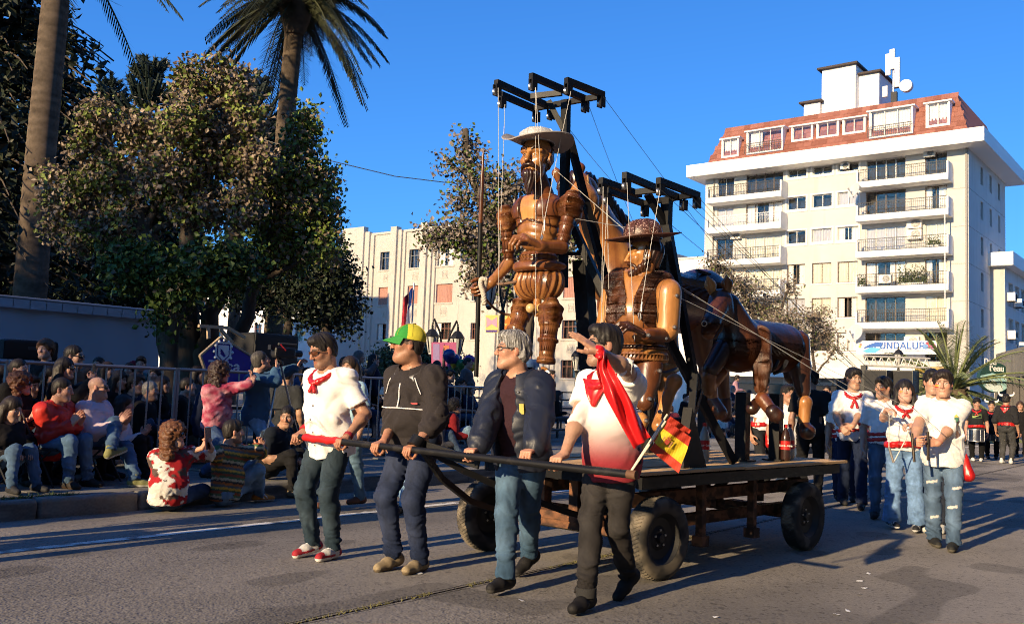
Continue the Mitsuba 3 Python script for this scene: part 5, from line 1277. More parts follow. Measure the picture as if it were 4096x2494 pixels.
wood(sq, 'elbow', [C(eL - (eL - sL) * 0.07, eL, 0.065, 0.055)], 0.009, 0.2)
wood(sq, 'forearm', [C(eL + (wL - eL) * 0.02, wL + (eL - wL) * 0.12, 0.056, 0.05), BX((eL + wL) / 2, (0.11, 0.05, 0.045), frame(wL - eL), 0.04, 0.02)], 0.008, 0.4)
hd2 = c3(410, 1120, -0.36)
wood(sq, 'hand', hand_prims(wL + (hd2 - wL) * 0.05, hd2 - wL, (0.1, 0.5, -0.85), 1.5, 0.5, -1, 0.2, 0.5), 0.006, 0.16)
for p in ((888, 830, -0.15), (868, 1145, -0.18), (608, 1225, -0.37), (782, 1255, -0.17)):
 c = c3(*p); add(sq, 'joint_bolt', cat([lathe([(0.001, -0.02), (0.016, -0.018), (0.018, 0.0), (0.012, 0.01), (0.011, 0.028), (0.001, 0.03)], 10, c, -CAM[2])]), STEEL, smooth=40)
tl, ktl = c4(620, 290, 0.0), c4(568, 640, -0.08)
wood(sq, 'thigh', [C(tl, ktl, 0.098, 0.072), C(tl, tl + (ktl - tl) * 0.4, 0.1, 0.1, 0.03)], 0.009, 0.3)
wood(sq, 'thigh', [C(c4(430, 240, 0.15), c4(420, 600, 0.12), 0.085, 0.07)], 0.01, 0.5)
wood(sq, 'shin', [C(c4(528, 820, -0.08), c4(500, 1120, -0.04), 0.055, 0.045), E(c4(530, 830, -0.08), 0.058, None, 0.03)], 0.009, 0.85)
wood(sq, 'shin', [C(c4(868, 430, 0.35), c4(800, 600, 0.33), 0.062, 0.045), C(c4(800, 600, 0.33), c4(745, 800, 0.3), 0.05, 0.05, 0.02), E(c4(870, 440, 0.35), 0.062, None, 0.02)], 0.009, 0.86)
wood(sq, 'boot', [C(c4(740, 800, 0.3), c4(715, 880, 0.26), 0.055, 0.06)], 0.01, 0.7)
for p in ((722, 330, -0.12), (622, 610, -0.17), (585, 828, -0.15), (725, 740, 0.2)):
 c = c4(*p); add(sq, 'joint_bolt', lathe([(0.001, -0.02), (0.016, -0.018), (0.018, 0.0), (0.012, 0.01), (0.011, 0.028), (0.001, 0.03)], 10, c, -CAM[2]), STEEL, smooth=40)
add(sq, 'hip_rod', tube([c4(700, 345, 0.1), c4(780, 350, 0.1), c4(905, 315, 0.12)], [0.014, 0.014, 0.02], 8), mat((0.1, 0.1, 0.1), 0.4, 0.6))
# ---- horse (far side) and donkey (near side)
def c5(x, y, d): return at(2200 + x / 2.143, 600 + y / 2.143, d + 0.45)
def ah(x, y, d): return at(x, y, d + 0.45)
ho = thing('wooden_horse', 'large chestnut wooden horse with dark carved mane behind the two marionettes', 'horse puppet', 'carved wooden puppets on the wagon')
pk, th0 = c5(225, 300, 8.5), c5(262, 400, 8.45)
mz = c5(150, 660, 8.15)
nb, nb2 = c5(470, 780, 8.75), c5(560, 1080, 8.7)
wd = ah(2600, 1130, 9.0); rp_ = ah(2770, 1190, 9.55)
body = [C(ah(2560, 1190, 8.85), ah(2780, 1220, 9.5), 0.34, 0.31), E(ah(2520, 1220, 8.75), 0.33, None, 0.1), E(ah(2800, 1200, 9.6), (0.36, 0.34, 0.34), None, 0.1)]
neck = [C(c5(300, 330, 8.6), nb, 0.12, 0.2), C(nb, nb2, 0.21, 0.29, 0.1), C(c5(350, 480, 8.55), nb2, 0.14, 0.26, 0.08)]
hd_ = [C(c5(250, 290, 8.5), c5(190, 560, 8.25), 0.115, 0.085), C(c5(190, 560, 8.25), mz, 0.085, 0.07, 0.05), E(c5(330, 450, 8.45), (0.13, 0.1, 0.15), None, 0.08)]
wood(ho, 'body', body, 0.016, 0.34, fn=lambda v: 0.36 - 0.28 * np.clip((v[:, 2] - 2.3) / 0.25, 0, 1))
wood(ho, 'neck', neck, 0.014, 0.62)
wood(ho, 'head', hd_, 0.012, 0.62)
for (x, y, d, x2, y2, d2) in ((248, 230, 8.55, 262, 120, 8.55), (80, 260, 8.4, 55, 165, 8.4)):
 wood(ho, 'ear', [C(c5(x, y, d), c5(x2, y2 + 30, d2), 0.035, 0.045), C(c5(x2, y2 + 30, d2), c5(x2 - 6, y2 - 15, d2), 0.045, 0.008, 0.01)], 0.008, 0.5)
mp = [(205, 220), (160, 250), (100, 310), (150, 330)]
hairy('forelock', ho, [C(c5(205, 235, 8.45), c5(165, 350, 8.38), 0.07, 0.04), C(c5(110, 290, 8.35), c5(90, 420, 8.3), 0.06, 0.03, 0.03)], 0.009, 0.12, 0.006, fr=100)
mn = [c5(320, 250, 8.75), c5(400, 330, 8.85), c5(500, 460, 8.95), c5(590, 580, 9.0), c5(680, 700, 9.05)]
hairy('mane', ho, [C(mn[i], mn[i + 1], 0.075, 0.075, 0.02) for i in range(4)] + [C(mn[i] + [0, 0, 0], mn[i] + [0.0, -0.1, -0.16], 0.05, 0.02, 0.02) for i in range(5)], 0.01, 0.04, 0.007, fr=110)
add(ho, 'bridle', cat([tube([c5(*p, 8.42) for p in ((322, 215), (330, 300), (345, 390), (350, 430))], 0.009, 6), tube([c5(*p, 8.4) for p in ((318, 270), (335, 300), (325, 330), (345, 350), (330, 380))], 0.008, 6), tube([c5(*p, 8.36) for p in ((365, 420), (385, 500), (370, 560), (320, 640))], 0.008, 6)]), mat((0.36, 0.22, 0.1), 0.7))
# legs hung with jointed knees
def hleg(k, pts, rs, tone, tone2, hoof=True, h=0.01):
 wood(k, 'upper_leg', [C(pts[0], pts[1], rs[0], rs[1])], h, tone)
 wood(k, 'lower_leg', [C(pts[1] + (pts[2] - pts[1]) * 0.12, pts[2], rs[1] * 0.95, rs[2]), E(pts[1] + (pts[2] - pts[1]) * 0.1, rs[1], None, 0.02)], h, tone2)
 if hoof: wood(k, 'hoof', [C(pts[2], pts[3], rs[2] * 1.15, rs[2] * 1.3)], h, tone * 0.6)
hleg(ho, [ah(2540, 1270, 8.55), ah(2480, 1480, 8.4), ah(2440, 1640, 8.4), ah(2420, 1700, 8.35)], (0.17, 0.09, 0.06), 0.5, 0.6)
hleg(ho, [ah(2640, 1290, 8.8), ah(2680, 1440, 8.75), ah(2640, 1620, 8.8), ah(2615, 1680, 8.75)], (0.17, 0.1, 0.06), 0.5, 0.62)
hleg(ho, [ah(2790, 1270, 9.35), ah(2830, 1460, 9.4), ah(2850, 1600, 9.4), ah(2880, 1650, 9.35)], (0.2, 0.1, 0.06), 0.42, 0.5)
hleg(ho, [ah(2860, 1250, 9.7), ah(2880, 1450, 9.7), ah(2900, 1600, 9.7), ah(2900, 1660, 9.7)], (0.2, 0.1, 0.06), 0.42, 0.5)
add(ho, 'saddle_strap', cat([tube([ah(2790 + 0, 1085, 9.2), ah(2787, 1180, 9.1), ah(2788, 1300, 9.15)], 0.01, 6), bar(ah(2785, 1080, 9.3), ah(2840, 1100, 9.4), 0.03)]), BLACK)
ps_ = thing('puppet_stand', 'black steel stand carrying the large wooden horse', 'stand')
for px, d in ((2600, 8.75), (2820, 9.5)):
 t = ah(px, 1300, d)
 add(ps_, 'post', box((t[0] - 0.045, t[1] - 0.045, DZ - 0.0), (t[0] + 0.045, t[1] + 0.045, t[2])), 'black_steel')
def c6(x, y, d): return at(2700 + x / 1.765, 1050 + y / 1.765, d)
dk = thing('wooden_donkey', 'dark brown wooden donkey with tall ears hanging above the rear of the wagon', 'donkey puppet', 'carved wooden puppets on the wagon')
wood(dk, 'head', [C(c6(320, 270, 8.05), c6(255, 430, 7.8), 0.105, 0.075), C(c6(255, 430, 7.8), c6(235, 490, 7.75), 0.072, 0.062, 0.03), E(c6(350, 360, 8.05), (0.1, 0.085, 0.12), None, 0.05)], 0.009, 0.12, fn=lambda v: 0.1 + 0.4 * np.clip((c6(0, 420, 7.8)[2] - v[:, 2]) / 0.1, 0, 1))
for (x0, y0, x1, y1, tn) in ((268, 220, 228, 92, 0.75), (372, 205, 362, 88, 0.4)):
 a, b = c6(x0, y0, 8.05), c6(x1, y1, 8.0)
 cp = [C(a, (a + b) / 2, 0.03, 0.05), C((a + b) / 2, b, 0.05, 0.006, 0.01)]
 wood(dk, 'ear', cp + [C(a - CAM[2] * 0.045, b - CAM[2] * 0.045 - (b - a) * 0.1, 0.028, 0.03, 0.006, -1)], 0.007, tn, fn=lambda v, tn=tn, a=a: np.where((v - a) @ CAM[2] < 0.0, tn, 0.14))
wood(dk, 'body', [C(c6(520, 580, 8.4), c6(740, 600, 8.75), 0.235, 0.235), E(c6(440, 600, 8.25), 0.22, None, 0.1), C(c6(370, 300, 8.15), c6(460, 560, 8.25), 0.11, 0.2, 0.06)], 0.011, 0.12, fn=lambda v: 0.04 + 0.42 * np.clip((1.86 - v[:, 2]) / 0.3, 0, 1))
wood(dk, 'shoulder', [C(c6(600, 520, 8.2), c6(615, 720, 8.15), 0.1, 0.085), C(c6(615, 720, 8.15), c6(605, 880, 8.15), 0.085, 0.06, 0.03)], 0.009, 0.16, fn=lambda v: 0.12 + 0.3 * meshkit.noise(v * 6))
wood(dk, 'haunch', [C(c6(862, 560, 8.75), c6(880, 740, 8.7), 0.115, 0.1), C(c6(880, 740, 8.7), c6(905, 910, 8.65), 0.1, 0.065, 0.03)], 0.009, 0.14)
wood(dk, 'haunch', [C(c6(800, 620, 9.05), c6(830, 800, 9.0), 0.11, 0.08)], 0.01, 0.1)
wood(dk, 'lower_leg', [C(c6(617, 960, 8.12), c6(670, 1030, 8.05), 0.062, 0.055)], 0.008, 0.38)
wood(dk, 'hoof', [C(c6(690, 1050, 8.0), c6(712, 1075, 8.0), 0.062, 0.07)], 0.008, 0.14)
wood(dk, 'lower_leg', [C(c6(918, 985, 8.62), c6(912, 1120, 8.6), 0.062, 0.05), E(c6(918, 985, 8.62), 0.064, None, 0.02)], 0.008, 0.72)
wood(dk, 'hoof', [C(c6(920, 1160, 8.58), c6(935, 1190, 8.55), 0.058, 0.075)], 0.008, 0.12)
wood(dk, 'foreleg', [C(c6(340, 610, 8.15), c6(255, 750, 8.05), 0.095, 0.075)], 0.009, 0.08)
wood(dk, 'lower_leg', [C(c6(240, 800, 8.05), c6(232, 900, 8.1), 0.065, 0.05), C(c6(330, 780, 8.2), c6(240, 890, 8.1), 0.05, 0.05, 0.03)], 0.009, 0.6)
wood(dk, 'hoof', [C(c6(545, 1030, 8.2), c6(580, 990, 8.25), 0.055, 0.05)], 0.009, 0.12)
for a in ((690, 790), (750, 795)):
 pts = [c6(a[0] + 40, 690, 8.32), c6(a[0] + 20, 730, 8.3), c6(a[0] - 10, 765, 8.33), c6(a[0] - 50, 780, 8.4)]
 add(dk, 'girth_strap', tube(pts, 0.018, 6), BLACK)
add(dk, 'halter', cat([tube([c6(206, 420, 7.75), c6(240, 425, 7.71), c6(300, 440, 7.78), c6(345, 410, 7.93), c6(385, 350, 8.0), c6(395, 270, 8.05)], 0.009, 6), tube([c6(345, 410, 7.93), c6(330, 470, 7.9), c6(280, 540, 7.9)], 0.009, 6)]), mat((0.12, 0.07, 0.04), 0.7))
add(dk, 'bit_ring', lathe([(0.018, -0.004), (0.026, 0), (0.018, 0.004), (0.018, -0.004)], 14, c6(207, 430, 7.72), CAM[2]), mat((0.6, 0.5, 0.35), 0.4))
add(dk, 'pack_rack', cat([bar(c6(770, 470, 8.75), c6(865, 465, 8.75), 0.02), bar(c6(815, 465, 8.75), c6(812, 500, 8.75), 0.02), bar(c6(860, 450, 8.75), c6(862, 490, 8.75), 0.03), bar(c6(820, 495, 8.7), c6(822, 470, 8.7), 0.014)]), BLACK)
add(dk, 'mane', tube([c6(375, 250, 8.15), c6(440, 310, 8.22), c6(500, 400, 8.3), c6(520, 430, 8.32)], [0.02, 0.03, 0.03, 0.02], 6), mat((0.012, 0.01, 0.01), 0.6))
# ---- strings
def string(label, a, b, r=0.0028, bright=True, sag=0.0, grp='puppet strings'):
 k = thing('puppet_string', label, 'string', grp)
 a, b = A_(a), A_(b); n = 12 if sag else 2
 t = np.linspace(0, 1, n)[:, None]
 p = a + (b - a) * t - A_([0, 0, 1.0]) * sag * 4 * t * (1 - t)
 whole(k, tube(p, r, 5, False), mat((0.55, 0.53, 0.5), 0.6) if bright else mat((0.05, 0.06, 0.07), 0.6))
def gk(p, z): return gnd(p[0], p[1], z)
for lab, a, b in (('pale string from the front left pulley of the tall gantry to the lance hand', (1993, 352), at(1996, 1420, 7.75)), ('pale string from the second left pulley of the tall gantry to the lance arm', (2020, 418), at(1995, 1090, 7.8)), ('pale string from the tall gantry down to the tall marionette knee', (2142, 350), c2_(565, 1010, -0.2)), ('pale string in front of the tall marionette face down to its chest', (2143, 350), c1(565, 1140, -0.25)), ('pale string from the right pulley of the tall gantry to the marionette ear', (2284, 365), c1(690, 400, -0.05))):
 string(lab, gk(a, zk1 - 0.09), b)
string('pale string from the tall marionette ear to its chest hook', c1(690, 400, -0.05), c1(535, 1170, -0.25))
for lab, a, b in (('pale string from the left pulley of the short gantry to the stout marionette right arm', (2413, 745), c3(140, 1085, 0.1)), ('pale string from the second left pulley of the short gantry to the right arm', (2430, 790), c3(215, 1100, 0.1)), ('pale string passing in front of the brown hat and face', (2508, 730), c3(470, 1290, -0.2)), ('pale string from the short gantry to the hook on the dark waistcoat', (2640, 760), c3(525, 990, -0.3)), ('pale string from the short gantry down beside the horse neck', (2430, 790), at(2404, 1290, 7.4))):
 string(lab, gk(a, zk2 - 0.09), b)
add(sq, 'snap_hook', cat([tube([c3(517, 1000, -0.3), c3(510, 1040, -0.3), c3(520, 1080, -0.3), c3(535, 1050, -0.3), c3(530, 1005, -0.3)], 0.006, 6), cyl(c3(548, 890, -0.3), c3(538, 990, -0.3), 0.007)]), STEEL)
add(kn_, 'snap_hook', cat([tube([c1(548, 1145, -0.25), c1(530, 1185, -0.26), c1(540, 1198, -0.26), c1(555, 1160, -0.25)], 0.006, 6), cyl(c1(575, 1000, -0.25), c1(568, 1110, -0.25), 0.006)]), STEEL)
for lab, a, z, e in (('dark line from the right end of the tall gantry across the sky', (2412, 385), zk1, at(3300, 1560, 10.2)), ('dark line from the tall gantry with a wire loop above the short gantry', (2348, 402), zk1, at(2530, 880, 8.2)), ('dark line from the tall gantry behind the white hat', (2220, 440), zk1, at(2480, 760, 8.2)), ('dark line from the right end of the short gantry to the front boy', (2795, 790), zk2, at(3690, 1760, 9.2)), ('dark line from the short gantry to the boy with the green collar', (2740, 800), zk2, at(3790, 1750, 8.4)), ('dark line from the short gantry to the girl with the bob', (2770, 790), zk2, at(3540, 1580, 9.2)), ('lower dark line from the short gantry to the girl hands', (2600, 830), zk2, at(3620, 1640, 9.2)), ('dark line from the short gantry to the tall boy', (2645, 760), zk2, at(3480, 1520, 9.6))):
 string(lab, gk(a, z - 0.08), e, 0.0022, False, 0.02)
string('thick pale line from the stout marionette neck to the girl', c3(640, 560, 0.0), at(3640, 1720, 9.2), 0.0034); string('pale line passing over the donkey back to the girl', at(2680, 1130, 7.9), at(3560, 1640, 9.3), 0.0028); string('pale line from the stout marionette shoulder bolt to the pullers', c3(880, 830, -0.12), at(3700, 1660, 9.1), 0.0024)
string('pale line from the tall gantry crossing in front of the horse neck', c1(668, 490, 0.0), c3(520, 300, 0.3), 0.003); string('pale line from the tall marionette shoulder towards the horse', c1(880, 985, -0.15), c3(400, 150, 0.4), 0.003)
# ------------------------------------------------------------------ people
scene['vc_skin'] = {'type': 'principled', 'base_color': {'type': 'mesh_attribute', 'name': 'vertex_color'}, 'roughness': 0.48, 'specular': 0.4}
scene['vc_hair'] = {'type': 'principled', 'base_color': {'type': 'mesh_attribute', 'name': 'vertex_color'}, 'roughness': 0.55, 'specular': 0.35}
scene['vc_satin'] = {'type': 'twosided', 'bsdf': {'type': 'principled', 'base_color': {'type': 'mesh_attribute', 'name': 'vertex_color'}, 'roughness': 0.33, 'specular': 0.5, 'sheen': 0.5}}
scene['vc_nylon'] = {'type': 'twosided', 'bsdf': {'type': 'principled', 'base_color': {'type': 'mesh_attribute', 'name': 'vertex_color'}, 'roughness': 0.5, 'specular': 0.45}}
LENS = mat((0.008, 0.008, 0.01), 0.08, 0, 0.6, 1.0)
def ik(a, t, l1, l2, pole):
 a, t = A_(a, float), A_(t, float)
 d = t - a; L = np.linalg.norm(d); u = d / max(L, 1e-6)
 L = min(L, (l1 + l2) * 0.999)
 x = (l1 * l1 - l2 * l2 + L * L) / (2 * L); h = math.sqrt(max(l1 * l1 - x * x, 0))
 p = A_(pole, float) - u * (u @ A_(pole, float)); p = unit(p)
 return a + u * x + p * h, a + u * L
def nz(P, f, seed=0): return meshkit.fbm(P * A_(f), 3, seed) - 0.5
DEN = lambda c, fade=0.5: (c, fade)
def person(label, pel, yaw, H=1.75, lean=(0, 0), twist=0, head=None, hands=None, feet=None, fat=0.2, fem=False, lod=1, group=None,
           skin=(0.40, 0.225, 0.145), top=None, legs=None, shoes=((0.02, 0.02, 0.022), (0.03, 0.03, 0.03)), hair=('short', (0.02, 0.016, 0.014)), beard=0.0, mou=0.0,
           jacket=None, cloth_label=None, seed=0, brow=None, knees=None, child=False, headshift=(0, 0, 0), lipc=None, elbows=None, faces=None, fringe=0.0, legpole=None):
 rs = np.random.default_rng(seed + 77)
 k = thing('person', label, 'person', group)
 hb, hh, hn, hc_ = {0: (0.012, 0.0055, 0.0045, 0.0095), 1: (0.016, 0.008, 0.006, 0.0135), 2: (0.022, 0.0115, 0.0085, 0.02)}[lod]
 s = H / 1.75; sw = (0.175 if not fem else 0.155) * s; hs = s if not child else 0.235 / 0.235 * (0.6 + 0.4 * s)
 a = math.radians(yaw); F0 = A_([math.cos(a), math.sin(a), 0.0]); L0 = A_([-F0[1], F0[0], 0.0]); U0 = A_([0, 0, 1.0])
 lf, ll = math.radians(lean[0]), math.radians(lean[1])
 U = unit(U0 * math.cos(lf) * math.cos(ll) + F0 * math.sin(lf) + L0 * math.sin(ll))
 tw = a + math.radians(twist); Ft = A_([math.cos(tw), math.sin(tw), 0.0]); Fc = unit(Ft - U * (Ft @ U)); Lc = np.cross(U, Fc)
 R0, Rc = A_([L0, F0, U0]), A_([Lc, Fc, U])
 pel = A_(pel, float)
 def q(x, y, z): return pel + (Lc * x + Fc * y + U * z) * s
 nb = q(0, -0.015, 0.5)
 sh = {'l': q(sw / s, -0.01, 0.44), 'r': q(-sw / s, -0.01, 0.44)}
 hipj = {'l': pel + L0 * 0.09 * s, 'r': pel - L0 * 0.09 * s}
 hy, hpit, hrol = head if head is not None else (yaw + twist, 0, 0)
 HR = headframe(hy, hpit, hrol)
 hcn = nb + U * 0.165 * s * (1 if not child else 1.02) + Fc * 0.03 * s + A_(headshift, float) + HR[1] * 0.02 * s
 hq = hp(hcn, HR, hs)
 # --- arms and legs
 el, wr, hd = {}, {}, {}
 for sd, sg in (('l', 1), ('r', -1)):
  h = (hands or {}).get(sd)
  if h is None:
   w = sh[sd] + (Lc * sg * 0.075 - U0 * 0.535 + Fc * 0.07) * s; h = (w, None, None, None, 0.35, 0.3)
  w = A_(h[0], float)
  pole = (elbows or {}).get(sd, -Fc * 0.9 - U0 * 0.3 + Lc * sg * 0.28)
  e, w = ik(sh[sd], w, 0.305 * s, 0.272 * s, pole)
  el[sd], wr[sd] = e, w
  d = unit(w - e) if h[1] is None else unit(h[1])
  nr = -Lc * sg if h[2] is None else A_(h[2], float)
  th = Fc if h[3] is None else A_(h[3], float)
  nr = unit(nr - d * (nr @ d)); side = 1 if np.cross(d, nr) @ th > 0 else -1
  hd[sd] = hand_prims(w, d, nr, 0.98 * s * (0.93 if fem else 1.03), h[4] if len(h) > 4 else 0.35, side, 0.12, h[5] if len(h) > 5 else 0.4)
 kn, an, toe = {}, {}, {}
 for sd, sg in (('l', 1), ('r', -1)):
  f = (feet or {}).get(sd) or (pel + L0 * sg * 0.1 * s - U0 * (pel[2] - 0.09), yaw + 8 * sg, 0)
  pole = (knees or {}).get(sd, F0 + L0 * 0.12 * sg)
  kk, aa = ik(hipj[sd], f[0], 0.425 * s, 0.415 * s, pole)
  kn[sd], an[sd] = kk, aa
  ty, tp = math.radians(f[1]), math.radians(f[2] if len(f) > 2 else 0)
  toe[sd] = A_([math.cos(ty) * math.cos(tp), math.sin(ty) * math.cos(tp), math.sin(tp)])
 # --- the body: one continuous figure
 ft = fat
 bp = [E(q(0, 0, 0.37), A_([0.15 + 0.02 * ft, 0.1 + 0.02 * ft, 0.16]) * s, Rc), E(q(0, 0.02 + 0.03 * ft, 0.16), A_([0.13 + 0.05 * ft, 0.09 + 0.07 * ft, 0.16]) * s, Rc, 0.06), E(pel, A_([0.15, 0.105, 0.12]) * s, R0, 0.06),
          C(sh['l'], sh['r'], 0.05 * s, None, 0.06 * s), C(q(0, -0.02, 0.46), hq(0, -0.012, -0.05), 0.062 * s * (0.85 if fem or child else 1) * (1 + 0.12 * ft), 0.056 * s * (0.85 if fem or child else 1) * (1 + 0.2 * ft), 0.03 * s)]
 for sd in 'lr':
  am = (0.85 if fem else 1.0) * (1 + 0.3 * ft)
  bp += [C(sh[sd], el[sd], 0.05 * s * am, 0.04 * s * am, 0.04), C(el[sd], wr[sd], 0.042 * s * am, 0.027 * s * (0.92 if fem else 1.05), 0.02), E(el[sd] + (wr[sd] - el[sd]) * 0.27, 0.043 * s * am, None, 0.03)]
  bp += [C(hipj[sd], kn[sd], 0.078 * s, 0.052 * s, 0.04), C(kn[sd], an[sd], 0.052 * s, 0.036 * s, 0.03)]
 skin = A_(skin, float)
 body = carve(bp, hb)
 cols = [(body, tint(body[0], skin, 0.06))]
 for sd in 'lr':
  hps = hd[sd] + [C(wr[sd] - unit(wr[sd] - el[sd]) * 0.05 * s, wr[sd] + 0.0, 0.031 * s * (0.92 if fem else 1.05), 0.027 * s * (0.92 if fem else 1.02), 0.02)]
  m = carve(hps, hn); cols.append((m, tint(m[0], skin * A_([1.05, 0.95, 0.92]), 0.08, 25)))
 # head
 w = 1 + 0.16 * ft * (1 if not fem else 1.1); jw = 0.9 if fem or child else 1.0
 ps = [E(hq(0, -0.012, 0.042), A_([0.075, 0.095, 0.084]) * hs, HR), E(hq(0, 0.022, -0.04), A_([0.062 * w, 0.068, 0.083]) * hs, HR, 0.03 * hs), C(hq(-0.014, 0.068, -0.1), hq(0.014, 0.068, -0.1), 0.024 * hs * jw, None, 0.03 * hs)]
 if ft > 0.45: ps.append(E(hq(0, 0.02, -0.105), A_([0.058, 0.055, 0.035]) * hs, HR, 0.04 * hs))
 for sx in (-1, 1):
  ps += [C(hq(0.05 * sx * w * jw, 0.0, -0.06), hq(0.02 * sx, 0.06, -0.098), 0.022 * hs, 0.02 * hs, 0.03 * hs), E(hq(0.041 * sx * w, 0.06, -0.018), 0.024 * hs, None, 0.03 * hs),
               C(hq(0.012 * sx, 0.086, 0.03), hq(0.05 * sx, 0.068, 0.03), 0.009 * hs, None, 0.016 * hs), E(hq(0.079 * sx, -0.012, -0.002), A_([0.009, 0.019, 0.031]) * hs, HR, 0.006 * hs)]
 ps += [C(hq(0, 0.09, 0.02), hq(0, 0.111, -0.027), 0.0085 * hs, 0.0125 * hs, 0.014 * hs), E(hq(0.012, 0.1, -0.031), 0.0088 * hs, None, 0.006 * hs), E(hq(-0.012, 0.1, -0.031), 0.0088 * hs, None, 0.006 * hs)]
 for sx in (-1, 1): ps += [E(hq(0.032 * sx, 0.1, 0.009), A_([0.018, 0.015, 0.011]) * hs, HR, 0.012 * hs, -1), E(hq(0.032 * sx, 0.074, 0.008), A_([0.014, 0.013, 0.0085]) * hs, HR, 0.002)]
 ps += [C(hq(-0.018, 0.086, -0.061), hq(0.018, 0.086, -0.061), 0.0055 * hs, None, 0.005), C(hq(-0.014, 0.085, -0.071), hq(0.014, 0.085, -0.071), 0.007 * hs, None, 0.005), C(hq(0, -0.025, -0.05), nb, 0.057 * s * (0.84 if fem or child else 1) * (1 + 0.2 * ft), 0.062 * s * (0.85 if fem or child else 1), 0.03)]
 hm = carve(ps, hh)
 l = (hm[0] - hcn) @ HR.T / hs
 c = tint(hm[0], skin, 0.07, 18)
 x, y, z = np.abs(l[:, 0]), l[:, 1], l[:, 2]
 rud = np.exp(-((x - 0.045) ** 2 + (z + 0.02) ** 2) / 0.022 ** 2) * (y > 0) + 0.9 * np.exp(-(x ** 2 + (z + 0.028) ** 2) / 0.016 ** 2) * (y > 0.08) + 0.8 * (x > 0.072) * (np.abs(z) < 0.035)
 c *= 1 + rud[:, None] * A_([0.1, -0.14, -0.14])
 hcol = A_(hair[1], float) if hair else A_([0.03, 0.025, 0.02])
 bc = hcol if brow is None else A_(brow, float)
 def blend(mask, col, wgt):
  m = (mask * wgt)[:, None]; c[:] = c * (1 - m) + A_(col) * m
 stub = meshkit.noise(hm[0] * 160)
 blend(np.clip((-0.035 - z + 0.25 * x) / 0.02, 0, 1) * (y > -0.02) * (z > -0.135) * ((x > 0.024) | (z < -0.078) | ((z > -0.058) & (z < -0.04))), hcol * 1.3 + 0.02, beard * (0.55 + 0.45 * stub))
 blend((z > -0.056) & (z < -0.04) & (x < 0.03) & (y > 0.078), hcol + 0.01, mou)
 lip = ((x / 0.026) ** 2 + ((z + 0.066) / 0.0105) ** 2 < 1) & (y > 0.075)
 blend(lip, skin * A_([1.02, 0.62, 0.6]) if lipc is None else lipc, 0.75); blend((np.abs(z + 0.066) < 0.0022) & (x < 0.025) & (y > 0.075), skin * 0.3, 0.7)
 blend((np.abs(z - 0.0335 + 0.05 * np.maximum(x - 0.038, 0)) < 0.0055) & (x > 0.011) & (x < 0.056) & (y > 0.045), bc, 0.85)
 eye = (((x - 0.032) / 0.0145) ** 2 + ((z - 0.008) / 0.0075) ** 2 < 1) & (y > 0.06)
 blend(eye, A_([0.6, 0.57, 0.54]), 1.0); blend(((x - 0.032) ** 2 + (z - 0.008) ** 2 < 0.0064 ** 2) & (y > 0.06), A_([0.02, 0.012, 0.008]), 1.0)
 blend((np.abs(z - 0.0155) < 0.003) & (np.abs(x - 0.032) < 0.016) & (y > 0.06), skin * 0.25, 0.8)
 if hair and hair[0] in ('short', 'buzz', 'thin'): blend((z > 0.0) & (y < 0.035) & (z < 0.06), hcol * 1.2 + 0.02, 0.75 * (x > 0.04) * (z > -0.0))
 if faces:      # painted stripes on the cheek
  for i, fc in enumerate(faces[1]):
   blend((np.abs(l[:, 0] - 0.05 * faces[0]) < 0.017) & (np.abs(z + 0.004 + 0.011 * i + 0.15 * (l[:, 0] * faces[0] - 0.05)) < 0.0048) & (y > 0.02), A_(fc), 0.95)
 cols.append((hm, c))
 bm, bcol = merge_c(cols)
 add(k, 'body', bm, 'vc_skin', smooth=True, color=np.clip(bcol, 0, 1))
 # --- hair
 if hair and hair[0] != 'bald':
  kind, hcl = hair[0], hcol
  big = {'short': 0.0, 'buzz': -0.004, 'thick': 0.004, 'curly': 0.03, 'long': 0.01, 'bob': 0.012, 'mop': 0.012, 'longcurly': 0.035, 'wavy': 0.006, 'bun': 0.0}.get(kind, 0.0)
  fr_z = -0.032 - fringe
  hpz = [E(hq(0, -0.016, 0.05), A_([0.082 + big, 0.1 + big, 0.088 + big]) * hs, HR), E(hq(0, -0.05, 0.0), A_([0.075 + big, 0.062 + big, 0.085 + big]) * hs, HR, 0.02 * hs)]
  if kind in ('thick', 'mop', 'wavy', 'curly'): hpz.append(E(hq(0, 0.05, 0.095), A_([0.06, 0.05, 0.035]) * hs, HR, 0.03 * hs))
  if kind in ('long', 'longcurly', 'bob'):
   dl = {'long': -0.24, 'longcurly': -0.22, 'bob': -0.155}[kind]
   for sx in (-1, 1): hpz += [C(hq(0.078 * sx, -0.025, 0.03), hq(0.098 * sx, -0.03, dl), (0.03 + big * 0.5) * hs, (0.036 + big * 0.6) * hs, 0.03 * hs), C(hq(0.06 * sx, -0.07, 0.0), hq(0.07 * sx, -0.09, dl - 0.02), 0.05 * hs, (0.05 + big * 0.3) * hs, 0.03 * hs)]
   hpz.append(C(hq(0, -0.08, 0), hq(0, -0.1, dl - 0.02), 0.055 * hs, 0.06 * hs, 0.03 * hs))
  if kind == 'bun': hpz.append(E(hq(0, -0.11, 0.03), 0.04 * hs, None, 0.01 * hs))
  if kind in ('long', 'bob', 'longcurly'): hpz.append(E(hq(0, 0.123, fr_z), A_([0.072, 0.083 - 0.02 * (fringe > 0.01), 0.104]) * hs, HR, 0.008 * hs, -1))
  else: hpz.append(BX(hq(0, 0.15, -0.085 - fringe + (0.012 if kind == 'thin' else 0)), A_([0.13, 0.108, 0.155]) * hs, A_([HR[0], unit(HR[1] - HR[2] * 0.28), unit(HR[2] + HR[1] * 0.28)]), 0.035 * hs, 0.012 * hs, -1))
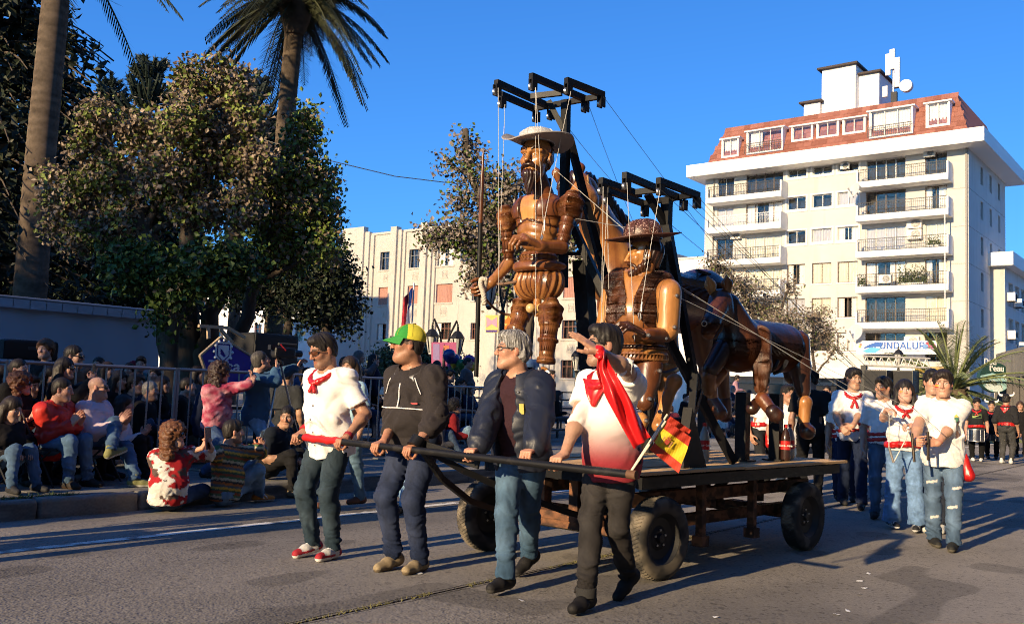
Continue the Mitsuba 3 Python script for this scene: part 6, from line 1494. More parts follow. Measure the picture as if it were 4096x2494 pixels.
  if kind not in ('long', 'longcurly', 'bob'):
   hpz.append(PL(hq(0, -0.05, -0.058), -HR[2] + HR[1] * 0.55, 0.01))
   for sx in (-1, 1): hpz.append(E(hq(0.085 * sx, -0.002, -0.012), A_([0.03, 0.026, 0.036]) * hs, HR, 0.006, -1))
  amp, fq = {'curly': (0.028, 42), 'longcurly': (0.045, 34), 'wavy': (0.014, 34), 'mop': (0.012, 40), 'thick': (0.009, 45)}.get(kind, (0.006, 55))
  def hf(P):
   lq = (P - hcn.astype(np.float32)) @ HR.T.astype(np.float32)
   d = field(hpz, P)
   if 'curly' in kind: return d - amp * (meshkit.fbm(P * fq, 2, seed) - 0.42)
   th = np.arctan2(lq[:, 0], lq[:, 1]); rr = np.sqrt(lq[:, 0] ** 2 + lq[:, 1] ** 2)
   return d - amp * (meshkit.fbm(np.stack([th * 8 + lq[:, 2] * 14, lq[:, 2] * 22 + rr * 26, lq[:, 1] * 12], 1), 3, seed) - 0.45) * 2.2
  m = carve(hpz, max(hh, 0.0055) if lod < 2 else 0.0125, hf, pad=0.03)
  lq = (m[0] - hcn) @ HR.T; th = np.arctan2(lq[:, 0], lq[:, 1])
  st = meshkit.fbm(np.stack([th * 22, lq[:, 2] * 10, 0 * th], 1), 3, seed + 3) if 'curly' not in kind else meshkit.fbm(m[0] * 60, 2, seed)
  grey = hair[2] if len(hair) > 2 else None
  hcv = np.clip(hcl * (0.45 + 1.2 * st[:, None]), 0, 1)
  if grey is not None: hcv = hcv * (1 - np.clip((st - 0.45) * 6, 0, 1)[:, None]) + A_(grey) * np.clip((st - 0.45) * 6, 0, 1)[:, None]
  add(k, 'hair', m, 'vc_hair', smooth=True, color=np.clip(hcv, 0, 1))
 # --- clothes
 def torso(t, hem, fem_=fem):
  z = [E(q(0, 0.0, 0.36), A_([0.165 + 0.03 * ft + t, 0.118 + 0.035 * ft + t, 0.165]) * s, Rc), E(q(0, 0.015 + 0.05 * ft, 0.17), A_([0.15 + 0.055 * ft + t, 0.105 + 0.085 * ft + t, 0.17]) * s, Rc, 0.07), E(q(0, 0.004, 0.0), A_([0.165 + 0.02 * ft + t, 0.118 + 0.04 * ft + t, 0.16]) * s, Rc, 0.06),
             C(sh['l'] - Lc * 0.02, sh['r'] + Lc * 0.02, (0.05 + t) * s, None, 0.06 * s), C(q(0, -0.012, 0.42), q(0, -0.015, 0.478), (0.09 + t * 0.4) * s, (0.066 + t * 0.3) * s, 0.045 * s)]
  if hem < -0.1: z.append(C(q(0, 0.004, 0), q(0, 0.004, hem), (0.15 + t) * s, (0.15 + t) * s, 0.08))
  if fem_: z += [E(q(0.075, 0.1, 0.32), 0.07 * s, None, 0.05 * s), E(q(-0.075, 0.1, 0.32), 0.07 * s, None, 0.05 * s)]
  return z
 def sleeve(sd, fr, t, am=1.0):
  o = [C(sh[sd], el[sd], (0.054 + t) * s * am, (0.047 + t) * s * am, 0.05)]
  if fr > 1:
   e = el[sd] + (wr[sd] - el[sd]) * (fr - 1)
   o += [C(el[sd], e, (0.05 + t) * s * am, (0.038 + t) * s * am, 0.02)]
  return o
 gv = []
 def cloth_top(spec, name, base_t=0.0):
  col, sl, hem, t = A_(spec['col'], float), spec.get('sleeve', 0.62), spec.get('hem', -0.1), spec.get('t', 0.01) + base_t
  z = torso(t, hem); am = (0.88 if fem else 1.0) * (1 + 0.25 * ft)
  z2 = []
  cuts = [PL(q(0, 0, hem), -U + Fc * spec.get('tilt', 0.0), 0.0), C(q(0, 0.01, 0.49), hq(0, 0.02, -0.02), spec.get('neck', 0.062) * s, spec.get('neck', 0.062) * s * 0.95, 0.006, -1)]
  if spec.get('open'):      # open front
   z.append(BX(q(0, 0.24, 0.16), (spec['open'] * s, 0.2 * s, 0.5 * s), Rc, 0.04 * s, 0.012, -1))
  for sd in 'lr':
   z += sleeve(sd, sl if not isinstance(sl, dict) else sl[sd], t, am)
  fa = spec.get('fold', 0.012)
  fr_ = A_(spec.get('ff', (11, 11, 17)))
  def f(P):
   d = field(z, P)
   for sd in 'lr':
    fl = sl if not isinstance(sl, dict) else sl[sd]
    if fl <= 1:     # cut the sleeve squarely
     c = sh[sd] + (el[sd] - sh[sd]) * fl; n = unit(el[sd] - sh[sd])
     side = ((P - sh[sd].astype(np.float32)) @ n.astype(np.float32)); near = np.sqrt(np.maximum((((P - c.astype(np.float32)) ** 2).sum(1)), 0)) < 0.16 * s
     lat = (P - pel.astype(np.float32)) @ Lc.astype(np.float32) * (1 if sd == 'l' else -1)
     cut = (P - c.astype(np.float32)) @ n.astype(np.float32)
     d = np.where(near & (lat > 0.135 * s) | near & (cut > 0.0) & (lat > 0.1 * s), np.maximum(d, cut), d)
   ax = A_([L0, F0, U0]) @ np.eye(3)
   lp = (P - pel) @ Rc.T
   wv = meshkit.fbm(lp * 4, 2, seed + 9) - 0.5
   rg = np.abs(meshkit.fbm(np.stack([lp[:, 0] * fr_[0] + wv * 3, lp[:, 1] * fr_[1], lp[:, 2] * fr_[2] + np.abs(lp[:, 0]) * fr_[2] * 0.8 + wv * 4], 1), 2, seed) - 0.5)
   for sd in 'lr':      # creases gather round the elbow and armpit
    e2 = ((P - el[sd]) ** 2).sum(1); rg = rg * (1 + 0.9 * np.exp(-e2 / (0.1 * s) ** 2))
   d = d + fa * 2.6 * (0.16 - np.minimum(rg, 0.3)) - fa * 0.8 * wv
   hw = 0.006 * np.sin(lp[:, 0] * 31 / s + seed) + 0.004 * np.sin(lp[:, 1] * 47 / s)
   d = np.maximum(d, prim(cuts[0], P) - hw)
   return np.maximum(d, -prim(cuts[1], P))
  m = carve(z, hc_, f, pad=0.025)
  gv.append(((m[0] - pel) @ Rc.T) / s)
  c = tint(m[0], col, 0.05, 9)
  if spec.get('pat'):
   lq = ((m[0] - pel) @ Rc.T) / s; c = np.clip(spec['pat'](lq, m[0], c), 0, 1)
  add(k, spec.get('part', name), m, spec.get('mat', 'vc_cloth'), smooth=True, color=np.clip(c, 0, 1), label=spec.get('label'))
 if top: cloth_top(top, 'shirt')
 if jacket: cloth_top(jacket, 'jacket', 0.014)
 lg = legs or {'col': (0.03, 0.05, 0.1)}
 if lg.get('kind') != 'none':
  t = lg.get('t', 0.012); fl = lg.get('flare', 0.0); g = lg.get('girth', 1.0) * (1 + 0.12 * ft)
  z = [E(pel + U0 * 0.0, A_([0.165 + 0.02 * ft, 0.118 + 0.03 * ft, 0.12]) * s, R0), E(pel - F0 * 0.035 * s - U0 * 0.02 * s, A_([0.15, 0.1, 0.11]) * s, R0, 0.04)]
  for sd in 'lr':
   kk = kn[sd]
   z += [C(hipj[sd], kk, (0.085 + t) * s * g, (0.06 + t) * s * g, 0.035), C(kk, an[sd] + (an[sd] - kk) * 0.05, (0.059 + t) * s * g, (0.05 + t + fl) * s, 0.03), E(kk + (an[sd] - kk) * 0.25 - F0 * 0.012, (0.053 + t) * s * g, None, 0.03)]
  wp_ = PL(q(0, 0, lg.get('rise', 0.1)), U)
  fz = A_(lg.get('ff', (9, 9, 24)))
  ank = lg.get('cut', 0.03)
  def f(P):
   d = field(z, P)
   for sd in 'lr':
    n = unit(an[sd] - kn[sd]).astype(np.float32); c = (an[sd] + n * ank).astype(np.float32)
    e = P - c; cut = e @ n
    d = np.where((e * e).sum(1) < (0.2 * s) ** 2, np.maximum(d, cut), d)
   d = np.where(((P - pel) ** 2).sum(1) < (0.235 * s) ** 2, np.maximum(d, prim(wp_, P)), d)
   lp = (P - pel) @ R0.T
   wv = meshkit.fbm(lp * 5, 2, seed + 8) - 0.5
   rg = np.abs(meshkit.fbm(np.stack([lp[:, 0] * fz[0] * 0.7, lp[:, 1] * fz[1] * 0.7, lp[:, 2] * fz[2] * 0.8 + 9 * lp[:, 0] + wv * 5], 1), 2, seed + 2) - 0.5)
   w_ = 0.45
   for sd in 'lr':
    w_ = w_ + 1.0 * np.exp(-((P - an[sd] - [0, 0, 0.05]) ** 2).sum(1) / (0.13 * s) ** 2) + 0.6 * np.exp(-((P - kn[sd]) ** 2).sum(1) / (0.11 * s) ** 2) + 0.6 * np.exp(-((P - hipj[sd] - F0 * 0.06) ** 2).sum(1) / (0.13 * s) ** 2)
   return d + lg.get('fold', 0.03) * 2.4 * w_ * (0.14 - np.minimum(rg, 0.28)) - 0.01 * wv
  m = carve(z, hc_, f, pad=0.02)
  base = A_(lg['col'], float)
  n = meshkit.fbm(m[0] * A_([30, 30, 9]), 3, seed + 4)[:, None]
  c = base * (0.55 + 0.95 * n)
  fd = lg.get('fade', 0.0)
  if fd:
   dk_ = np.zeros(len(m[0]))
   for sd in 'lr':
    for p_, r_ in ((hipj[sd] * 0.55 + kn[sd] * 0.45 + F0 * 0.09 * s, 0.12), (kn[sd] + F0 * 0.06 * s, 0.07), (kn[sd] * 0.5 + an[sd] * 0.5 + F0 * 0.05 * s, 0.1)):
     dk_ += np.exp(-((m[0] - p_) ** 2).sum(1) / (r_ * s) ** 2)
   c = c * (1 + fd * 1.5 * np.clip(dk_, 0, 1)[:, None]) + fd * 0.05 * np.clip(dk_, 0, 1)[:, None]
  if lg.get('pat'): c = lg['pat'](((m[0] - pel) @ R0.T) / s, m[0], c)
  add(k, 'trousers', m, 'vc_cloth', smooth=True, color=np.clip(c, 0, 1))
  if lod == 0:
   sm = []
   for sd in 'lr':
    for sgn in (1, -1):
     pass
 # --- shoes
 for sd in 'lr':
  d = toe[sd]; sdv = unit(np.cross([0, 0, 1.0], d)); up = np.cross(d, sdv); o = an[sd] - up * 0.085 * s
  def fq_(x, y, z): return o + (d * x + sdv * y + up * z) * s
  z = [C(fq_(-0.045, 0, 0.045), fq_(0.07, 0, 0.042), 0.042 * s, 0.043 * s), C(fq_(0.07, 0, 0.036), fq_(0.158, 0.0, 0.03), 0.042 * s, 0.034 * s, 0.02), C(fq_(-0.02, 0, 0.05), fq_(-0.005, 0, 0.11), 0.042 * s, 0.042 * s, 0.03)]
  def f(P): return np.maximum(field(z, P), -((P - o.astype(np.float32)) @ up.astype(np.float32)) + 0.002)
  m = carve(z, max(hn * 1.3, 0.006), f)
  lz = (m[0] - o) @ up / s; lx = (m[0] - o) @ d / s
  c = tint(m[0], shoes[0], 0.12, 25, seed)
  c[lz < 0.026] = shoes[1]
  if len(shoes) > 2: c = shoes[2](lx, (m[0] - o) @ sdv / s, lz, c)
  add(k, 'shoe', m, 'vc_plain', smooth=True, color=np.clip(c, 0, 1))
  if lod == 0:
   for i in range(4): add(k, 'shoe_lace', tube([fq_(0.03 + i * 0.022, -0.022, 0.085 - i * 0.006), fq_(0.034 + i * 0.022, 0, 0.094 - i * 0.0065), fq_(0.03 + i * 0.022, 0.022, 0.085 - i * 0.006)], 0.0035 * s, 5), mat(shoes[3] if len(shoes) > 3 else (0.05, 0.05, 0.05), 0.8))
 def surf(x, z, off=0.0, which=-1, back=False):
  g_ = gv[which]; m_ = (np.abs(g_[:, 0] - x) < 0.02) & (np.abs(g_[:, 2] - z) < 0.02) & (((g_[:, 1] > 0.0) if not back else (g_[:, 1] < 0.0)))
  y = 0.14 if not m_.any() else (np.percentile(g_[m_, 1], 75) if not back else np.percentile(g_[m_, 1], 25))
  return q(x, y + (off if not back else -off), z)
 return dict(surf=surf, gv=gv, k=k, hq=hq, HR=HR, hc=hcn, hs=hs, q=q, Rc=Rc, R0=R0, s=s, pel=pel, sh=sh, el=el, wr=wr, kn=kn, an=an, nb=nb, U=U, Fc=Fc, Lc=Lc, F0=F0, L0=L0, toe=toe, ft=ft, H=H)
def glasses(b, lens=LENS, frame_c=BLACK, sun=True, h=0.016, tintm=None):
 q, k, hs = b['hq'], b['k'], b['hs']
 fr = []
 for sx in (-1, 1):
  rx_ = 0.031 if sun else 0.025
  pts = [q(0.0345 * sx + rx_ * math.copysign(abs(math.cos(t)) ** 0.75, math.cos(t)), 0.104 - 0.016 * (abs(0.0345 * sx + rx_ * math.cos(t)) / 0.05) ** 2, 0.006 + (h * 1.25 if sun else h) * math.copysign(abs(math.sin(t)) ** 0.75, math.sin(t))) for t in np.linspace(0, 2 * np.pi, 17)]
  fr.append(tube(pts, 0.0026, 5, False)); c = q(0.0345 * sx, 0.104, 0.006)
  if sun: add(k, 'sunglass_lens', (np.vstack([[c], pts]), A_([[0, i + 1, i + 2] for i in range(16)])), tintm or lens)
  fr.append(tube([q(0.064 * sx, 0.08, 0.012), q(0.077 * sx, 0.05, 0.012), q(0.08 * sx, -0.005, 0.01)], 0.004, 5))
 fr.append(tube([q(-0.011, 0.106, 0.008), q(0, 0.11, 0.011), q(0.011, 0.106, 0.008)], 0.0028, 5))
 add(k, 'glasses_frame', cat(fr), frame_c)
RED_ = (0.42, 0.012, 0.012)
def neckerchief(b, col=RED_, drape=0.13, knot=True, h=0.0085, tail=0.06, wide=0.085, back=0.1):
 """triangular kerchief round the neck, knotted or hanging in front"""
 q, s, Rc, surf = b['q'], b['s'], b['Rc'], b['surf']
 n = 16
 yb, yf = -0.085, (Rc[1] @ (surf(0, 0.43, 0.012) - b['pel'])) / s
 def rp(t):
  c = (1 + math.cos(t)) / 2
  return q(0.098 * math.sin(t), yb + (yf - yb) * c, 0.512 - 0.082 * c ** 2)
 ps = [C(rp(2 * np.pi * i / n), rp(2 * np.pi * (i + 1) / n), 0.02 * s, None, 0.014) for i in range(n)]
 if knot:
  kz = surf(0, 0.425, 0.02)
  ps += [E(kz, 0.02 * s, None, 0.006)]
  for sx in (-1, 1): ps.append(C(kz, surf(0.03 * sx, 0.42 - tail, 0.014), 0.009 * s, 0.018 * s, 0.006))
 def f(P): return field(ps, P) - 0.013 * (meshkit.fbm(((P - b['pel']) @ Rc.T) * A_([26, 26, 40]), 2, 3) - 0.5)
 m = carve(ps, h, f)
 ms = [m]
 for front in ([False] if knot else [True, False]):
  P = np.zeros((13, 9, 3))
  for i in range(13):
   u = i / 6.0 - 1
   for j in range(9):
    v = j / 8.0
    x = wide * 1.25 * u * (1 - 0.9 * v)
    z = 0.475 - (drape if front else back) * v - 0.02 * (1 - abs(u)) * 0
    P[i, j] = surf(x, min(z, 0.44), 0.012 + 0.006 * math.sin(u * 7 + v * 4), back=not front) + b['U'] * s * (z - min(z, 0.44))
  P[:, 1:-1] = (P[:, :-2] + P[:, 2:] + P[:, 1:-1]) / 3; P[1:-1] = (P[:-2] + P[2:] + P[1:-1]) / 3
  ms.append(shell(P, 0.006))
 m = cat(ms)
 add(b['k'], 'neckerchief', m, 'vc_satin', smooth=True, color=tint(m[0], col, 0.1, 15))
def sash(b, col=RED_, z=0.07, w=0.055, hang=None, h=0.011):
 q, s = b['q'], b['s']; ft = b['ft']
 ps = []
 for i in range(16):
  a, a2 = 2 * np.pi * i / 16, 2 * np.pi * (i + 1) / 16
  def rp(t): return q((0.165 + 0.045 * ft) * math.sin(t), 0.01 + 0.03 * ft + (0.115 + 0.07 * ft) * math.cos(t), z + 0.012 * math.sin(2 * t + 1))
  for dz in (-w * 0.5, w * 0.5): ps.append(C(rp(a) + b['U'] * dz * s, rp(a2) + b['U'] * dz * s, 0.018 * s, None, 0.03))
 if hang is not None:
  for (x, y, dx, l, r) in hang: ps += [C(q(x, y, z), q(x + dx, y + 0.01, z - l), 0.02 * s, r * s, 0.02), C(q(x, y, z), q(x + dx * 1.6, y - 0.01, z - l * 0.9), 0.02 * s, r * 0.9 * s, 0.02)]
 def f(P): return field(ps, P) - 0.014 * (meshkit.fbm(((P - b['pel']) @ b['Rc'].T) * A_([12, 12, 60]), 2, 3) - 0.5)
 m = carve(ps, h, f)
 add(b['k'], 'sash', m, 'vc_satin', smooth=True, color=tint(m[0], col, 0.12, 15))
def collar(b, col, r=0.098, hgt=0.05, m='vc_cloth', stripe=None, gap=0.5, flare=0.02, part='collar', z0=0.462):
 """folded shirt collar"""
 q = b['q']; n = 26; P = np.zeros((n, 5, 3))
 for i in range(n):
  t = gap * 0.5 + (2 * np.pi - gap) * i / (n - 1)
  for j in range(5):
   u = j / 4.0
   fz = hgt * (1 - u) ** 1.0 if True else 0
   rr = r - 0.012 + flare * u * 1.4 + 0.008 * u
   dz = hgt * 0.9 - hgt * 1.1 * u - 0.035 * max(math.cos(t), 0) - (0.035 * u * max(math.cos(t), 0) ** 4)
   P[i, j] = q(rr * math.sin(t), 0.008 + rr * math.cos(t) * 0.95, z0 + dz + 0.012)
 me = shell(P, 0.007)
 u = np.tile(np.linspace(0, 1, 5), n); c = np.tile(A_(col, float), (len(me[0]), 1))
 if stripe is not None:
  uu = np.concatenate([u, u]); c[(np.abs(uu - 0.75) < 0.13)] = stripe
 add(b['k'], part, me, m, smooth=True, color=c)
def grip(bp_, fw=(-1, 0, 0), curl=0.86, up=0.03, back=0.07):
 """hand closed over a bar at bp_: wrist behind it, palm down"""
 fw = unit(fw)
 return (A_(bp_) - fw * back + A_([0, 0, up]), fw + A_([0, 0, -0.25]), (fw[0] * -0.15, fw[1] * -0.15, -1.0), None, curl, 0.75)
def barp(px):
 """point on the draw bar under photograph column px (at 2464 across)"""
 best = min(np.linspace(-0.2, 1, 500), key=lambda t: abs((lambda c: IW / 2 + FPX * c[0] / c[2])(CAM @ (bl_ + (br_ - bl_) * t - EYE)) / S2 - px))
 return bl_ + (br_ - bl_) * best
def foot(px, py, yaw, pitch=0, lift=0.0, s=1.0):
 """ankle above the ground under the shoe seen at px, py (2464 across)"""
 g_ = gnd(px * S2, py * S2)
 t = A_([math.cos(math.radians(yaw)), math.sin(math.radians(yaw)), 0]) * 0.05
 return (A_([g_[0], g_[1], 0.088 + lift]) - t, yaw, pitch)
JEANT, JEANB, JEANM = (0.017, 0.03, 0.042), (0.012, 0.019, 0.045), (0.035, 0.07, 0.115)
# man in white shirt
fl_, fr2 = foot(790, 1346, 192), foot(738, 1338, 180, -8, 0.02)
pm = (fl_[0] + fr2[0]) / 2
def buttons(b, n, x=0.0, col=(0.03, 0.02, 0.02), z0=0.4, dz=0.085, y=0.16):
 pass
h1 = {'l': grip(barp(818)), 'r': grip(barp(706), (-0.9, -0.4, 0), 0.9)}
def white_pat(l, P, c):
 pl = (np.abs(l[:, 0] - 0.0) < 0.004) & (l[:, 1] > 0.05); c[pl] *= 0.86
 return c
m1 = person('man in white short-sleeved shirt with red neckerchief, sunglasses and red and white trainers', (pm[0] + 0.03, pm[1], 0.93), 180, 1.79, (8, 0), 4, (168, -20, 0), h1,
   {'l': fl_, 'r': fr2}, 0.38, lod=0, skin=(0.36, 0.19, 0.12), top=dict(col=(0.8, 0.79, 0.77), sleeve=0.72, hem=-0.14, t=0.024, fold=0.03, ff=(5, 5, 6), pat=white_pat, neck=0.066), legs=dict(col=JEANT, fade=0.25, girth=1.02),
   shoes=((0.55, 0.53, 0.5), (0.7, 0.68, 0.64), lambda x, y, z, c: np.where(((x < -0.02) | (x > 0.13) | ((z < 0.045) & (z > 0.026) & (x > 0.02)))[:, None] & (z > 0.026)[:, None], A_([0.33, 0.02, 0.03]), c), (0.8, 0.8, 0.8)),
   hair=('thick', (0.02, 0.017, 0.016)), beard=0.5, mou=0.6, group='men pulling the wagon', seed=1)
glasses(m1, tintm=mat((0.12, 0.035, 0.008), 0.1, 0.3, 0.6, 1.0)); neckerchief(m1, h=0.007, tail=0.05, back=0.1)
collar(m1, (0.8, 0.79, 0.77), 0.1)
for i in range(5): add(m1['k'], 'button', sphere(m1['surf'](0.0, 0.36 - i * 0.1, 0.002), 0.0065, 6), mat((0.04, 0.03, 0.03), 0.4))
add(m1['k'], 'red_wristband', lathe([(0.036, -0.03), (0.041, -0.02), (0.041, 0.02), (0.036, 0.03)], 16, m1['wr']['r'] * 0.85 + m1['el']['r'] * 0.15, m1['wr']['r'] - m1['el']['r']), mat((0.5, 0.02, 0.02), 0.35), smooth=True)
add(m1['k'], 'red_watch', lathe([(0.033, -0.014), (0.038, -0.012), (0.038, 0.012), (0.033, 0.014)], 16, m1['wr']['l'] * 0.94 + m1['el']['l'] * 0.06, m1['wr']['l'] - m1['el']['l']), mat((0.3, 0.02, 0.03), 0.5), smooth=True)
# man in green and yellow cap
fl_, fr2 = foot(1000, 1376, 190), foot(935, 1370, 182, -6, 0.015)
pm = (fl_[0] + fr2[0]) / 2
def fleece(l, P, c):
 w_ = A_([0.72, 0.72, 0.72])
 st = (np.abs(l[:, 2] - 0.25 + 0.18 * np.abs(l[:, 0] + 0.02) * 0.3) < 0.0055) & (np.abs(l[:, 0]) < 0.2) & (l[:, 1] > 0)
 zp = (np.abs(l[:, 0] - 0.0) < 0.007) & (l[:, 2] > 0.25) & (l[:, 1] > 0)
 rg = (np.abs(l[:, 0]) > 0.1) & (np.abs(np.abs(l[:, 0]) - 0.1 - (0.5 - l[:, 2]) * 0.42) < 0.006) & (l[:, 2] > 0.3) & (l[:, 1] > -0.02)
 return c
m2 = person('man in green and yellow mesh cap and dark half-zip fleece, head turned away', (pm[0] + 0.04, pm[1] + 0.0, 0.95), 180, 1.86, (7, 0), 6, (140, 4, 0), {'l': grip(barp(985)), 'r': grip(barp(908))},
   {'l': fl_, 'r': fr2}, 0.6, lod=0, skin=(0.38, 0.19, 0.115), top=dict(col=(0.035, 0.03, 0.031), sleeve=1.42, hem=-0.08, t=0.024, fold=0.024, ff=(7, 7, 11), pat=fleece, neck=0.068), legs=dict(col=JEANB, fade=0.3, girth=1.0),
   shoes=((0.26, 0.2, 0.12), (0.13, 0.1, 0.065), lambda x, y, z, c: c * (0.75 + 0.5 * meshkit.noise(np.stack([x, y, z], 1) * 55)[:, None]), (0.2, 0.15, 0.09)), hair=('short', (0.02, 0.017, 0.016)), beard=0.12, group='men pulling the wagon', seed=2)
collar(m2, (0.035, 0.03, 0.031), 0.112, 0.07, stripe=(0.7, 0.7, 0.7), flare=0.03, gap=0.9)
def piping(b, pts, r=0.0045, col=(0.72, 0.72, 0.72), name='white_piping'):
 P_ = A_([b['surf'](x, z, 0.001) for x, z in pts])
 for _ in range(9): P_[1:-1] = (P_[:-2] + P_[1:-1] * 2 + P_[2:]) / 4
 add(b['k'], name, tube(P_, r, 6), mat(col, 0.8), smooth=True)
piping(m2, [(x, 0.25 - 0.05 * abs(x) - 0.03 * max(x, 0)) for x in np.linspace(-0.19, 0.19, 22)])
piping(m2, [(0.004, z) for z in np.linspace(0.25, 0.41, 12)], 0.006)
for sx in (-1, 1): piping(m2, [(sx * (0.1 + 0.06 * t), 0.445 - 0.11 * t) for t in np.linspace(0, 1, 10)])
add(m2['k'], 'badge', obox(m2['surf'](0.12, 0.275, 0.004), m2['Rc'], (0.03, 0.004, 0.006)), mat((0.5, 0.08, 0.08), 0.6))
add(m2['k'], 'watch_cuff', lathe([(0.033, -0.018), (0.04, -0.015), (0.04, 0.015), (0.033, 0.018)], 16, m2['wr']['l'] * 0.93 + m2['el']['l'] * 0.07, m2['wr']['l'] - m2['el']['l']), mat((0.75, 0.75, 0.75), 0.6), smooth=True)
def cap(b, col, col2, brim_c, peak=True, name='cap', up=0.0):
 q, hs, HR = b['hq'], b['hs'], b['HR']
 ps = [E(q(0, -0.012, 0.056 + up), A_([0.092, 0.112, 0.09]) * hs, HR), PL(q(0, 0, 0.034 + up), -HR[2] + HR[1] * 0.08)]
 m = carve(ps, 0.006)
 l = (m[0] - b['hc']) @ HR.T / hs
 c = np.tile(A_(col2, float), (len(l), 1)); c[l[:, 1] > 0.02] = col
 kx_ = add(b['k'], name, m, 'vc_cloth', smooth=True, color=c)
 for a in np.linspace(0, np.pi, 4)[:3]:
  pts = [q(0.094 * math.cos(t) * math.cos(a), -0.012 + 0.114 * math.cos(t) * math.sin(a), 0.056 + up + 0.092 * math.sin(t)) for t in np.linspace(0, np.pi, 15)]
  add(kx_, 'seam', tube(pts, 0.002, 4), mat(tuple(A_(col2) * 0.8), 0.8))
 if peak:
  P = np.zeros((13, 6, 3))
  for i in range(13):
   t = math.radians(-62 + i * 124 / 12)
   for j in range(6):
    u = j / 5.0
    rr = 0.1 + 0.075 * u * math.cos(t * 0.85)
    P[i, j] = q(0.088 * math.sin(t) * (1 + 0.05 * u), -0.012 + rr * math.cos(t) * 1.06 + 0.005, 0.046 + up - 0.035 * u - 0.02 * (math.sin(t) ** 2) * (0.4 + u))
  add(kx_, 'peak', shell(P, 0.006), mat(brim_c, 0.8), smooth=40)
 return kx_
kcap = cap(m2, (0.04, 0.27, 0.05), (0.62, 0.55, 0.06), (0.04, 0.27, 0.05))
# man with grey hair and open navy jacket
fl_, fr2 = foot(1262, 1385, 178, -22, 0.06), foot(1205, 1430, 184)
pm = fr2[0] * 0.6 + fl_[0] * 0.4
NAVY = (0.016, 0.02, 0.034)
m3 = person('man with grey hair and glasses in an open navy jacket over a plum polo shirt', (pm[0] + 0.02, pm[1], 0.93), 180, 1.83, (8, 0), 0, (140, 3, 0), {'l': grip(barp(1268)), 'r': grip(barp(1130))},
   {'l': fl_, 'r': fr2}, 0.42, lod=0, skin=(0.47, 0.25, 0.165), top=dict(col=(0.04, 0.018, 0.024), sleeve=0.6, hem=-0.02, t=0.004, fold=0.01), jacket=dict(col=NAVY, sleeve=1.9, hem=-0.12, t=0.022, fold=0.022, ff=(6, 6, 9), open=0.075, mat='vc_nylon', neck=0.075), legs=dict(col=JEANM, fade=0.5, girth=1.02),
   shoes=((0.014, 0.013, 0.013), (0.05, 0.048, 0.045), lambda x, y, z, c: c, (0.06, 0.05, 0.06)), hair=('wavy', (0.1, 0.095, 0.09), (0.42, 0.41, 0.4)), brow=(0.1, 0.09, 0.08), group='men pulling the wagon', seed=3)
collar(m3, (0.03, 0.014, 0.02), 0.094, 0.045); collar(m3, NAVY, 0.125, 0.08, 'vc_nylon', flare=0.04, gap=1.1, part='jacket_collar')
glasses(m3, sun=False, h=0.013)
add(m3['k'], 'crest', obox(m3['surf'](0.125, 0.3, 0.004), m3['Rc'], (0.02, 0.004, 0.035)), mat((0.5, 0.42, 0.1), 0.6))
add(m3['k'], 'snap_button', sphere(m3['surf'](0.11, 0.41, 0.004), 0.007, 8), STEEL)
wq = m3['wr']['l'] * 0.97 + m3['el']['l'] * 0.03
kw_ = add(m3['k'], 'watch', lathe([(0.032, -0.01), (0.036, -0.008), (0.036, 0.008), (0.032, 0.01)], 18, wq, m3['wr']['l'] - m3['el']['l']), STEEL, smooth=True)
add(kw_, 'dial', cyl(wq - CAM[2] * 0.034, wq - CAM[2] * 0.041, 0.017, 16), mat((0.75, 0.75, 0.74), 0.3))
# saluting man
fl_, fr2 = foot(1500, 1440, 176, -30, 0.07), foot(1400, 1475, 186)
pm = fr2[0] * 0.55 + fl_[0] * 0.45
def ombre(l, P, c):
 t = np.clip((0.33 - l[:, 2]) / 0.36, 0, 1); t = t * t * (3 - 2 * t)
 return c * (1 - t[:, None]) + A_([0.26, 0.03, 0.04]) * t[:, None]
sl4 = at(1442 * S2, 846 * S2, 5.4)
m4 = person('man saluting with red scarf, white shirt fading to dark red and black jeans', (pm[0] + 0.03, pm[1], 0.95), 180, 1.86, (7, 0), -6, (142, 2, 0),
   {'l': (sl4, unit(at(1372 * S2, 795 * S2, 5.42) - sl4), (0.35, 0.1, -1.0), (-0.8, 0.5, -0.6), 0.03, 0.15), 'r': grip(barp(1338))},
   {'l': fl_, 'r': fr2}, 0.3, lod=0, skin=(0.43, 0.25, 0.165), elbows={'l': A_([0.3, -1.0, -0.1])}, top=dict(col=(0.82, 0.8, 0.76), sleeve=0.62, hem=-0.14, t=0.016, fold=0.014, ff=(8, 8, 8), pat=ombre, label='white T-shirt fading to dark red at the hem'), legs=dict(col=(0.018, 0.016, 0.016), fade=0.25, girth=0.98, cut=-0.01),
   shoes=((0.012, 0.011, 0.011), (0.008, 0.008, 0.008)), hair=('thick', (0.016, 0.013, 0.012)), beard=0.35, mou=0.3, group='men pulling the wagon', seed=4)
glasses(m4); neckerchief(m4, knot=False, drape=0.16, h=0.007, back=0.08)
for sd in 'r':
 add(m4['k'], 'turn_up', lathe([(0.058, -0.03), (0.064, -0.028), (0.064, 0.028), (0.058, 0.03)], 18, m4['an'][sd] + [0, 0, 0.015], (0, 0, 1)), mat((0.025, 0.024, 0.024), 0.9), smooth=30)
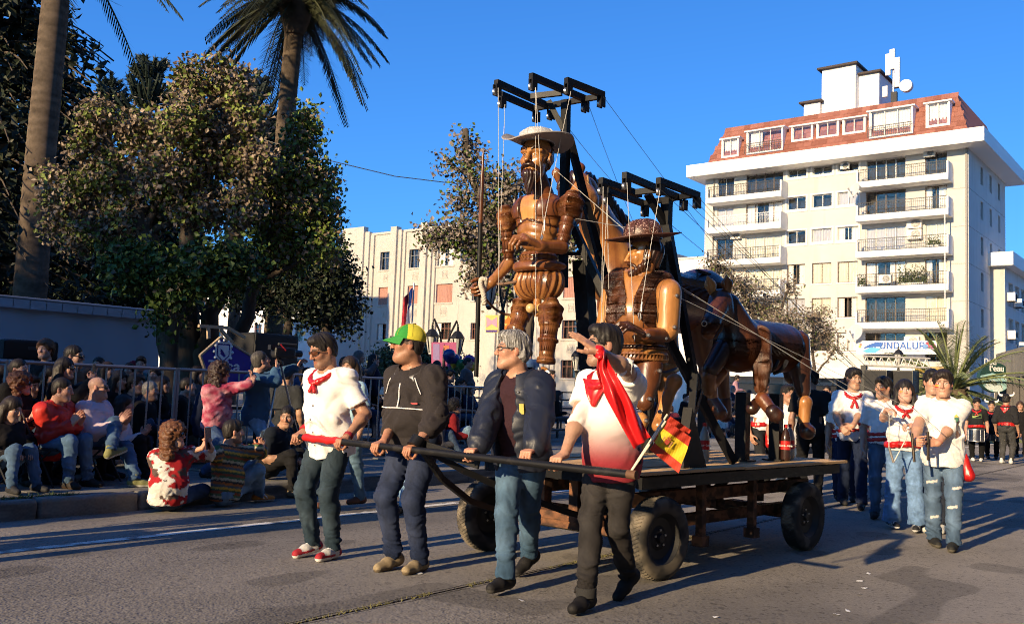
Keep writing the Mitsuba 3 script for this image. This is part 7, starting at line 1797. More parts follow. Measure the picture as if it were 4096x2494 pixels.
# long red scarf tied at his wrist
wv = m4['wr']['l']; sc = [wv + A_([0.0, -0.02, 0.0]), at(1450 * S2, 885 * S2, 5.36), at(1478 * S2, 940 * S2, 5.3), at(1510 * S2, 1000 * S2, 5.3), at(1545 * S2, 1065 * S2, 5.3)]
SV = np.linspace(0, 1, 40)
ctr = np.stack([np.interp(SV, np.linspace(0, 1, 5), A_(sc)[:, i]) for i in range(3)], 1)
for _ in range(6): ctr[1:-1] = (ctr[:-2] + ctr[1:-1] + ctr[2:]) / 3
P = np.zeros((40, 15, 3)); acr = unit(CAM[0] * 0.8 + CAM[1] * 0.5)
for i, t in enumerate(SV):
 wd_ = 0.024 + 0.034 * math.sin(min(t * 1.6, 1) * 1.57)
 for j in range(15):
  u = j / 7.0 - 1
  P[i, j] = ctr[i] + acr * wd_ * u - CAM[2] * (0.02 * math.sin(u * 5 + t * 7) + 0.012 * math.sin(t * 16 + u * 3))
scv = shell(P, 0.004)
add(m4['k'], 'long_scarf', scv, 'vc_satin', smooth=True, color=tint(scv[0], (0.5, 0.012, 0.014), 0.12, 14))
add(m4['k'], 'scarf_knot', carve([E(wv, 0.042), C(wv, wv - CAM[2] * 0.04 - CAM[1] * 0.03, 0.03, 0.018, 0.01)], 0.006, lambda P_: field([E(wv, 0.04), C(wv, wv - CAM[2] * 0.04 - CAM[1] * 0.03, 0.03, 0.018, 0.01)], P_) - 0.014 * (meshkit.fbm(P_ * 50, 2) - 0.5)), mat((0.5, 0.012, 0.014), 0.35, 0, 0.5, 0, 0.5), smooth=True)
# the two paper flags in his back pocket
fk = thing('flag', 'red and yellow striped flag with crest on a white stick, in front of another', 'flag', None)
s0, s1 = at(1520 * S2, 1132 * S2, 5.5), at(1602 * S2, 1012 * S2, 5.5)
add(fk, 'stick', cyl(s0, s1, 0.006, 8), mat((0.62, 0.57, 0.45), 0.6))
def flagmesh(key, q00, q10, q01, q11, first):
 for a, b, c, nm in ((0, 0.25, (0.38, 0.028, 0.012), 'red_stripe'), (0.25, 0.75, (0.6, 0.43, 0.02), 'yellow_stripe'), (0.75, 1.0, (0.5, 0.045, 0.02), 'red_stripe')):
  P = np.zeros((16, 8, 3))
  for i in range(16):
   for j in range(8):
    u, v = i / 15, a + (b - a) * j / 7
    P[i, j] = (q00 * (1 - u) + q10 * u) * (1 - v) + (q01 * (1 - u) + q11 * u) * v - CAM[2] * (0.018 * math.sin(u * 6 + v) + 0.006 * math.sin(u * 17 + v * 9))
  add(key, nm, shell(P, 0.0015), mat(c, 0.75, two=True))
d_ = 5.47
A0, A1, A2, A3 = at(1608 * S2, 1012 * S2, d_), at(1664 * S2, 1052 * S2, d_), at(1562 * S2, 1080 * S2, d_), at(1632 * S2, 1137 * S2, d_)
flagmesh(fk, A0 * 0.98 + A2 * 0.02, A1, A2, A3, True)
cc_ = (A0 * 0.7 + A1 * 0.3) * 0.5 + (A2 * 0.7 + A3 * 0.3) * 0.5 - CAM[2] * 0.022
e1, e2 = unit(A1 - A0), unit(A0 - A2)
CR = mat((0.35, 0.05, 0.03), 0.7)
add(fk, 'crest', poly(shapely.union_all([shapely.Polygon([(-.014, .012), (.014, .012), (.014, -.01), (0, -.024), (-.014, -.01)]), shapely.box(-.012, .016, .012, .026)]), cc_, e1, e2, 0.001), CR)
for sx in (-1, 1): add(fk, 'crest_pillar', poly(shapely.box(sx * 0.026 - 0.0035, -0.022, sx * 0.026 + 0.0035, 0.018), cc_, e1, e2, 0.001), mat((0.45, 0.2, 0.1), 0.7))
fk2 = thing('flag', 'second red and yellow striped flag, partly hidden behind the first', 'flag', None)
add(fk2, 'stick', cyl(s0 + [0.03, 0.02, 0], at(1606 * S2, 996 * S2, 5.56), 0.006, 8), mat((0.62, 0.57, 0.45), 0.6))
o_ = CAM[2] * 0.1
B0 = at(1612 * S2, 1000 * S2, 5.58)
flagmesh(fk2, B0, at(1664 * S2, 1035 * S2, 5.61), B0 + (A2 - A0) * 0.9, at(1664 * S2, 1035 * S2, 5.61) + (A2 - A0) * 0.9, False)
# ------------------------------------------------------------------ the young pullers behind the wagon
WT = (0.78, 0.77, 0.76)
def tocam(px): return math.degrees(AZ) - math.degrees(math.atan((px * S2 - IW / 2) / FPX)) + 180
def ankle(px, py, yaw, s=1.0): return foot(px, py, yaw)
def crest_badge(b, x, z, c1=(0.05, 0.15, 0.1), c2=(0.6, 0.45, 0.1)):
 o = b['surf'](x, z, 0.004)
 n = b['Fc']; ex = -b['Lc'] * -1
 kk = add(b['k'], 'crest', poly(shapely.Polygon([(-.018, .018), (.018, .018), (.018, -.008), (0, -.028), (-.018, -.008)]), o, b['Lc'], b['U'], 0.003), mat(c1, 0.7, two=True))
 add(kk, 'crest_top', poly(shapely.Polygon([(-.02, .021), (.02, .021), (.014, .034), (0, .05), (-.014, .034)]), o, b['Lc'], b['U'], 0.003), mat(c2, 0.7, two=True))
def handle(p, d=(0, 0, 1), L=0.26, lab='dark metal string handle held upright in a puller hand'):
 k_ = thing('control_stick', lab, 'stick', 'puppet control sticks')
 p = A_(p, float); d = unit(d)
 whole(k_, cyl(p - d * L / 2, p + d * L / 2, 0.013, 12), mat((0.07, 0.055, 0.045), 0.4, 0.6), smooth=40)
STR = [(0.5, 0.03, 0.02), (0.6, 0.42, 0.03), (0.5, 0.03, 0.02)]
yb = tocam(2265)
f1, f2 = foot(2292, 1326, yb - 6), foot(2250, 1314, yb + 14)
pb = (f1[0] + f2[0]) / 2
# hands reach for the points seen in the photograph
def handat(px, py, base, fwd_, off, lab=None, d=None, n=None, th=None, curl=0.85):
 return None
def ripped(l, P, c):
 for (x, y, z, w) in ((-0.1, 0.05, -0.28, 0.05), (0.12, 0.05, -0.32, 0.04), (0.08, 0.05, -0.5, 0.045), (-0.07, 0.06, -0.62, 0.045)):
  m_ = (np.abs(l[:, 0] - x) < w) & (np.abs(l[:, 2] - z - 0.2 * (l[:, 0] - x)) < 0.012) & (l[:, 1] > 0); c[m_] = (0.6, 0.58, 0.55)
 return c
D1 = depth(pb)
hr_t, hl_t = at(2197 * S2, 1076 * S2, D1 - 0.36), at(2233 * S2, 1072 * S2, D1 - 0.28)
fb = A_([math.cos(math.radians(yb)), math.sin(math.radians(yb)), 0]); lb = A_([-fb[1], fb[0], 0])
b1 = person('boy in white polo with green striped collar and ripped jeans holding two string handles', (pb[0], pb[1], 0.9), yb, 1.72, (0, 0), 4, (yb - 4, -2, 0),
   {'r': (hr_t - fb * 0.075, fb - lb * -0.3, lb * 0.9 - fb * 0.2, A_([0, 0, 1.0]), 0.85, 0.6), 'l': (hl_t - fb * 0.03 + lb * 0.07, fb * 0.4 - lb * 0.9, -fb, A_([0, 0, 1.0]), 0.85, 0.6)},
   {'l': f1, 'r': f2}, 0.4, lod=0, skin=(0.46, 0.26, 0.18), top=dict(col=WT, sleeve=0.72, hem=-0.13, t=0.02, fold=0.012), legs=dict(col=(0.05, 0.085, 0.14), fade=0.5, flare=0.008, pat=ripped),
   shoes=((0.02, 0.02, 0.018), (0.1, 0.09, 0.07)), hair=('mop', (0.02, 0.014, 0.012)), fringe=0.012, faces=(-1, STR), group='pullers in white tops', seed=11)
collar(b1, (0.02, 0.09, 0.05), 0.1, 0.055, stripe=(0.5, 0.4, 0.06), gap=0.7); crest_badge(b1, 0.1, 0.33)
add(b1['k'], 'red_wrist_thread', lathe([(0.027, -0.003), (0.03, 0), (0.027, 0.003)], 14, b1['wr']['l'] * 0.95 + b1['el']['l'] * 0.05, b1['wr']['l'] - b1['el']['l']), mat((0.5, 0.02, 0.02), 0.5))
m = carve([C(b1['q'](0.17, 0.02, -0.02), b1['q'](0.22, 0.03, -0.2), 0.04, 0.062), C(b1['q'](0.19, -0.03, -0.04), b1['q'](0.2, -0.03, -0.2), 0.03, 0.05, 0.03)], 0.01, lambda P: field([C(b1['q'](0.17, 0.02, -0.02), b1['q'](0.22, 0.03, -0.2), 0.04, 0.062), C(b1['q'](0.19, -0.03, -0.04), b1['q'](0.2, -0.03, -0.2), 0.03, 0.05, 0.03)], P) - 0.02 * (meshkit.fbm(P * A_([30, 30, 9]), 2, 4) - 0.5))
add(b1['k'], 'hanging_sash', m, 'vc_satin', smooth=True, color=tint(m[0], RED_, 0.1, 15))
handle(hr_t + fb * 0.005, (0.05, 0.1, 1)); handle(hl_t + fb * 0.01, (-0.05, 0.0, 1))
yg = tocam(2180)
f1, f2 = foot(2205, 1281, yg - 6), foot(2150, 1272, yg + 22)
pg = (f1[0] + f2[0]) / 2; Dg = depth(pg)
def acid(l, P, c): return c * (0.75 + 0.6 * meshkit.fbm(P * 45, 2, 3)[:, None])
fg = A_([math.cos(math.radians(yg)), math.sin(math.radians(yg)), 0]); lg_ = A_([-fg[1], fg[0], 0])
hr_t, hl_t = at(2140 * S2, 985 * S2, Dg - 0.3), at(2193 * S2, 1022 * S2, Dg - 0.3)
b2 = person('girl with black bob and fringe, red neckerchief and wide light blue jeans', (pg[0], pg[1], 0.87), yg, 1.62, (0, 0), 6, (yg + 6, 6, 0),
   {'r': (hr_t - lg_ * 0.03, lg_ * 0.9 + fg * 0.4, A_([0, 0, -1.0]), fg, 0.6, 0.6), 'l': (hl_t, -lg_ * 0.6 + fg * 0.5, A_([0, 0, -1.0]), fg, 0.7, 0.6)},
   {'l': f1, 'r': f2}, 0.7, True, 0, elbows={'r': A_([0, 0, -1.0]) - lg_ * 0.5}, skin=(0.56, 0.34, 0.26), top=dict(col=WT, sleeve=0.8, hem=-0.02, t=0.016, fold=0.012), legs=dict(col=(0.11, 0.19, 0.33), fade=0.2, flare=0.045, girth=1.1, pat=acid, cut=0.02, rise=0.1),
   shoes=((0.02, 0.02, 0.022), (0.6, 0.6, 0.58), lambda x, y, z, c: np.where((np.abs((x * 1.0 + z * 0.8 - 0.09) % 0.03 - 0.015) < 0.005)[:, None] & ((z > 0.03) & (x > 0.02) & (x < 0.12))[:, None], A_([0.6, 0.6, 0.6]), c), (0.6, 0.6, 0.6)), hair=('bob', (0.014, 0.012, 0.014)), fringe=0.022, faces=(-1, STR[:3]), lipc=(0.45, 0.16, 0.14), group='pullers in white tops', seed=12)
neckerchief(b2, tail=0.05); crest_badge(b2, 0.11, 0.33, (0.08, 0.12, 0.12), (0.6, 0.3, 0.15)); sash(b2, hang=[(0.16, 0.0, 0.03, 0.42, 0.05)], z=0.05, w=0.03)
kh = thing('control_stick', 'bent pale rod and steel handle hanging from the girl hand', 'stick', 'puppet control sticks')
a_, b_, c_, e_ = hr_t + [0, 0, -0.02], at(2139 * S2, 1075 * S2, Dg - 0.34), at(2150 * S2, 1112 * S2, Dg - 0.36), at(2180 * S2, 1055 * S2, Dg - 0.33)
add(kh, 'cord', tube([a_, (a_ + b_) / 2, b_], 0.004, 5), mat((0.6, 0.58, 0.54), 0.6)); add(kh, 'grip', cyl(b_, c_, 0.012, 10), mat((0.35, 0.32, 0.3), 0.4, 0.6)); add(kh, 'rod', tube([c_, e_, hl_t], 0.006, 6), mat((0.45, 0.43, 0.4), 0.4, 0.5))
yc = tocam(2050) - 4
f1, f2 = foot(2072, 1226, yc), foot(2030, 1214, yc + 12)
pc3 = (f1[0] + f2[0]) / 2; Dc = depth(pc3)
fc3 = A_([math.cos(math.radians(yc)), math.sin(math.radians(yc)), 0]); lc3 = A_([-fc3[1], fc3[0], 0])
hm_ = at(2030 * S2, 1027 * S2, Dc - 0.3)
b3 = person('tall boy in white shirt with red neckerchief and red sash, dark jeans', (pc3[0], pc3[1], 0.95), yc, 1.84, (0, 0), 10, (yc + 32, -4, 0),
   {'r': (hm_ - lc3 * 0.03, -A_([0, 0, 0.6]) + lc3 * 0.6 + fc3 * 0.4, -fc3, lc3, 0.8, 0.5), 'l': (hm_ + lc3 * 0.1, -lc3 * 0.9 - A_([0, 0, 0.4]) + fc3 * 0.2, -fc3, A_([0, 0, 1.0]), 0.6, 0.5)},
   {'l': f1, 'r': f2}, 0.15, lod=1, skin=(0.42, 0.25, 0.17), top=dict(col=WT, sleeve=0.85, hem=-0.1, t=0.024, fold=0.016), legs=dict(col=(0.014, 0.022, 0.05), flare=0.01), hair=('mop', (0.012, 0.01, 0.01)), fringe=0.004, group='pullers in white tops', seed=13)
neckerchief(b3, tail=0.1); sash(b3, w=0.075)
def puller(label, px, py, H, yaw=None, hy=None, hpit=0, **kw):
 """standing figure whose head shows at px, py at a depth given by D"""
 D = kw.pop('D'); y = tocam(px) if yaw is None else yaw
 hpz = at(px * S2, py * S2, D); s = H / 1.75
 pel = A_([hpz[0], hpz[1], 0.0]); pz = hpz[2] - 0.675 * s
 gz = kw.pop('gz', 0.0)
 return person(label, (pel[0], pel[1], pz), y, H, head=(y if hy is None else hy, hpit, 0), feet=kw.pop('feet', {'l': (pel + A_([-math.sin(math.radians(y)), math.cos(math.radians(y)), 0]) * 0.1 + [0, 0, gz + 0.088], y - 5, 0), 'r': (pel - A_([-math.sin(math.radians(y)), math.cos(math.radians(y)), 0]) * 0.1 + [0, 0, gz + 0.088], y + 10, 0)}), **kw)
JN = dict(col=(0.02, 0.035, 0.07), fade=0.2); BT = dict(col=(0.012, 0.012, 0.013))
b4 = puller('boy with painted cheek stripes and white shirt standing just behind the girl', 2128, 931, 1.68, D=Dg + 1.0, hy=tocam(2128) - 40, lod=1, top=dict(col=WT, sleeve=0.75, hem=-0.02, t=0.018), legs=dict(col=(0.06, 0.1, 0.16), fade=0.3), hair=('mop', (0.014, 0.012, 0.012)), faces=(1, STR), skin=(0.44, 0.26, 0.18), group='pullers in white tops', seed=14, feet=None)
sash(b4, w=0.07)
b5 = puller('boy with wavy dark hair turned away, white shirt, left of the tall boy', 2037, 938, 1.72, D=Dc + 0.8, hy=tocam(2037) + 110, lod=1, top=dict(col=WT, sleeve=0.75, hem=-0.05, t=0.018), legs=dict(col=(0.015, 0.022, 0.05)), hair=('longcurly', (0.014, 0.011, 0.01)), group='pullers in white tops', seed=15)
sash(b5, w=0.07)
b6 = puller('boy with dark fringe half hidden behind the boy with the green collar', 2243, 918, 1.76, D=D1 + 1.25, hy=tocam(2243) + 10, lod=1, top=dict(col=WT, sleeve=0.75, hem=-0.1, t=0.022), legs=dict(col=(0.02, 0.025, 0.04)), shoes=((0.5, 0.5, 0.48), (0.5, 0.5, 0.48)), hair=('mop', (0.012, 0.01, 0.01)), fringe=0.008, skin=(0.46, 0.27, 0.19), group='pullers in white tops', seed=16)
b8 = puller('young man in white T-shirt with dark badge seen past the donkey hind leg', 1893, 946, 1.76, D=depth(gnd(1893 * S2, 1180 * S2)), yaw=tocam(1893) + 25, hy=tocam(1893) + 38, lod=1, top=dict(col=WT, sleeve=0.8, hem=-0.12, t=0.022), legs=JN, hair=('wavy', (0.014, 0.011, 0.01)), skin=(0.38, 0.21, 0.14), group='pullers in white tops', seed=17)
crest_badge(b8, 0.1, 0.33, (0.02, 0.05, 0.05), (0.3, 0.1, 0.05))
b9 = puller('young man in black T-shirt and black cap seen from behind', 1952, 912, 1.84, D=depth(gnd(1960 * S2, 1195 * S2)), yaw=20, hy=110, lod=1, top=dict(col=(0.014, 0.014, 0.015), sleeve=0.75, hem=-0.1, t=0.026), legs=BT, hair=('buzz', (0.01, 0.01, 0.01)), shoes=((0.015, 0.015, 0.016), (0.5, 0.5, 0.5)), skin=(0.34, 0.19, 0.13), seed=18)
cap(b9, (0.012, 0.012, 0.013), (0.012, 0.012, 0.013), (0.012, 0.012, 0.013), True)
b10 = puller('young man in white shirt with long red sash seen behind the donkey stand', 1833, 925, 1.76, D=depth(gnd(1835 * S2, 1168 * S2)), yaw=tocam(1833) + 40, lod=1, top=dict(col=WT, sleeve=0.8, hem=-0.03, t=0.02), legs=dict(col=(0.02, 0.021, 0.024)), hair=('mop', (0.014, 0.011, 0.01)), group='pullers in white tops', seed=19)
sash(b10, w=0.03, hang=[(0.02, 0.13, 0.02, 0.3, 0.06), (0.08, 0.12, 0.03, 0.42, 0.05)])
# drummers far right
DD = depth(gnd(2347 * S2, 1108 * S2))
d1 = puller('drummer in black shirt with green tick logo and white trainers', 2350, 968, 1.7, D=DD, hy=tocam(2350) + 12, hpit=-18, lod=1, top=dict(col=(0.018, 0.019, 0.02), sleeve=0.75, hem=-0.06, t=0.018), legs=BT, shoes=((0.65, 0.65, 0.65), (0.65, 0.65, 0.65)), hair=('mop', (0.012, 0.01, 0.01)), skin=(0.42, 0.24, 0.17), group='drummers', seed=20)
neckerchief(d1, h=0.012); sash(d1, w=0.03, h=0.014)
o = d1['surf'](0.0, 0.33, 0.006)
add(d1['k'], 'tick_logo', poly(shapely.Polygon([(-.1, .0), (-.085, -.035), (-.05, -.03), (.11, .045), (-.045, -.005), (-.075, -.008)]), o, -d1['Lc'] * -1, d1['U'], 0.003), mat((0.5, 0.62, 0.2), 0.6, two=True))
add(d1['k'], 'logo_frame', poly(shapely.box(-.1, -.05, .11, .05).difference(shapely.box(-.094, -.044, .104, .044)), o, d1['Lc'], d1['U'], 0.002), mat((0.1, 0.2, 0.06), 0.6, two=True))
def drum(c, r, h, label, silver=True):
 k_ = thing('snare_drum', label, 'drum', 'snare drums')
 add(k_, 'shell', lathe([(r * 0.98, -h / 2), (r, -h / 2 + 0.01), (r, h / 2 - 0.01), (r * 0.98, h / 2)], 30, c), mat((0.6, 0.6, 0.62), 0.18, 1.0) if silver else mat((0.03, 0.03, 0.032), 0.3), smooth=30)
 for z in (-1, 1): add(k_, 'hoop', lathe([(r, -0.015), (r * 1.05, -0.012), (r * 1.05, 0.012), (r, 0.015)], 30, A_(c) + [0, 0, z * (h / 2 - 0.01)]), STEEL if silver else BLACK, smooth=30)
 add(k_, 'drumhead', lathe([(0.001, 0), (r * 0.99, 0.002)], 30, A_(c) + [0, 0, h / 2 + 0.001]), WHITE)
 for i in range(8):
  a = i * math.pi / 4; p = A_(c) + [r * 1.03 * math.cos(a), r * 1.03 * math.sin(a), 0]
  add(k_, 'tension_rod', cyl(p - [0, 0, h * 0.45], p + [0, 0, h * 0.45], 0.008, 6), STEEL)
drum(at(2348 * S2, 1046 * S2, DD - 0.45), 0.19, 0.3, 'chrome snare drum hanging in front of the drummer with the tick logo')
d2 = puller('drummer with white horn headband and red neckerchief between two drummers', 2386, 974, 1.64, D=DD + 1.2, hy=tocam(2386) + 5, hpit=-10, lod=2, top=dict(col=(0.02, 0.02, 0.021), sleeve=0.75, hem=-0.06, t=0.018), legs=BT, hair=('short', (0.012, 0.01, 0.01)), group='drummers', seed=21)
neckerchief(d2, h=0.014)
drum(at(2386 * S2, 1052 * S2, DD + 0.75), 0.17, 0.16, 'dark shallow drum carried by the drummer with horns', False)
D3 = depth(gnd(2420 * S2, 1114 * S2))
d3 = puller('drummer seen from behind in black shirt, grey trousers and red sash', 2421, 960, 1.76, D=D3, yaw=tocam(2421) + 165, lod=1, top=dict(col=(0.022, 0.022, 0.024), sleeve=1.1, hem=-0.02, t=0.02), legs=dict(col=(0.05, 0.05, 0.05), fade=0.2), shoes=((0.6, 0.6, 0.58), (0.6, 0.6, 0.58)), hair=('wavy', (0.012, 0.01, 0.01)), group='drummers', seed=22)
neckerchief(d3, h=0.012, back=0.13); sash(d3, w=0.05, h=0.014)
def horns(b, lab):
 k_ = thing('horn_headband', lab, 'headband', 'horn headbands')
 q = b['hq']
 add(k_, 'band', tube([q(0.1 * math.cos(t), -0.01, 0.045 + 0.1 * math.sin(t)) for t in np.linspace(0.1, 3.04, 14)], 0.006, 5), BLACK)
 for sx in (-1, 1): add(k_, 'horn', tube([q(0.08 * sx, -0.01, 0.1), q(0.14 * sx, -0.01, 0.11), q(0.17 * sx, -0.01, 0.15), q(0.165 * sx, -0.01, 0.2)], [0.03, 0.026, 0.018, 0.004], 8), WHITE, smooth=True)
horns(d2, 'white bull horns headband on the shorter drummer in the middle'); horns(d3, 'white bull horns headband on the drummer with his back turned')
d4 = puller('person with white horns half hidden behind the boy with the green collar', 2300, 978, 1.66, D=DD + 0.6, lod=2, top=dict(col=(0.02, 0.02, 0.021), sleeve=0.75, hem=-0.04, t=0.02), legs=BT, group='drummers', seed=23)
horns(d4, 'white bull horns headband next to the short palm trunk')
# ------------------------------------------------------------------ spectators
def seated(label, px, py, Y, seat, yaw, H=1.72, hy=None, hpit=0, feet=None, hands=None, floor=0.165, **kw):
 """sits so that the head shows at px, py on the line Y"""
 hpz = onY(px * S2, py * S2, Y); s = H / 1.75
 a = math.radians(yaw); f = A_([math.cos(a), math.sin(a), 0]); l = A_([-f[1], f[0], 0])
 ln = kw.pop('lean', (6, 0))
 pel = hpz - A_([0, 0, 0.66 * s]) - f * (0.05 + 0.66 * math.sin(math.radians(ln[0]))) * s
 if seat is not None: pel[2] = seat
 if feet is None:
  kz = 0.43 * s
  feet = {sd: (A_([pel[0], pel[1], floor + 0.09]) + f * (kz + 0.02) + l * sg * 0.13, yaw + 8 * sg, 0) for sd, sg in (('l', 1), ('r', -1))}
 if hands is None:
  hands = {sd: (pel + f * 0.34 * s + l * sg * 0.09 + [0, 0, 0.13], f - l * sg * 0.4, (0, 0, -1.0), l * -sg, 0.5, 0.4) for sd, sg in (('l', 1), ('r', -1))}
 elif hands == 'clap':
  c = pel + f * 0.36 * s + A_([0, 0, 0.32 * s])
  hands = {sd: (c + l * sg * (0.055) - [0, 0, 0.03], f * 0.5 + A_([0, 0, 0.7]) - l * sg * 0.15, -l * sg, -f * 0.2 + A_([0, 0, 0.9]), 0.12, 0.2) for sd, sg in (('l', 1), ('r', -1))}
 elif hands == 'phone' or isinstance(hands, tuple):
  c = pel + f * 0.36 * s + A_([0, 0, 0.56 * s]) if hands == 'phone' else pel + A_(hands)
  hands = {sd: (c + l * sg * 0.05 - [0, 0, 0.06], A_([0, 0, 0.9]) - l * sg * 0.35, -l * sg - f * 0.3, -f, 0.5, 0.4) for sd, sg in (('l', 1), ('r', -1))}
 return person(label, pel, yaw, H, ln, head=(yaw if hy is None else hy, hpit, 0), hands=hands, feet=feet, knees=kw.pop('knees', {'l': f + [0, 0, 0.7], 'r': f + [0, 0, 0.7]}), **kw)
def phone(b, label, off=(0, 0, 0), sides='lr', tablet=False, fw=None):
 c = (b['wr']['l'] + b['wr']['r']) / 2 if sides == 'lr' else b['wr'][sides]
 f = b['HR'][1] if fw is None else unit(fw); u = unit(A_([0, 0, 1.0]) - f * f[2]); l = np.cross(u, f)
 k_ = thing('phone' if not tablet else 'tablet', label, 'phone' if not tablet else 'tablet', 'phones held up by spectators' if not tablet else None)
 w, h = (0.037, 0.078) if not tablet else (0.08, 0.11)
 o = c + A_([0, 0, 0.1]) + A_(off, float)
 add(k_, 'case', obox(o, A_([l, f, u]), (w, 0.004, h)), mat((0.02, 0.02, 0.022), 0.4) if not tablet else mat((0.1, 0.02, 0.02), 0.5))
 add(k_, 'screen', obox(o - f * 0.0048, A_([l, f, u]), (w * 0.9, 0.0008, h * 0.94)), mat((0.03, 0.04, 0.06), 0.1, 0, 0.5))
CH = mat((0.02, 0.02, 0.022), 0.5)
def chair(b, label, yaw):
 """folding chair under a seated figure"""
 k_ = thing('folding_chair', label, 'chair', 'folding chairs on the pavement')
 a = math.radians(yaw); f = A_([math.cos(a), math.sin(a), 0]); l = A_([-f[1], f[0], 0]); p = b['pel'] * A_([1, 1, 0])
 ax = A_([f, l, [0, 0, 1.0]])
 add(k_, 'seat', obox(p + f * 0.06 + [0, 0, 0.56], ax, (0.21, 0.21, 0.015)), CH)
 add(k_, 'backrest', obox(p - f * 0.19 + [0, 0, 0.86], ax, (0.012, 0.2, 0.09)), CH)
 for sg in (-1, 1):
  add(k_, 'leg', cyl(p + f * 0.26 + l * sg * 0.19 + [0, 0, 0.165], p - f * 0.19 + l * sg * 0.2 + [0, 0, 0.96], 0.011, 8), CH)
  add(k_, 'leg', cyl(p - f * 0.2 + l * sg * 0.2 + [0, 0, 0.165], p + f * 0.2 + l * sg * 0.2 + [0, 0, 0.55], 0.011, 8), CH)
RJ = (0.52, 0.025, 0.015); PKS = (0.6, 0.47, 0.52)
rm = seated('man in bright red jacket and jeans, clapping on a chair at the kerb', 152, 936, 9.75, None, -70, 1.7, -45, -4, lod=1, fat=0.35, hands='clap', lean=(10, 0), skin=(0.5, 0.27, 0.19), top=dict(col=RJ, sleeve=1.85, hem=-0.1, t=0.03, fold=0.022, mat='vc_nylon', ff=(8, 8, 10)), legs=dict(col=(0.06, 0.11, 0.18), fade=0.35), shoes=((0.02, 0.016, 0.014), (0.05, 0.03, 0.02)), hair=('short', (0.014, 0.011, 0.01)), group='seated spectators by the kerb', seed=31)
collar(rm, RJ, 0.112, 0.07, gap=1.2); collar(rm, (0.6, 0.6, 0.66), 0.092, 0.04, part='shirt_collar'); chair(rm, 'black folding chair under the man in the red jacket', -62)
bm_ = seated('balding man in pale pink shirt and dark sunglasses, clapping on a chair', 238, 935, 9.85, None, -66, 1.7, -38, 4, lod=1, fat=0.7, lean=(-2, 0), hands='clap', skin=(0.5, 0.29, 0.21), top=dict(col=PKS, sleeve=1.8, hem=-0.08, t=0.022, fold=0.016), legs=dict(col=(0.05, 0.09, 0.15), fade=0.3), feet={'l': (onY(325 * S2, 1168 * S2, 9.25) * A_([1, 1, 0]) + [0, 0, 0.255], -35, 0), 'r': (onY(266 * S2, 1082 * S2, 9.35), 5, 18)}, shoes=((0.2, 0.2, 0.08), (0.5, 0.5, 0.45)), hair=None, beard=0.25, mou=0.25, group='seated spectators by the kerb', seed=32)
glasses(bm_); collar(bm_, PKS, 0.1, 0.05); chair(bm_, 'black folding chair under the balding man in pink', -55)
gs = seated('girl with long dark hair in dark top, seated at the far left', 30, 985, 9.55, None, -80, 1.45, -65, -14, lod=1, fem=True, child=True, skin=(0.42, 0.25, 0.18), top=dict(col=(0.014, 0.013, 0.015), sleeve=1.8, hem=-0.08, t=0.02), legs=dict(col=(0.05, 0.09, 0.15), fade=0.3), hair=('long', (0.02, 0.014, 0.012)), group='seated spectators by the kerb', seed=33)
chair(gs, 'black folding chair under the girl at the far left', -58)
cw = seated('woman with long curly auburn hair and sunglasses, clapping behind the girl', 52, 925, 10.15, None, -70, 1.6, -40, 6, lod=1, fem=True, hands='clap', skin=(0.45, 0.26, 0.19), top=dict(col=(0.014, 0.013, 0.014), sleeve=0.7, hem=-0.08, t=0.02), legs=BT, hair=('longcurly', (0.1, 0.04, 0.02)), group='seated spectators by the kerb', seed=34)
glasses(cw)
ww = seated('dark haired woman in white sweater clapping behind the balding man', 302, 975, 10.2, None, -45, 1.56, -30, 0, lod=1, fem=True, hands='clap', skin=(0.45, 0.27, 0.2), top=dict(col=(0.6, 0.58, 0.6), sleeve=1.85, hem=-0.08, t=0.028), legs=BT, hair=('long', (0.016, 0.012, 0.011)), group='seated spectators by the kerb', seed=35)
seated('woman with dark hair just behind the two clapping men', 205, 945, 10.3, None, -50, 1.55, -40, 0, lod=2, fem=True, top=dict(col=(0.02, 0.018, 0.02), sleeve=1.8, hem=-0.08, t=0.02), legs=BT, hair=('long', (0.014, 0.011, 0.01)), group='seated spectators by the kerb', seed=36)
# on the road edge
yk = -40
def maple(l, P, c):
 n = meshkit.fbm(P * A_([7, 7, 9]), 3, 8); n2 = meshkit.fbm(P * A_([9, 9, 12]) + 5, 3, 9)
 c = np.where((n > 0.5)[:, None], A_([0.36, 0.02, 0.025]), A_([0.68, 0.66, 0.62]))
 c = np.where((n2 > 0.62)[:, None], A_([0.1, 0.07, 0.06]), c)
 return c
fw_ = gnd(440 * S2, 1212 * S2)
mw_ = seated('curly haired woman in red and white maple leaf sweater, cross-legged on the road filming', 418, 1032, 8.42, 0.14, -112, 1.64, -55, 6, knees={'l': A_([1.0, 0.1, 0.15]), 'r': A_([-1.0, 0.1, 0.15])}, floor=0.0, lod=1, fem=True, fat=0.6, lean=(4, 0), hands=(0.26, -0.24, 0.56), skin=(0.52, 0.31, 0.22), top=dict(col=(0.6, 0.58, 0.55), sleeve=1.4, hem=-0.06, t=0.03, fold=0.018, pat=maple), legs=dict(col=(0.022, 0.04, 0.08), fade=0.3),
              feet={'l': (fw_ + [-0.12, 0.02, 0.07], 190, 0), 'r': (fw_ + [0.18, -0.02, 0.06], -20, 0)}, shoes=((0.5, 0.45, 0.36), (0.45, 0.4, 0.32)), hair=('longcurly', (0.11, 0.045, 0.02)), lipc=(0.45, 0.12, 0.1), group='spectators sitting on the road edge', seed=37)
glasses(mw_); phone(mw_, 'tablet in a red case held up by the woman in the maple leaf sweater', tablet=True)
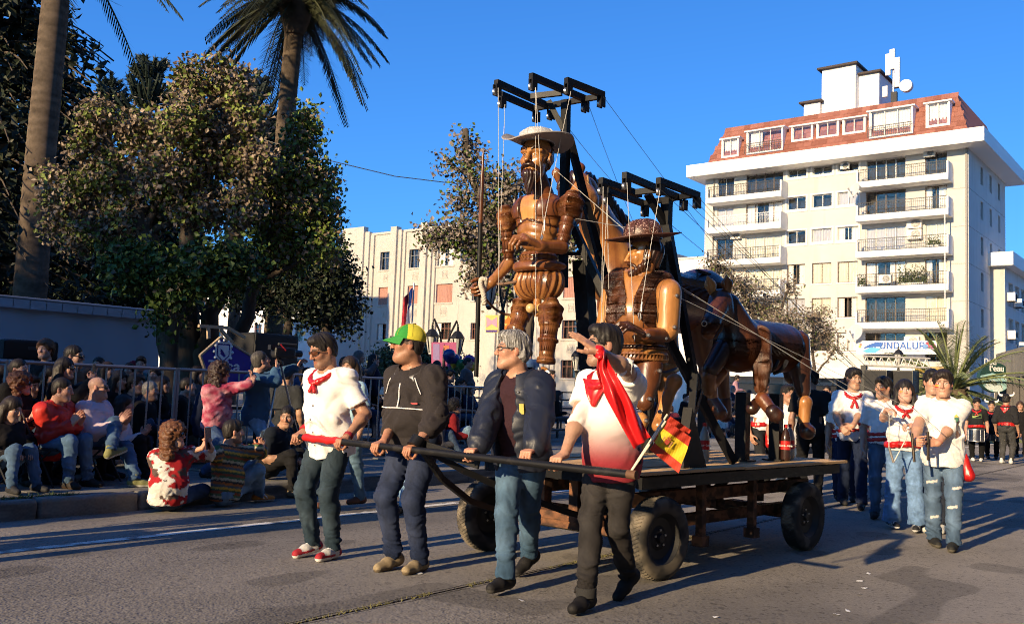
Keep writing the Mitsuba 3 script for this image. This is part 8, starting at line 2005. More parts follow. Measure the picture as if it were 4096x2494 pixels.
def andes(l, P, c):
 z = l[:, 2] * 1.0 + 0.15 * l[:, 0]
 zz = np.where(np.abs(l[:, 0]) > 0.2, np.linalg.norm(l, axis=1), z) + 0.012 * np.abs(((l[:, 0] + l[:, 1]) * 18) % 1 - 0.5)
 pal = A_([[0.25, 0.06, 0.03], [0.06, 0.09, 0.05], [0.5, 0.3, 0.05], [0.09, 0.12, 0.14], [0.35, 0.12, 0.04], [0.05, 0.05, 0.05], [0.45, 0.38, 0.25], [0.07, 0.13, 0.06]])
 return pal[(np.floor(zz * 42).astype(int)) % 8] * (0.8 + 0.4 * meshkit.noise(P * 60)[:, None])
g1, g2 = gnd(612 * S2, 1208 * S2), gnd(566 * S2, 1200 * S2)
OS = ((0.5, 0.17, 0.02), (0.65, 0.6, 0.52), lambda x, y, z, c: np.where(((np.abs(x - 0.05) < 0.03) & (np.abs(np.abs(((x - 0.05) * 1.2 + z - 0.06) % 0.05) - 0.02) < 0.009) & (z > 0.03))[:, None], A_([0.7, 0.68, 0.64]), c))
pm_ = seated('man in colourful striped knit sweater and light jeans, sitting on the road with a phone', 566, 1038, 8.5, 0.13, -34, 1.72, -18, 2, twist=-34, floor=0.0, lod=1, fat=0.35, lean=(2, 0), hands='phone', skin=(0.48, 0.27, 0.19), top=dict(col=(0.2, 0.15, 0.08), sleeve=1.85, hem=-0.06, t=0.03, fold=0.016, pat=andes), legs=dict(col=(0.12, 0.19, 0.27), fade=0.3),
              feet={'l': (g1 + [0.06, 0, 0.088], -12, 0), 'r': (g2 + [0.1, -0.06, 0.088], -25, 0)}, shoes=OS, hair=('thick', (0.016, 0.013, 0.012)), beard=0.5, mou=0.4, group='spectators sitting on the road edge', seed=38)
phone(pm_, 'white phone held up by the man in the striped sweater')
# standing behind them
def stand(label, px, py, Y, H, yaw, hy=None, hpit=0, gz=0.165, **kw):
 P = onY(px * S2, py * S2, Y)
 return puller(label, px, py, H, yaw=yaw, hy=hy, hpit=hpit, D=depth(P), gz=gz, **kw)
def tiedye(l, P, c):
 n = meshkit.fbm(P * 11, 4, 4)
 return A_([0.45, 0.06, 0.12]) * (1 - n[:, None]) * 1.2 + A_([0.75, 0.5, 0.55]) * np.clip((n[:, None] - 0.42) * 3, 0, 1) * 0.6
P_ = onY(530 * S2, 893 * S2, 9.7)
pw = stand('woman with long curly hair in pink tie-dye sweatshirt holding up a phone', 524, 896, 9.7, 1.62, -75, -35, 0, lod=1, fem=True, fat=0.45, skin=(0.47, 0.27, 0.2), top=dict(col=(0.5, 0.1, 0.2), sleeve=1.85, hem=-0.04, t=0.028, fold=0.018, pat=tiedye), legs=dict(col=(0.045, 0.08, 0.16), fade=0.3), hair=('longcurly', (0.03, 0.017, 0.014)), hands={'l': (P_ + A_([0.3, -0.22, -0.1]), (0.2, 0, 0.9), (-0.6, 0.4, 0), (-0.5, -0.5, 0), 0.5, 0.4), 'r': (P_ + A_([0.22, -0.34, -0.13]), (0.2, 0.1, 0.9), (0.6, 0.4, 0), (-0.5, 0.3, 0), 0.5, 0.4)}, seed=39)
glasses(pw); phone(pw, 'phone held up by the woman in the pink tie-dye sweatshirt')
add(pw['k'], 'id_pouch', obox(pw['q'](-0.1, 0.17, -0.16), pw['Rc'], (0.035, 0.01, 0.055)), mat((0.5, 0.52, 0.55), 0.5))
P_ = onY(622 * S2, 868 * S2, 9.75)
dm = stand('cameraman in blue denim shirt and light jeans looking up at his camera', 622, 868, 9.75, 1.78, -60, -15, 22, lod=1, skin=(0.46, 0.26, 0.19), top=dict(col=(0.05, 0.11, 0.19), sleeve=1.85, hem=-0.12, t=0.024, fold=0.018), legs=dict(col=(0.16, 0.25, 0.36), fade=0.3), hair=('short', (0.06, 0.055, 0.05)), hands={'r': (P_ + A_([0.16, -0.14, -0.1]), (0.6, 0.2, 0.5), (0, 0.5, 0.5), (0, 0, 1), 0.6, 0.5), 'l': (P_ + A_([0.6, -0.02, -0.05]), (0.5, 0, 0.7), (0.5, -0.5, 0), (0, 0, 1), 0.6, 0.5)}, elbows={'r': A_([-0.3, -0.6, -0.4])}, seed=40)
collar(dm, (0.05, 0.11, 0.19), 0.1, 0.05)
pv_ = stand('person in dark grey top seen from behind next to the tripod', 690, 900, 10.2, 1.74, 30, 20, 0, lod=1, fat=0.4, top=dict(col=(0.035, 0.038, 0.042), sleeve=0.8, hem=-0.1, t=0.022), legs=dict(col=(0.1, 0.09, 0.08)), hair=('short', (0.012, 0.01, 0.01)), seed=41)
sm_ = seated('man in dark navy top crouching behind the man in white', 696, 1040, 8.9, 0.32, -70, 1.72, -140, -10, floor=0.0, lod=1, lean=(20, 0), top=dict(col=(0.01, 0.014, 0.022), sleeve=0.8, hem=-0.08, t=0.02), legs=BT, hair=('short', (0.014, 0.012, 0.011)), shoes=((0.2, 0.14, 0.08), (0.1, 0.08, 0.06)), group='spectators sitting on the road edge', seed=42)
# walkers beyond the men at the bar
w1 = foot(858, 1222, 175); w2 = foot(780, 1232, 185)
pw1 = (w1[0] + w2[0]) / 2
wk1 = person('walker in pale blue top and faded jeans, mostly hidden behind the man in white', (pw1[0], pw1[1], 0.88), 180, 1.66, feet={'l': w1, 'r': w2}, lod=1, top=dict(col=(0.4, 0.6, 0.68), sleeve=0.7, hem=-0.1, t=0.02), legs=dict(col=(0.07, 0.12, 0.17), fade=0.3), shoes=((0.1, 0.04, 0.025), (0.05, 0.03, 0.02)), hair=('long', (0.03, 0.02, 0.015)), head=(200, 0, 0), fem=True, seed=43)
w1 = foot(962, 1238, 178); pw2 = w1[0]
wk2 = person('walker in light jeans whose leg shows between two of the pullers', (pw2[0] + 0.1, pw2[1] + 0.06, 0.84), 180, 1.58, feet={'l': w1, 'r': (w1[0] + [0.2, 0.18, 0.0], 180, 0)}, lod=1, top=dict(col=(0.05, 0.05, 0.06), sleeve=0.8, hem=-0.1, t=0.02), legs=dict(col=(0.12, 0.2, 0.3), fade=0.3), hair=('short', (0.02, 0.015, 0.012)), seed=44)
# ------------------------------------------------------------------ the crowd behind the barriers
rc = np.random.default_rng(99)
CT = {'black': (0.012, 0.012, 0.013), 'navy': (0.014, 0.02, 0.045), 'grey': (0.1, 0.1, 0.105), 'maroon': (0.13, 0.02, 0.03), 'teal': (0.07, 0.22, 0.24), 'red': (0.3, 0.02, 0.02), 'white': (0.6, 0.6, 0.6), 'pink': (0.5, 0.28, 0.32), 'cream': (0.45, 0.4, 0.32), 'green': (0.03, 0.08, 0.04), 'brown': (0.08, 0.05, 0.03), 'blue': (0.06, 0.12, 0.25), 'lilac': (0.28, 0.24, 0.36), 'mustard': (0.4, 0.26, 0.04)}
HAIRS = [('short', (0.014, 0.011, 0.01)), ('long', (0.02, 0.014, 0.011)), ('thick', (0.02, 0.015, 0.013)), ('long', (0.05, 0.03, 0.02)), ('bob', (0.015, 0.012, 0.011)), ('curly', (0.03, 0.02, 0.015)), ('short', (0.2, 0.19, 0.18))]
_seed = [200]
def fan(px, py, Y, what, col, label, group=None, H=None, yaw=None, hair=None, hands=None, gz=0.165, hy=None, pants=None, sun=False, fem=None, lod=2, top=None):
 _seed[0] += 1; sd = _seed[0]
 hr = HAIRS[sd % 7] if hair is None else hair
 fem = hr[0] in ('long', 'bob') if fem is None else fem
 H = H or (1.6 if fem else 1.7) + rc.uniform(-0.06, 0.06)
 yaw = -60 + rc.uniform(-25, 25) if yaw is None else yaw
 kw = dict(lod=lod, fem=fem, fat=rc.uniform(0.1, 0.6), skin=tuple(A_([0.44, 0.26, 0.19]) * rc.uniform(0.8, 1.12)), top=top or dict(col=CT[col], sleeve=1.85 if rc.random() < 0.7 else 0.8, hem=-0.08, t=0.024, fold=0.012), legs=pants or dict(col=((0.02, 0.03, 0.06), (0.012, 0.012, 0.013), (0.05, 0.08, 0.13))[sd % 3]), hair=hr, group=group, seed=sd)
 if what == 'sit':
  hpz = onY(px * S2, py * S2, Y)
  b = seated(label, px, py, Y, None, yaw, H, hy, rc.uniform(-6, 4), floor=max(hpz[2] - 0.66 * H / 1.75 - 0.5, gz - 0.06), hands=hands, **kw)
 else:
  if hands == 'phone':
   P = onY(px * S2, py * S2, Y); a = math.radians(yaw); f = A_([math.cos(a), math.sin(a), 0]); l = A_([-f[1], f[0], 0])
   kw['hands'] = {s_: (P + f * 0.34 + l * sg * 0.05 - [0, 0, 0.12], A_([0, 0, 0.9]) - l * sg * 0.35, -l * sg - f * 0.3, -f, 0.5, 0.4) for s_, sg in (('l', 1), ('r', -1))}
  b = stand(label, px, py, Y, H, yaw, hy, rc.uniform(-4, 6), gz=gz, **kw)
 if sun: glasses(b)
 return b
LG = 'spectators behind the left barrier'
fan(40, 888, 10.25, 'stand', 'black', 'woman in black with pale bag strap standing at the far left barrier', LG, fem=True, hair=('bun', (0.02, 0.015, 0.012)), yaw=-60)
b = fan(150, 885, 10.35, 'stand', 'black', 'long haired woman in sunglasses filming with a phone behind the red jacket', LG, fem=True, hair=('long', (0.012, 0.01, 0.01)), yaw=-45, hands='phone', sun=True, lod=1); phone(b, 'dark phone held up by the long haired woman behind the red jacket')
fan(171, 856, 10.9, 'stand', 'brown', 'tall bearded man in sunglasses and brown jacket above the red jacket', LG, H=1.84, hair=('short', (0.012, 0.01, 0.01)), yaw=-50, sun=True, lod=1)
fan(105, 842, 12.4, 'sit', 'black', 'curly haired boy with sunlit face high on the stand', LG, hair=('curly', (0.09, 0.045, 0.025)), yaw=200, hy=215, gz=0.5)
fan(233, 880, 12.6, 'sit', 'navy', 'person with sunlit face between barrier bars on the stand', LG, hair=('short', (0.02, 0.015, 0.012)), yaw=200, hy=220, gz=0.5)
fan(262, 893, 12.0, 'sit', 'black', 'person in black peaked cap behind the barrier post', LG, yaw=-60, gz=0.5)
fan(308, 890, 12.4, 'sit', 'black', 'small child with brown hair beside the boy in red cap', LG, H=1.3, yaw=200, hy=220, gz=0.5)
b = fan(324, 886, 12.6, 'sit', 'teal', 'child in dark red cap and teal hoodie on the stand', LG, H=1.35, hair=('short', (0.02, 0.015, 0.012)), yaw=-70, hy=-20, gz=0.5); cap(b, (0.2, 0.015, 0.03), (0.2, 0.015, 0.03), (0.2, 0.015, 0.03))
fan(344, 876, 12.5, 'sit', 'teal', 'boy with sunlit face in dark teal jacket on the stand', LG, H=1.5, hair=('thick', (0.014, 0.011, 0.01)), yaw=-60, hy=230, gz=0.5)
fan(376, 903, 12.3, 'sit', 'pink', 'woman with hand at her face and pink sleeve at the end of the stand', LG, hair=('long', (0.015, 0.012, 0.011)), yaw=-70, hy=220, gz=0.5)
for i, (px, py, Y, c, lab) in enumerate(((10, 905, 11.2, 'grey', 'person in grey top at the left picture edge behind the barrier'), (75, 930, 11.0, 'black', 'dark seated spectator between the auburn haired woman and the red jacket'), (215, 905, 11.6, 'black', 'dark seated spectator above the balding man'), (290, 915, 11.5, 'black', 'dark seated spectator with bowed head left of the teal boys'), (330, 925, 11.4, 'navy', 'seated spectator in navy below the teal boys'), (365, 940, 11.2, 'black', 'seated child low behind the barrier bars'), (455, 930, 11.4, 'black', 'dark spectator right of the thick tree stem'), (480, 900, 12.2, 'grey', 'person in grey behind the pink sweatshirt woman'), (500, 915, 10.7, 'navy', 'man in patterned navy shirt just behind the pink sweatshirt'), (395, 925, 11.8, 'black', 'dark spectator left of the thick tree stem'), (125, 905, 11.3, 'black', 'dark seated spectator left of the long haired woman'))):
 fan(px, py, Y, 'sit' if i != 8 else 'stand', c, lab, LG, gz=0.3)
MG = 'spectators behind the centre barrier'
fan(735, 905, 12.5, 'stand', 'navy', 'person in navy behind the tripod', MG); fan(765, 935, 11.5, 'stand', 'brown', 'long brown haired woman just left of the man in white', MG, hair=('long', (0.09, 0.05, 0.03)), yaw=20)
fan(715, 885, 13.5, 'stand', 'blue', 'person in blue shirt far behind the camera', MG)
b = fan(861, 858, 13.0, 'stand', 'grey', 'elderly woman with grey bob in grey cardigan holding up a phone', MG, hair=('bob', (0.12, 0.12, 0.12)), fem=True, yaw=-50, hands='phone', gz=0.5); phone(b, 'pale phone held by the elderly woman in grey')
fan(897, 866, 13.2, 'stand', 'navy', 'dark haired woman in navy jacket right of the elderly woman', MG, hair=('bob', (0.014, 0.011, 0.01)), yaw=-20, gz=0.5)
b = fan(828, 874, 12.6, 'stand', 'brown', 'person in brown flat cap behind the man in white', MG, yaw=-30); cap(b, (0.14, 0.08, 0.055), (0.14, 0.08, 0.055), (0.14, 0.08, 0.055))
fan(868, 905, 12.2, 'sit', 'black', 'person with short dark hair peeping between two pullers', MG); fan(1050, 880, 14.0, 'stand', 'black', 'long haired girl in black above the centre barrier', MG, hair=('long', (0.014, 0.011, 0.01)), yaw=-10, gz=0.5)
fan(1124, 872, 14.2, 'stand', 'grey', 'girl in grey sweater with hand at her mouth by the balloons', MG, hair=('bun', (0.014, 0.011, 0.01)), yaw=-60, gz=0.5)
fan(1060, 930, 12.4, 'sit', 'lilac', 'woman in glasses and lilac top clapping behind the barrier', MG, hair=('bob', (0.03, 0.022, 0.02)), hands='clap', sun=True); fan(1085, 905, 12.9, 'sit', 'navy', 'boy with dark fringe looking over the centre barrier', MG, hair=('mop', (0.014, 0.011, 0.01)), yaw=-70)
fan(1110, 925, 12.6, 'sit', 'black', 'dark seated spectator under the balloons', MG); fan(1135, 935, 12.5, 'sit', 'navy', 'spectator in navy right of the balloons', MG)
b = fan(1098, 977, 11.2, 'sit', 'maroon', 'man with black curly hair and sunglasses in dark red sweater on the kerb', MG, hair=('curly', (0.014, 0.012, 0.012)), yaw=-40, hy=-25, sun=True, lod=1, top=dict(col=(0.2, 0.015, 0.02), sleeve=1.85, hem=-0.08, t=0.024), pants=dict(col=(0.14, 0.22, 0.3))); collar(b, (0.7, 0.7, 0.7), 0.095, 0.045)
fan(1066, 1000, 11.2, 'sit', 'grey', 'person in fur trimmed coat beside the man in dark red sweater', MG, yaw=-40)
fan(1010, 960, 12.0, 'sit', 'black', 'dark spectator low behind the cap man', MG)
fan(1275, 850, 15.0, 'stand', 'blue', 'person in pale blue top raising an arm behind the puppet leg', MG, yaw=60); fan(1345, 950, 14.5, 'sit', 'black', 'spectator in black behind the gantry foot', MG); fan(1325, 900, 15.5, 'stand', 'black', 'person in black hood behind the tall gantry', MG)
fan(1180, 960, 13.5, 'sit', 'navy', 'spectator in navy between the two grey men', MG); fan(1215, 935, 14.2, 'sit', 'brown', 'brown clad spectator between the two right hand pullers', MG)
WG = 'spectators seen past the wagon posts'
P0 = dict(gz=0.165)
fan(1615, 985, 14.0, 'sit', 'maroon', 'large person with brown hair in maroon sweater seen past the flag', WG, yaw=10, hair=('short', (0.06, 0.03, 0.02)), H=1.8, top=dict(col=(0.16, 0.025, 0.04), sleeve=1.85, hem=-0.1, t=0.06)); fan(1583, 960, 14.6, 'sit', 'navy', 'man in navy jacket left of the maroon sweater', WG, yaw=10)
fan(1648, 955, 15.5, 'stand', 'black', 'person in black behind the stout puppet leg', WG, gz=0)
for i, (px, py, Y, c, lab) in enumerate(((1700, 990, 14.0, 'black', 'spectator in black low between gantry legs'), (1722, 1000, 13.2, 'cream', 'spectator in cream coat between gantry legs'), (1745, 995, 12.6, 'white', 'spectator in white top bending forward behind the gantry'), (1762, 990, 13.0, 'navy', 'man in sunglasses and checked navy shirt behind the gantry'), (1745, 945, 15.0, 'red', 'child in red hood with blue backpack on the stand'), (1765, 935, 15.6, 'navy', 'woman in spotted navy top on the stand'), (1755, 965, 14.4, 'red', 'child in red hooded top lower on the stand'), (1778, 960, 14.2, 'black', 'dark spectator beside the red hood'), (1715, 950, 15.8, 'grey', 'grey clad spectator high behind the gantry leg'), (1690, 935, 16.5, 'navy', 'navy clad spectator high left of the red hood'), (1735, 915, 17.0, 'brown', 'brown clad spectator at the top of the stand'), (1775, 910, 17.2, 'pink', 'pink clad spectator at the top of the stand'), (1705, 1030, 12.4, 'black', 'dark spectator sitting on the kerb behind the bottle'), (1740, 1040, 12.0, 'brown', 'spectator in patterned brown trousers on the kerb'), (1768, 1030, 12.0, 'black', 'dark spectator on the kerb beside the thick post'), (1560, 1010, 13.0, 'lilac', 'spectator in purple behind the stout puppet shin'), (1805, 945, 16.0, 'grey', 'spectator in grey left of the white shirt with the sash'), (1660, 1010, 13.0, 'black', 'dark spectator right of the maroon sweater'))):
 fan(px, py, Y, 'sit', c, lab, WG, sun=i == 3)
RG = 'people far back in the square'
for i, (px, py, D, c, lab, yw) in enumerate(((1990, 940, 19.0, 'white', 'person in white left of the tall boy', 190), (2005, 955, 24.0, 'grey', 'person in grey trousers far behind the black cap', 190), (2165, 945, 30.0, 'black', 'distant person in black under the stage truss', 200), (2455, 975, 26.0, 'black', 'person in black at the right edge behind the drummers', 190), (2440, 985, 30.0, 'navy', 'distant person in navy near the right edge', 170), (1975, 960, 28.0, 'pink', 'distant person in pink left of the truss', 190), (2330, 985, 33.0, 'black', 'distant person beyond the first drummer', 190))):
 _seed[0] += 1
 puller(lab, px, py, 1.68, yaw=yw, D=D, lod=2, group=RG, top=dict(col=CT[c], sleeve=1.6, hem=-0.06, t=0.022), legs=BT, hair=HAIRS[i % 7], seed=_seed[0])
# ------------------------------------------------------------------ barriers, stands, signs and street furniture
GALV = mat((0.32, 0.33, 0.35), 0.45, 0.7)
_bar = mikit.ply(cyl((0, 0, 0), (0, 0, 1.02), 0.011, 8), GALV, 40)
def barrier(x0, x1, Y, label, z0=0.165, h=1.28, n=11, grp='steel crowd barriers'):
 k_ = thing('crowd_barrier', label, 'barrier', grp)
 add(k_, 'top_rail', cyl((x0, Y, z0 + h), (x1, Y, z0 + h), 0.021, 10), GALV, smooth=40)
 add(k_, 'bottom_rail', cyl((x0, Y, z0 + 0.22), (x1, Y, z0 + 0.22), 0.017, 10), GALV, smooth=40)
 for x in (x0, x1): add(k_, 'end_post', cyl((x, Y, z0 + 0.02), (x, Y, z0 + h + 0.02), 0.021, 10), GALV, smooth=40)
 for i in range(1, n): add(k_, 'bar', _bar, None, to_world=T().translate([x0 + (x1 - x0) * i / n, Y, z0 + 0.235]).scale([1, 1, (h - 0.25) / 1.02]))
 for x in (x0 + 0.3, x1 - 0.3): add(k_, 'foot', bar((x, Y - 0.3, z0 + 0.015), (x, Y + 0.3, z0 + 0.015), 0.04, 0.02), GALV)
barrier(2.55, 4.55, 10.62, 'steel crowd barrier at the left picture edge'); barrier(4.6, 6.6, 10.62, 'steel crowd barrier behind the red jacket and the pink shirt')
barrier(6.64, 8.64, 10.62, 'steel crowd barrier in front of the thick tree stems'); barrier(8.68, 10.68, 10.62, 'steel crowd barrier under the pentagon sign')
pX = onY(1000 * S2, 900 * S2, 12.0)[0]
for i in range(2): barrier(pX + i * 2.06, pX + i * 2.06 + 2.02, 12.0, ('steel crowd barrier between the cap man and the grey haired man', 'steel crowd barrier behind the grey haired man')[i], h=1.2)
# benches of the stands
WD = mat((0.05, 0.045, 0.04), 0.8)
for lab, x0, x1, ys in (('tiered stand with dark planks behind the left barrier', 1.0, 11.0, (11.2, 12.0, 12.8)), ('tiered stand with dark planks far behind the wagon', 15.0, 26.0, (12.6, 13.6, 14.6, 15.6, 16.6))):
 k_ = thing('spectator_stand', lab, 'stand')
 for i, y in enumerate(ys):
  add(k_, 'bench_plank', box((x0, y, 0.42 + 0.22 * i), (x1, y + 0.3, 0.46 + 0.22 * i)), WD)
  for j in range(6): add(k_, 'support', bar((x0 + (x1 - x0) * j / 5, y + 0.15, 0.165), (x0 + (x1 - x0) * j / 5, y + 0.15, 0.42 + 0.22 * i), 0.05), BLACK)
# white marquee with a scalloped valance
mq = thing('marquee', 'long white marquee with plain side wall and segmented valance at the left', 'marquee')
MY = 17.0
pa, pb2 = onY(-60 * S2, 712 * S2, MY), onY(386 * S2, 755 * S2, MY)
MC = mat((0.42, 0.42, 0.47), 0.8, two=True)
zt, xr = pb2[2], pb2[0]
x0 = pa[0] - 4
U = np.linspace(0, 1, 60); V = np.linspace(0, 1, 5)
P = A_([[(x0 + (xr - x0) * u, MY + 0.02 * math.sin(u * 50) * v, 0.1 + (zt - 0.1) * v) for v in V] for u in U])
add(mq, 'side_wall', shell(P, 0.01), MC, smooth=True)
nseg = 26
for i in range(nseg):
 a, b_ = x0 + (xr - x0) * i / nseg, x0 + (xr - x0) * (i + 1) / nseg
 add(mq, 'valance_segment', box((a + 0.008, MY - 0.1, zt - 0.14), (b_ - 0.008, MY - 0.085, zt + 0.03)), MC)
add(mq, 'eaves_rail', cyl((x0, MY - 0.08, zt + 0.04), (xr, MY - 0.08, zt + 0.04), 0.03, 8), GALV)
add(mq, 'roof', sheet(A_([[(x0, MY - 0.1, zt + 0.06), (xr, MY - 0.1, zt + 0.06)], [(x0, MY + 4, zt + 0.1), (xr, MY + 4, zt + 0.1)]])), MC)
P = A_([[(xr + 0.02 + 0.05 * math.sin(w * 25), MY + 4 * w, 0.1 + (zt - 0.1) * v) for v in V] for w in np.linspace(0, 1, 40)])
add(mq, 'end_curtain', shell(P, 0.01), MC, smooth=True)
# dark speaker boxes
def speaker(c, half, label, m=None):
 k_ = thing('loudspeaker', label, 'loudspeaker')
 c = A_(c, float); h = A_(half)
 add(k_, 'cabinet', carve([BX(c, h, rad=0.025)], 0.03), BLACK, smooth=30)
 add(k_, 'grille', box(c - [h[0] + 0.006, h[1] * 0.9, h[2] * 0.9], c + [-h[0] - 0.001, h[1] * 0.9, h[2] * 0.9]), mat((0.02, 0.02, 0.022), 0.7))
 add(k_, 'handle', box(c + [-0.06, -h[1] - 0.006, 0.0], c + [0.06, -h[1] - 0.001, 0.05]), mat((0.05, 0.05, 0.05), 0.4))
speaker(onY(70 * S2, 842 * S2, 13.6), (0.38, 0.1, 0.14), 'dark flat loudspeaker box in front of the white marquee')
sp_ = onY(638 * S2, 855 * S2, 12.2)
speaker(sp_, (0.42, 0.3, 0.34), 'large black loudspeaker behind the cameraman')
ks = thing('speaker_stand', 'black stand under the large loudspeaker behind the cameraman', 'stand'); add(ks, 'column', cyl((sp_[0], sp_[1], 0.165), sp_ - [0, 0, 0.34], 0.06), BLACK); add(ks, 'base_plate', box(sp_ * A_([1, 1, 0]) + [-.3, -.3, .165], sp_ * A_([1, 1, 0]) + [.3, .3, .19]), BLACK)
# video tripod
tp = thing('camera_tripod', 'silver and black video tripod beside the cameraman', 'tripod')
tc_ = onY(672 * S2, 880 * S2, 9.65); gz_ = 0.165
for dx, dy in ((-0.42, -0.28), (0.38, -0.2), (0.12, 0.4)):
 k3 = add(tp, 'leg', cyl(tc_ + [dx * 0.05, dy * 0.05, 0], A_([tc_[0] + dx, tc_[1] + dy, gz_]), 0.014, 8), STEEL)
 add(k3, 'lower_tube', cyl(A_([tc_[0] + dx * 0.5, tc_[1] + dy * 0.5, (tc_[2] + gz_) / 2]), A_([tc_[0] + dx * 1.03, tc_[1] + dy * 1.03, gz_]), 0.018, 8), BLACK)
add(tp, 'head', lathe([(0.03, 0), (0.05, 0.02), (0.05, 0.06), (0.03, 0.09)], 14, tc_), BLACK)
add(tp, 'spreader', cat([bar(tc_ + [0, 0, -0.55], tc_ + [dx * 0.45, dy * 0.45, -0.55], 0.015) for dx, dy in ((-0.42, -0.28), (0.38, -0.2), (0.12, 0.4))]), BLACK, kind='stuff')
add(tp, 'pan_handle', cyl(tc_ + [0, 0, 0.05], tc_ + [-0.35, -0.05, -0.12], 0.01, 8), BLACK)
vc = thing('video_camera', 'black video camera with red detail on the tripod', 'camera')
cc = tc_ + [0.05, 0, 0.17]
add(vc, 'camera_body', carve([BX(cc, (0.16, 0.06, 0.07), rad=0.02)], 0.015), BLACK, smooth=30); add(vc, 'lens', cyl(cc + [0.15, 0, 0], cc + [0.28, 0, 0], 0.045, 16), BLACK); add(vc, 'viewfinder', box(cc + [-0.22, -0.03, 0.03], cc + [-0.1, 0.03, 0.09]), BLACK); add(vc, 'red_cable', tube([cc + [-0.1, -0.07, 0.1], cc + [-0.02, -0.08, 0.03], cc + [-0.06, -0.08, 0.06]], 0.008, 6), mat((0.5, 0.02, 0.02), 0.5)); add(vc, 'microphone', cyl(cc + [-0.08, 0, 0.11], cc + [0.2, 0, 0.11], 0.018, 10), mat((0.05, 0.05, 0.05), 0.9))
# pentagon sign of the city
pg_ = thing('pentagon_sign', 'purple blue pentagon sign with white crest reading Talca on a wooden frame', 'sign')
SY = 11.6
def pgp(x, y, o=0.0): return onY(x * S2, y * S2, SY) + A_([0, -o, 0])
pts = [pgp(*p) for p in ((531, 814), (608, 862), (596, 906), (502, 906), (481, 858))]
pts[2] = pgp(592, 930); pts[3] = pgp(505, 930)
c0 = sum(pts) / 5
PURP = mat((0.045, 0.03, 0.3), 0.5)
add(pg_, 'panel', poly([((p - c0)[0], (p - c0)[2]) for p in pts], c0 + [0, 0.015, 0], (1, 0, 0), (0, 0, 1), 0.03), PURP)
WOOD = mat((0.5, 0.36, 0.22), 0.7)
for i in range(5): add(pg_, 'frame_edge', bar(pts[i] + [0, 0.0, 0.02], pts[(i + 1) % 5] + [0, 0.0, 0.02], 0.05, 0.025), WOOD)
for a, b_ in (((531, 814), (530, 784)), ((507, 783), (578, 788)), ((578, 788), (618, 812)), ((560, 792), (588, 824)), ((588, 824), (570, 838))):
 add(pg_, 'frame_strut', bar(pgp(*a, -0.3), pgp(*b_, -0.3), 0.045), WOOD)
WM = mat((0.75, 0.75, 0.77), 0.6)
cw_ = pgp(535, 848, 0.02); sc = 1.0
shield = shapely.Polygon([(-.1, .12), (.1, .12), (.1, -.04), (0, -.13), (-.1, -.04)])
add(pg_, 'crest', poly(shield.buffer(0.035).difference(shield.buffer(0.008)), cw_, (1, 0, 0), (0, 0, 1), 0.006), WM)
add(pg_, 'crest_shield', poly(shield.buffer(-0.012).difference(shapely.Polygon([(-.05, .06), (.0, .02), (.05, -.05), (.02, -.07), (-.05, -.02)])), cw_, (1, 0, 0), (0, 0, 1), 0.006), WM)
for i in range(12):
 a = i * math.pi / 6; add(pg_, 'crest_scroll', sphere(cw_ + A_([0.155 * math.cos(a), 0, 0.01 + 0.17 * math.sin(a)]), 0.022, 6), WM)
add(pg_, 'lettering', letters('Talca', 0.15, pgp(535, 893, 0.02), (1, 0, 0), (0, 0, 1), 0.006), WM)
add(pg_, 'post', cat([bar(pts[2], pts[2] * A_([1, 1, 0]) + [0, 0, .165], 0.05), bar(pts[3], pts[3] * A_([1, 1, 0]) + [0, 0, .165], 0.05)]), WOOD, kind='stuff')
# lamps
def lantern(k_, c, r=0.17):
 c = A_(c, float)
 l_ = add(k_, 'lantern', lathe([(r * 0.45, -0.42), (r * 0.5, -0.38), (r, 0.0), (r * 1.05, 0.03)], 6, c), mat((0.5, 0.5, 0.48), 0.2))
 add(l_, 'cage', cat([bar(c + A_([r * 0.5 * math.cos(a), r * 0.5 * math.sin(a), -0.38]), c + A_([r * math.cos(a), r * math.sin(a), 0.02]), 0.022) for a in np.arange(6) * math.pi / 3]), BLACK)
 add(l_, 'cap', lathe([(r * 1.2, 0.03), (r * 1.1, 0.08), (r * 0.6, 0.2), (r * 0.2, 0.24), (0.03, 0.34), (0.001, 0.36)], 6, c), BLACK); add(l_, 'base', lathe([(0.001, -0.5), (r * 0.3, -0.48), (r * 0.5, -0.42)], 6, c), BLACK)
def lamp_post(px, py, D, label, heads, zoff=0.6):
 k_ = thing('street_lamp', label, 'street lamp')
 c = at(px * S2, py * S2, D)
 add(k_, 'post', tube([(c[0], c[1], 0.1), (c[0], c[1], 0.6), (c[0], c[1], 0.7), (c[0], c[1], c[2] - zoff)], [0.12, 0.1, 0.06, 0.05], 12), BLACK)
 for (dx, dz) in heads:
  e = c + CAM[0] * dx + [0, 0, dz]
  add(k_, 'arm', tube([c + [0, 0, -zoff], c + CAM[0] * dx * 0.4 + [0, 0, dz + 0.15], c + CAM[0] * dx * 0.9 + [0, 0, dz + 0.5], e + [0, 0, 0.36]] if dx else [c + [0, 0, -zoff], e + [0, 0, -0.4]], 0.03, 6), BLACK)
  lantern(k_, e)
 return k_, c
lamp_post(1070, 822, 24.0, 'black twin-lantern street lamp right of the man in the cap', [(-0.33, 0.1), (0.33, 0.05)])
lamp_post(1212, 690, 20.0, 'black twin-lantern street lamp behind the tall marionette', [(-0.3, 0.0), (0.35, 0.0)], 0.5)
lamp_post(2162, 855, 36.0, 'dark single lantern on a post in front of the white banner', [(0, 0)], 0.5)
lamp_post(1388, 860, 30.0, 'dark single lantern behind the tall gantry', [(0, 0)], 0.5)
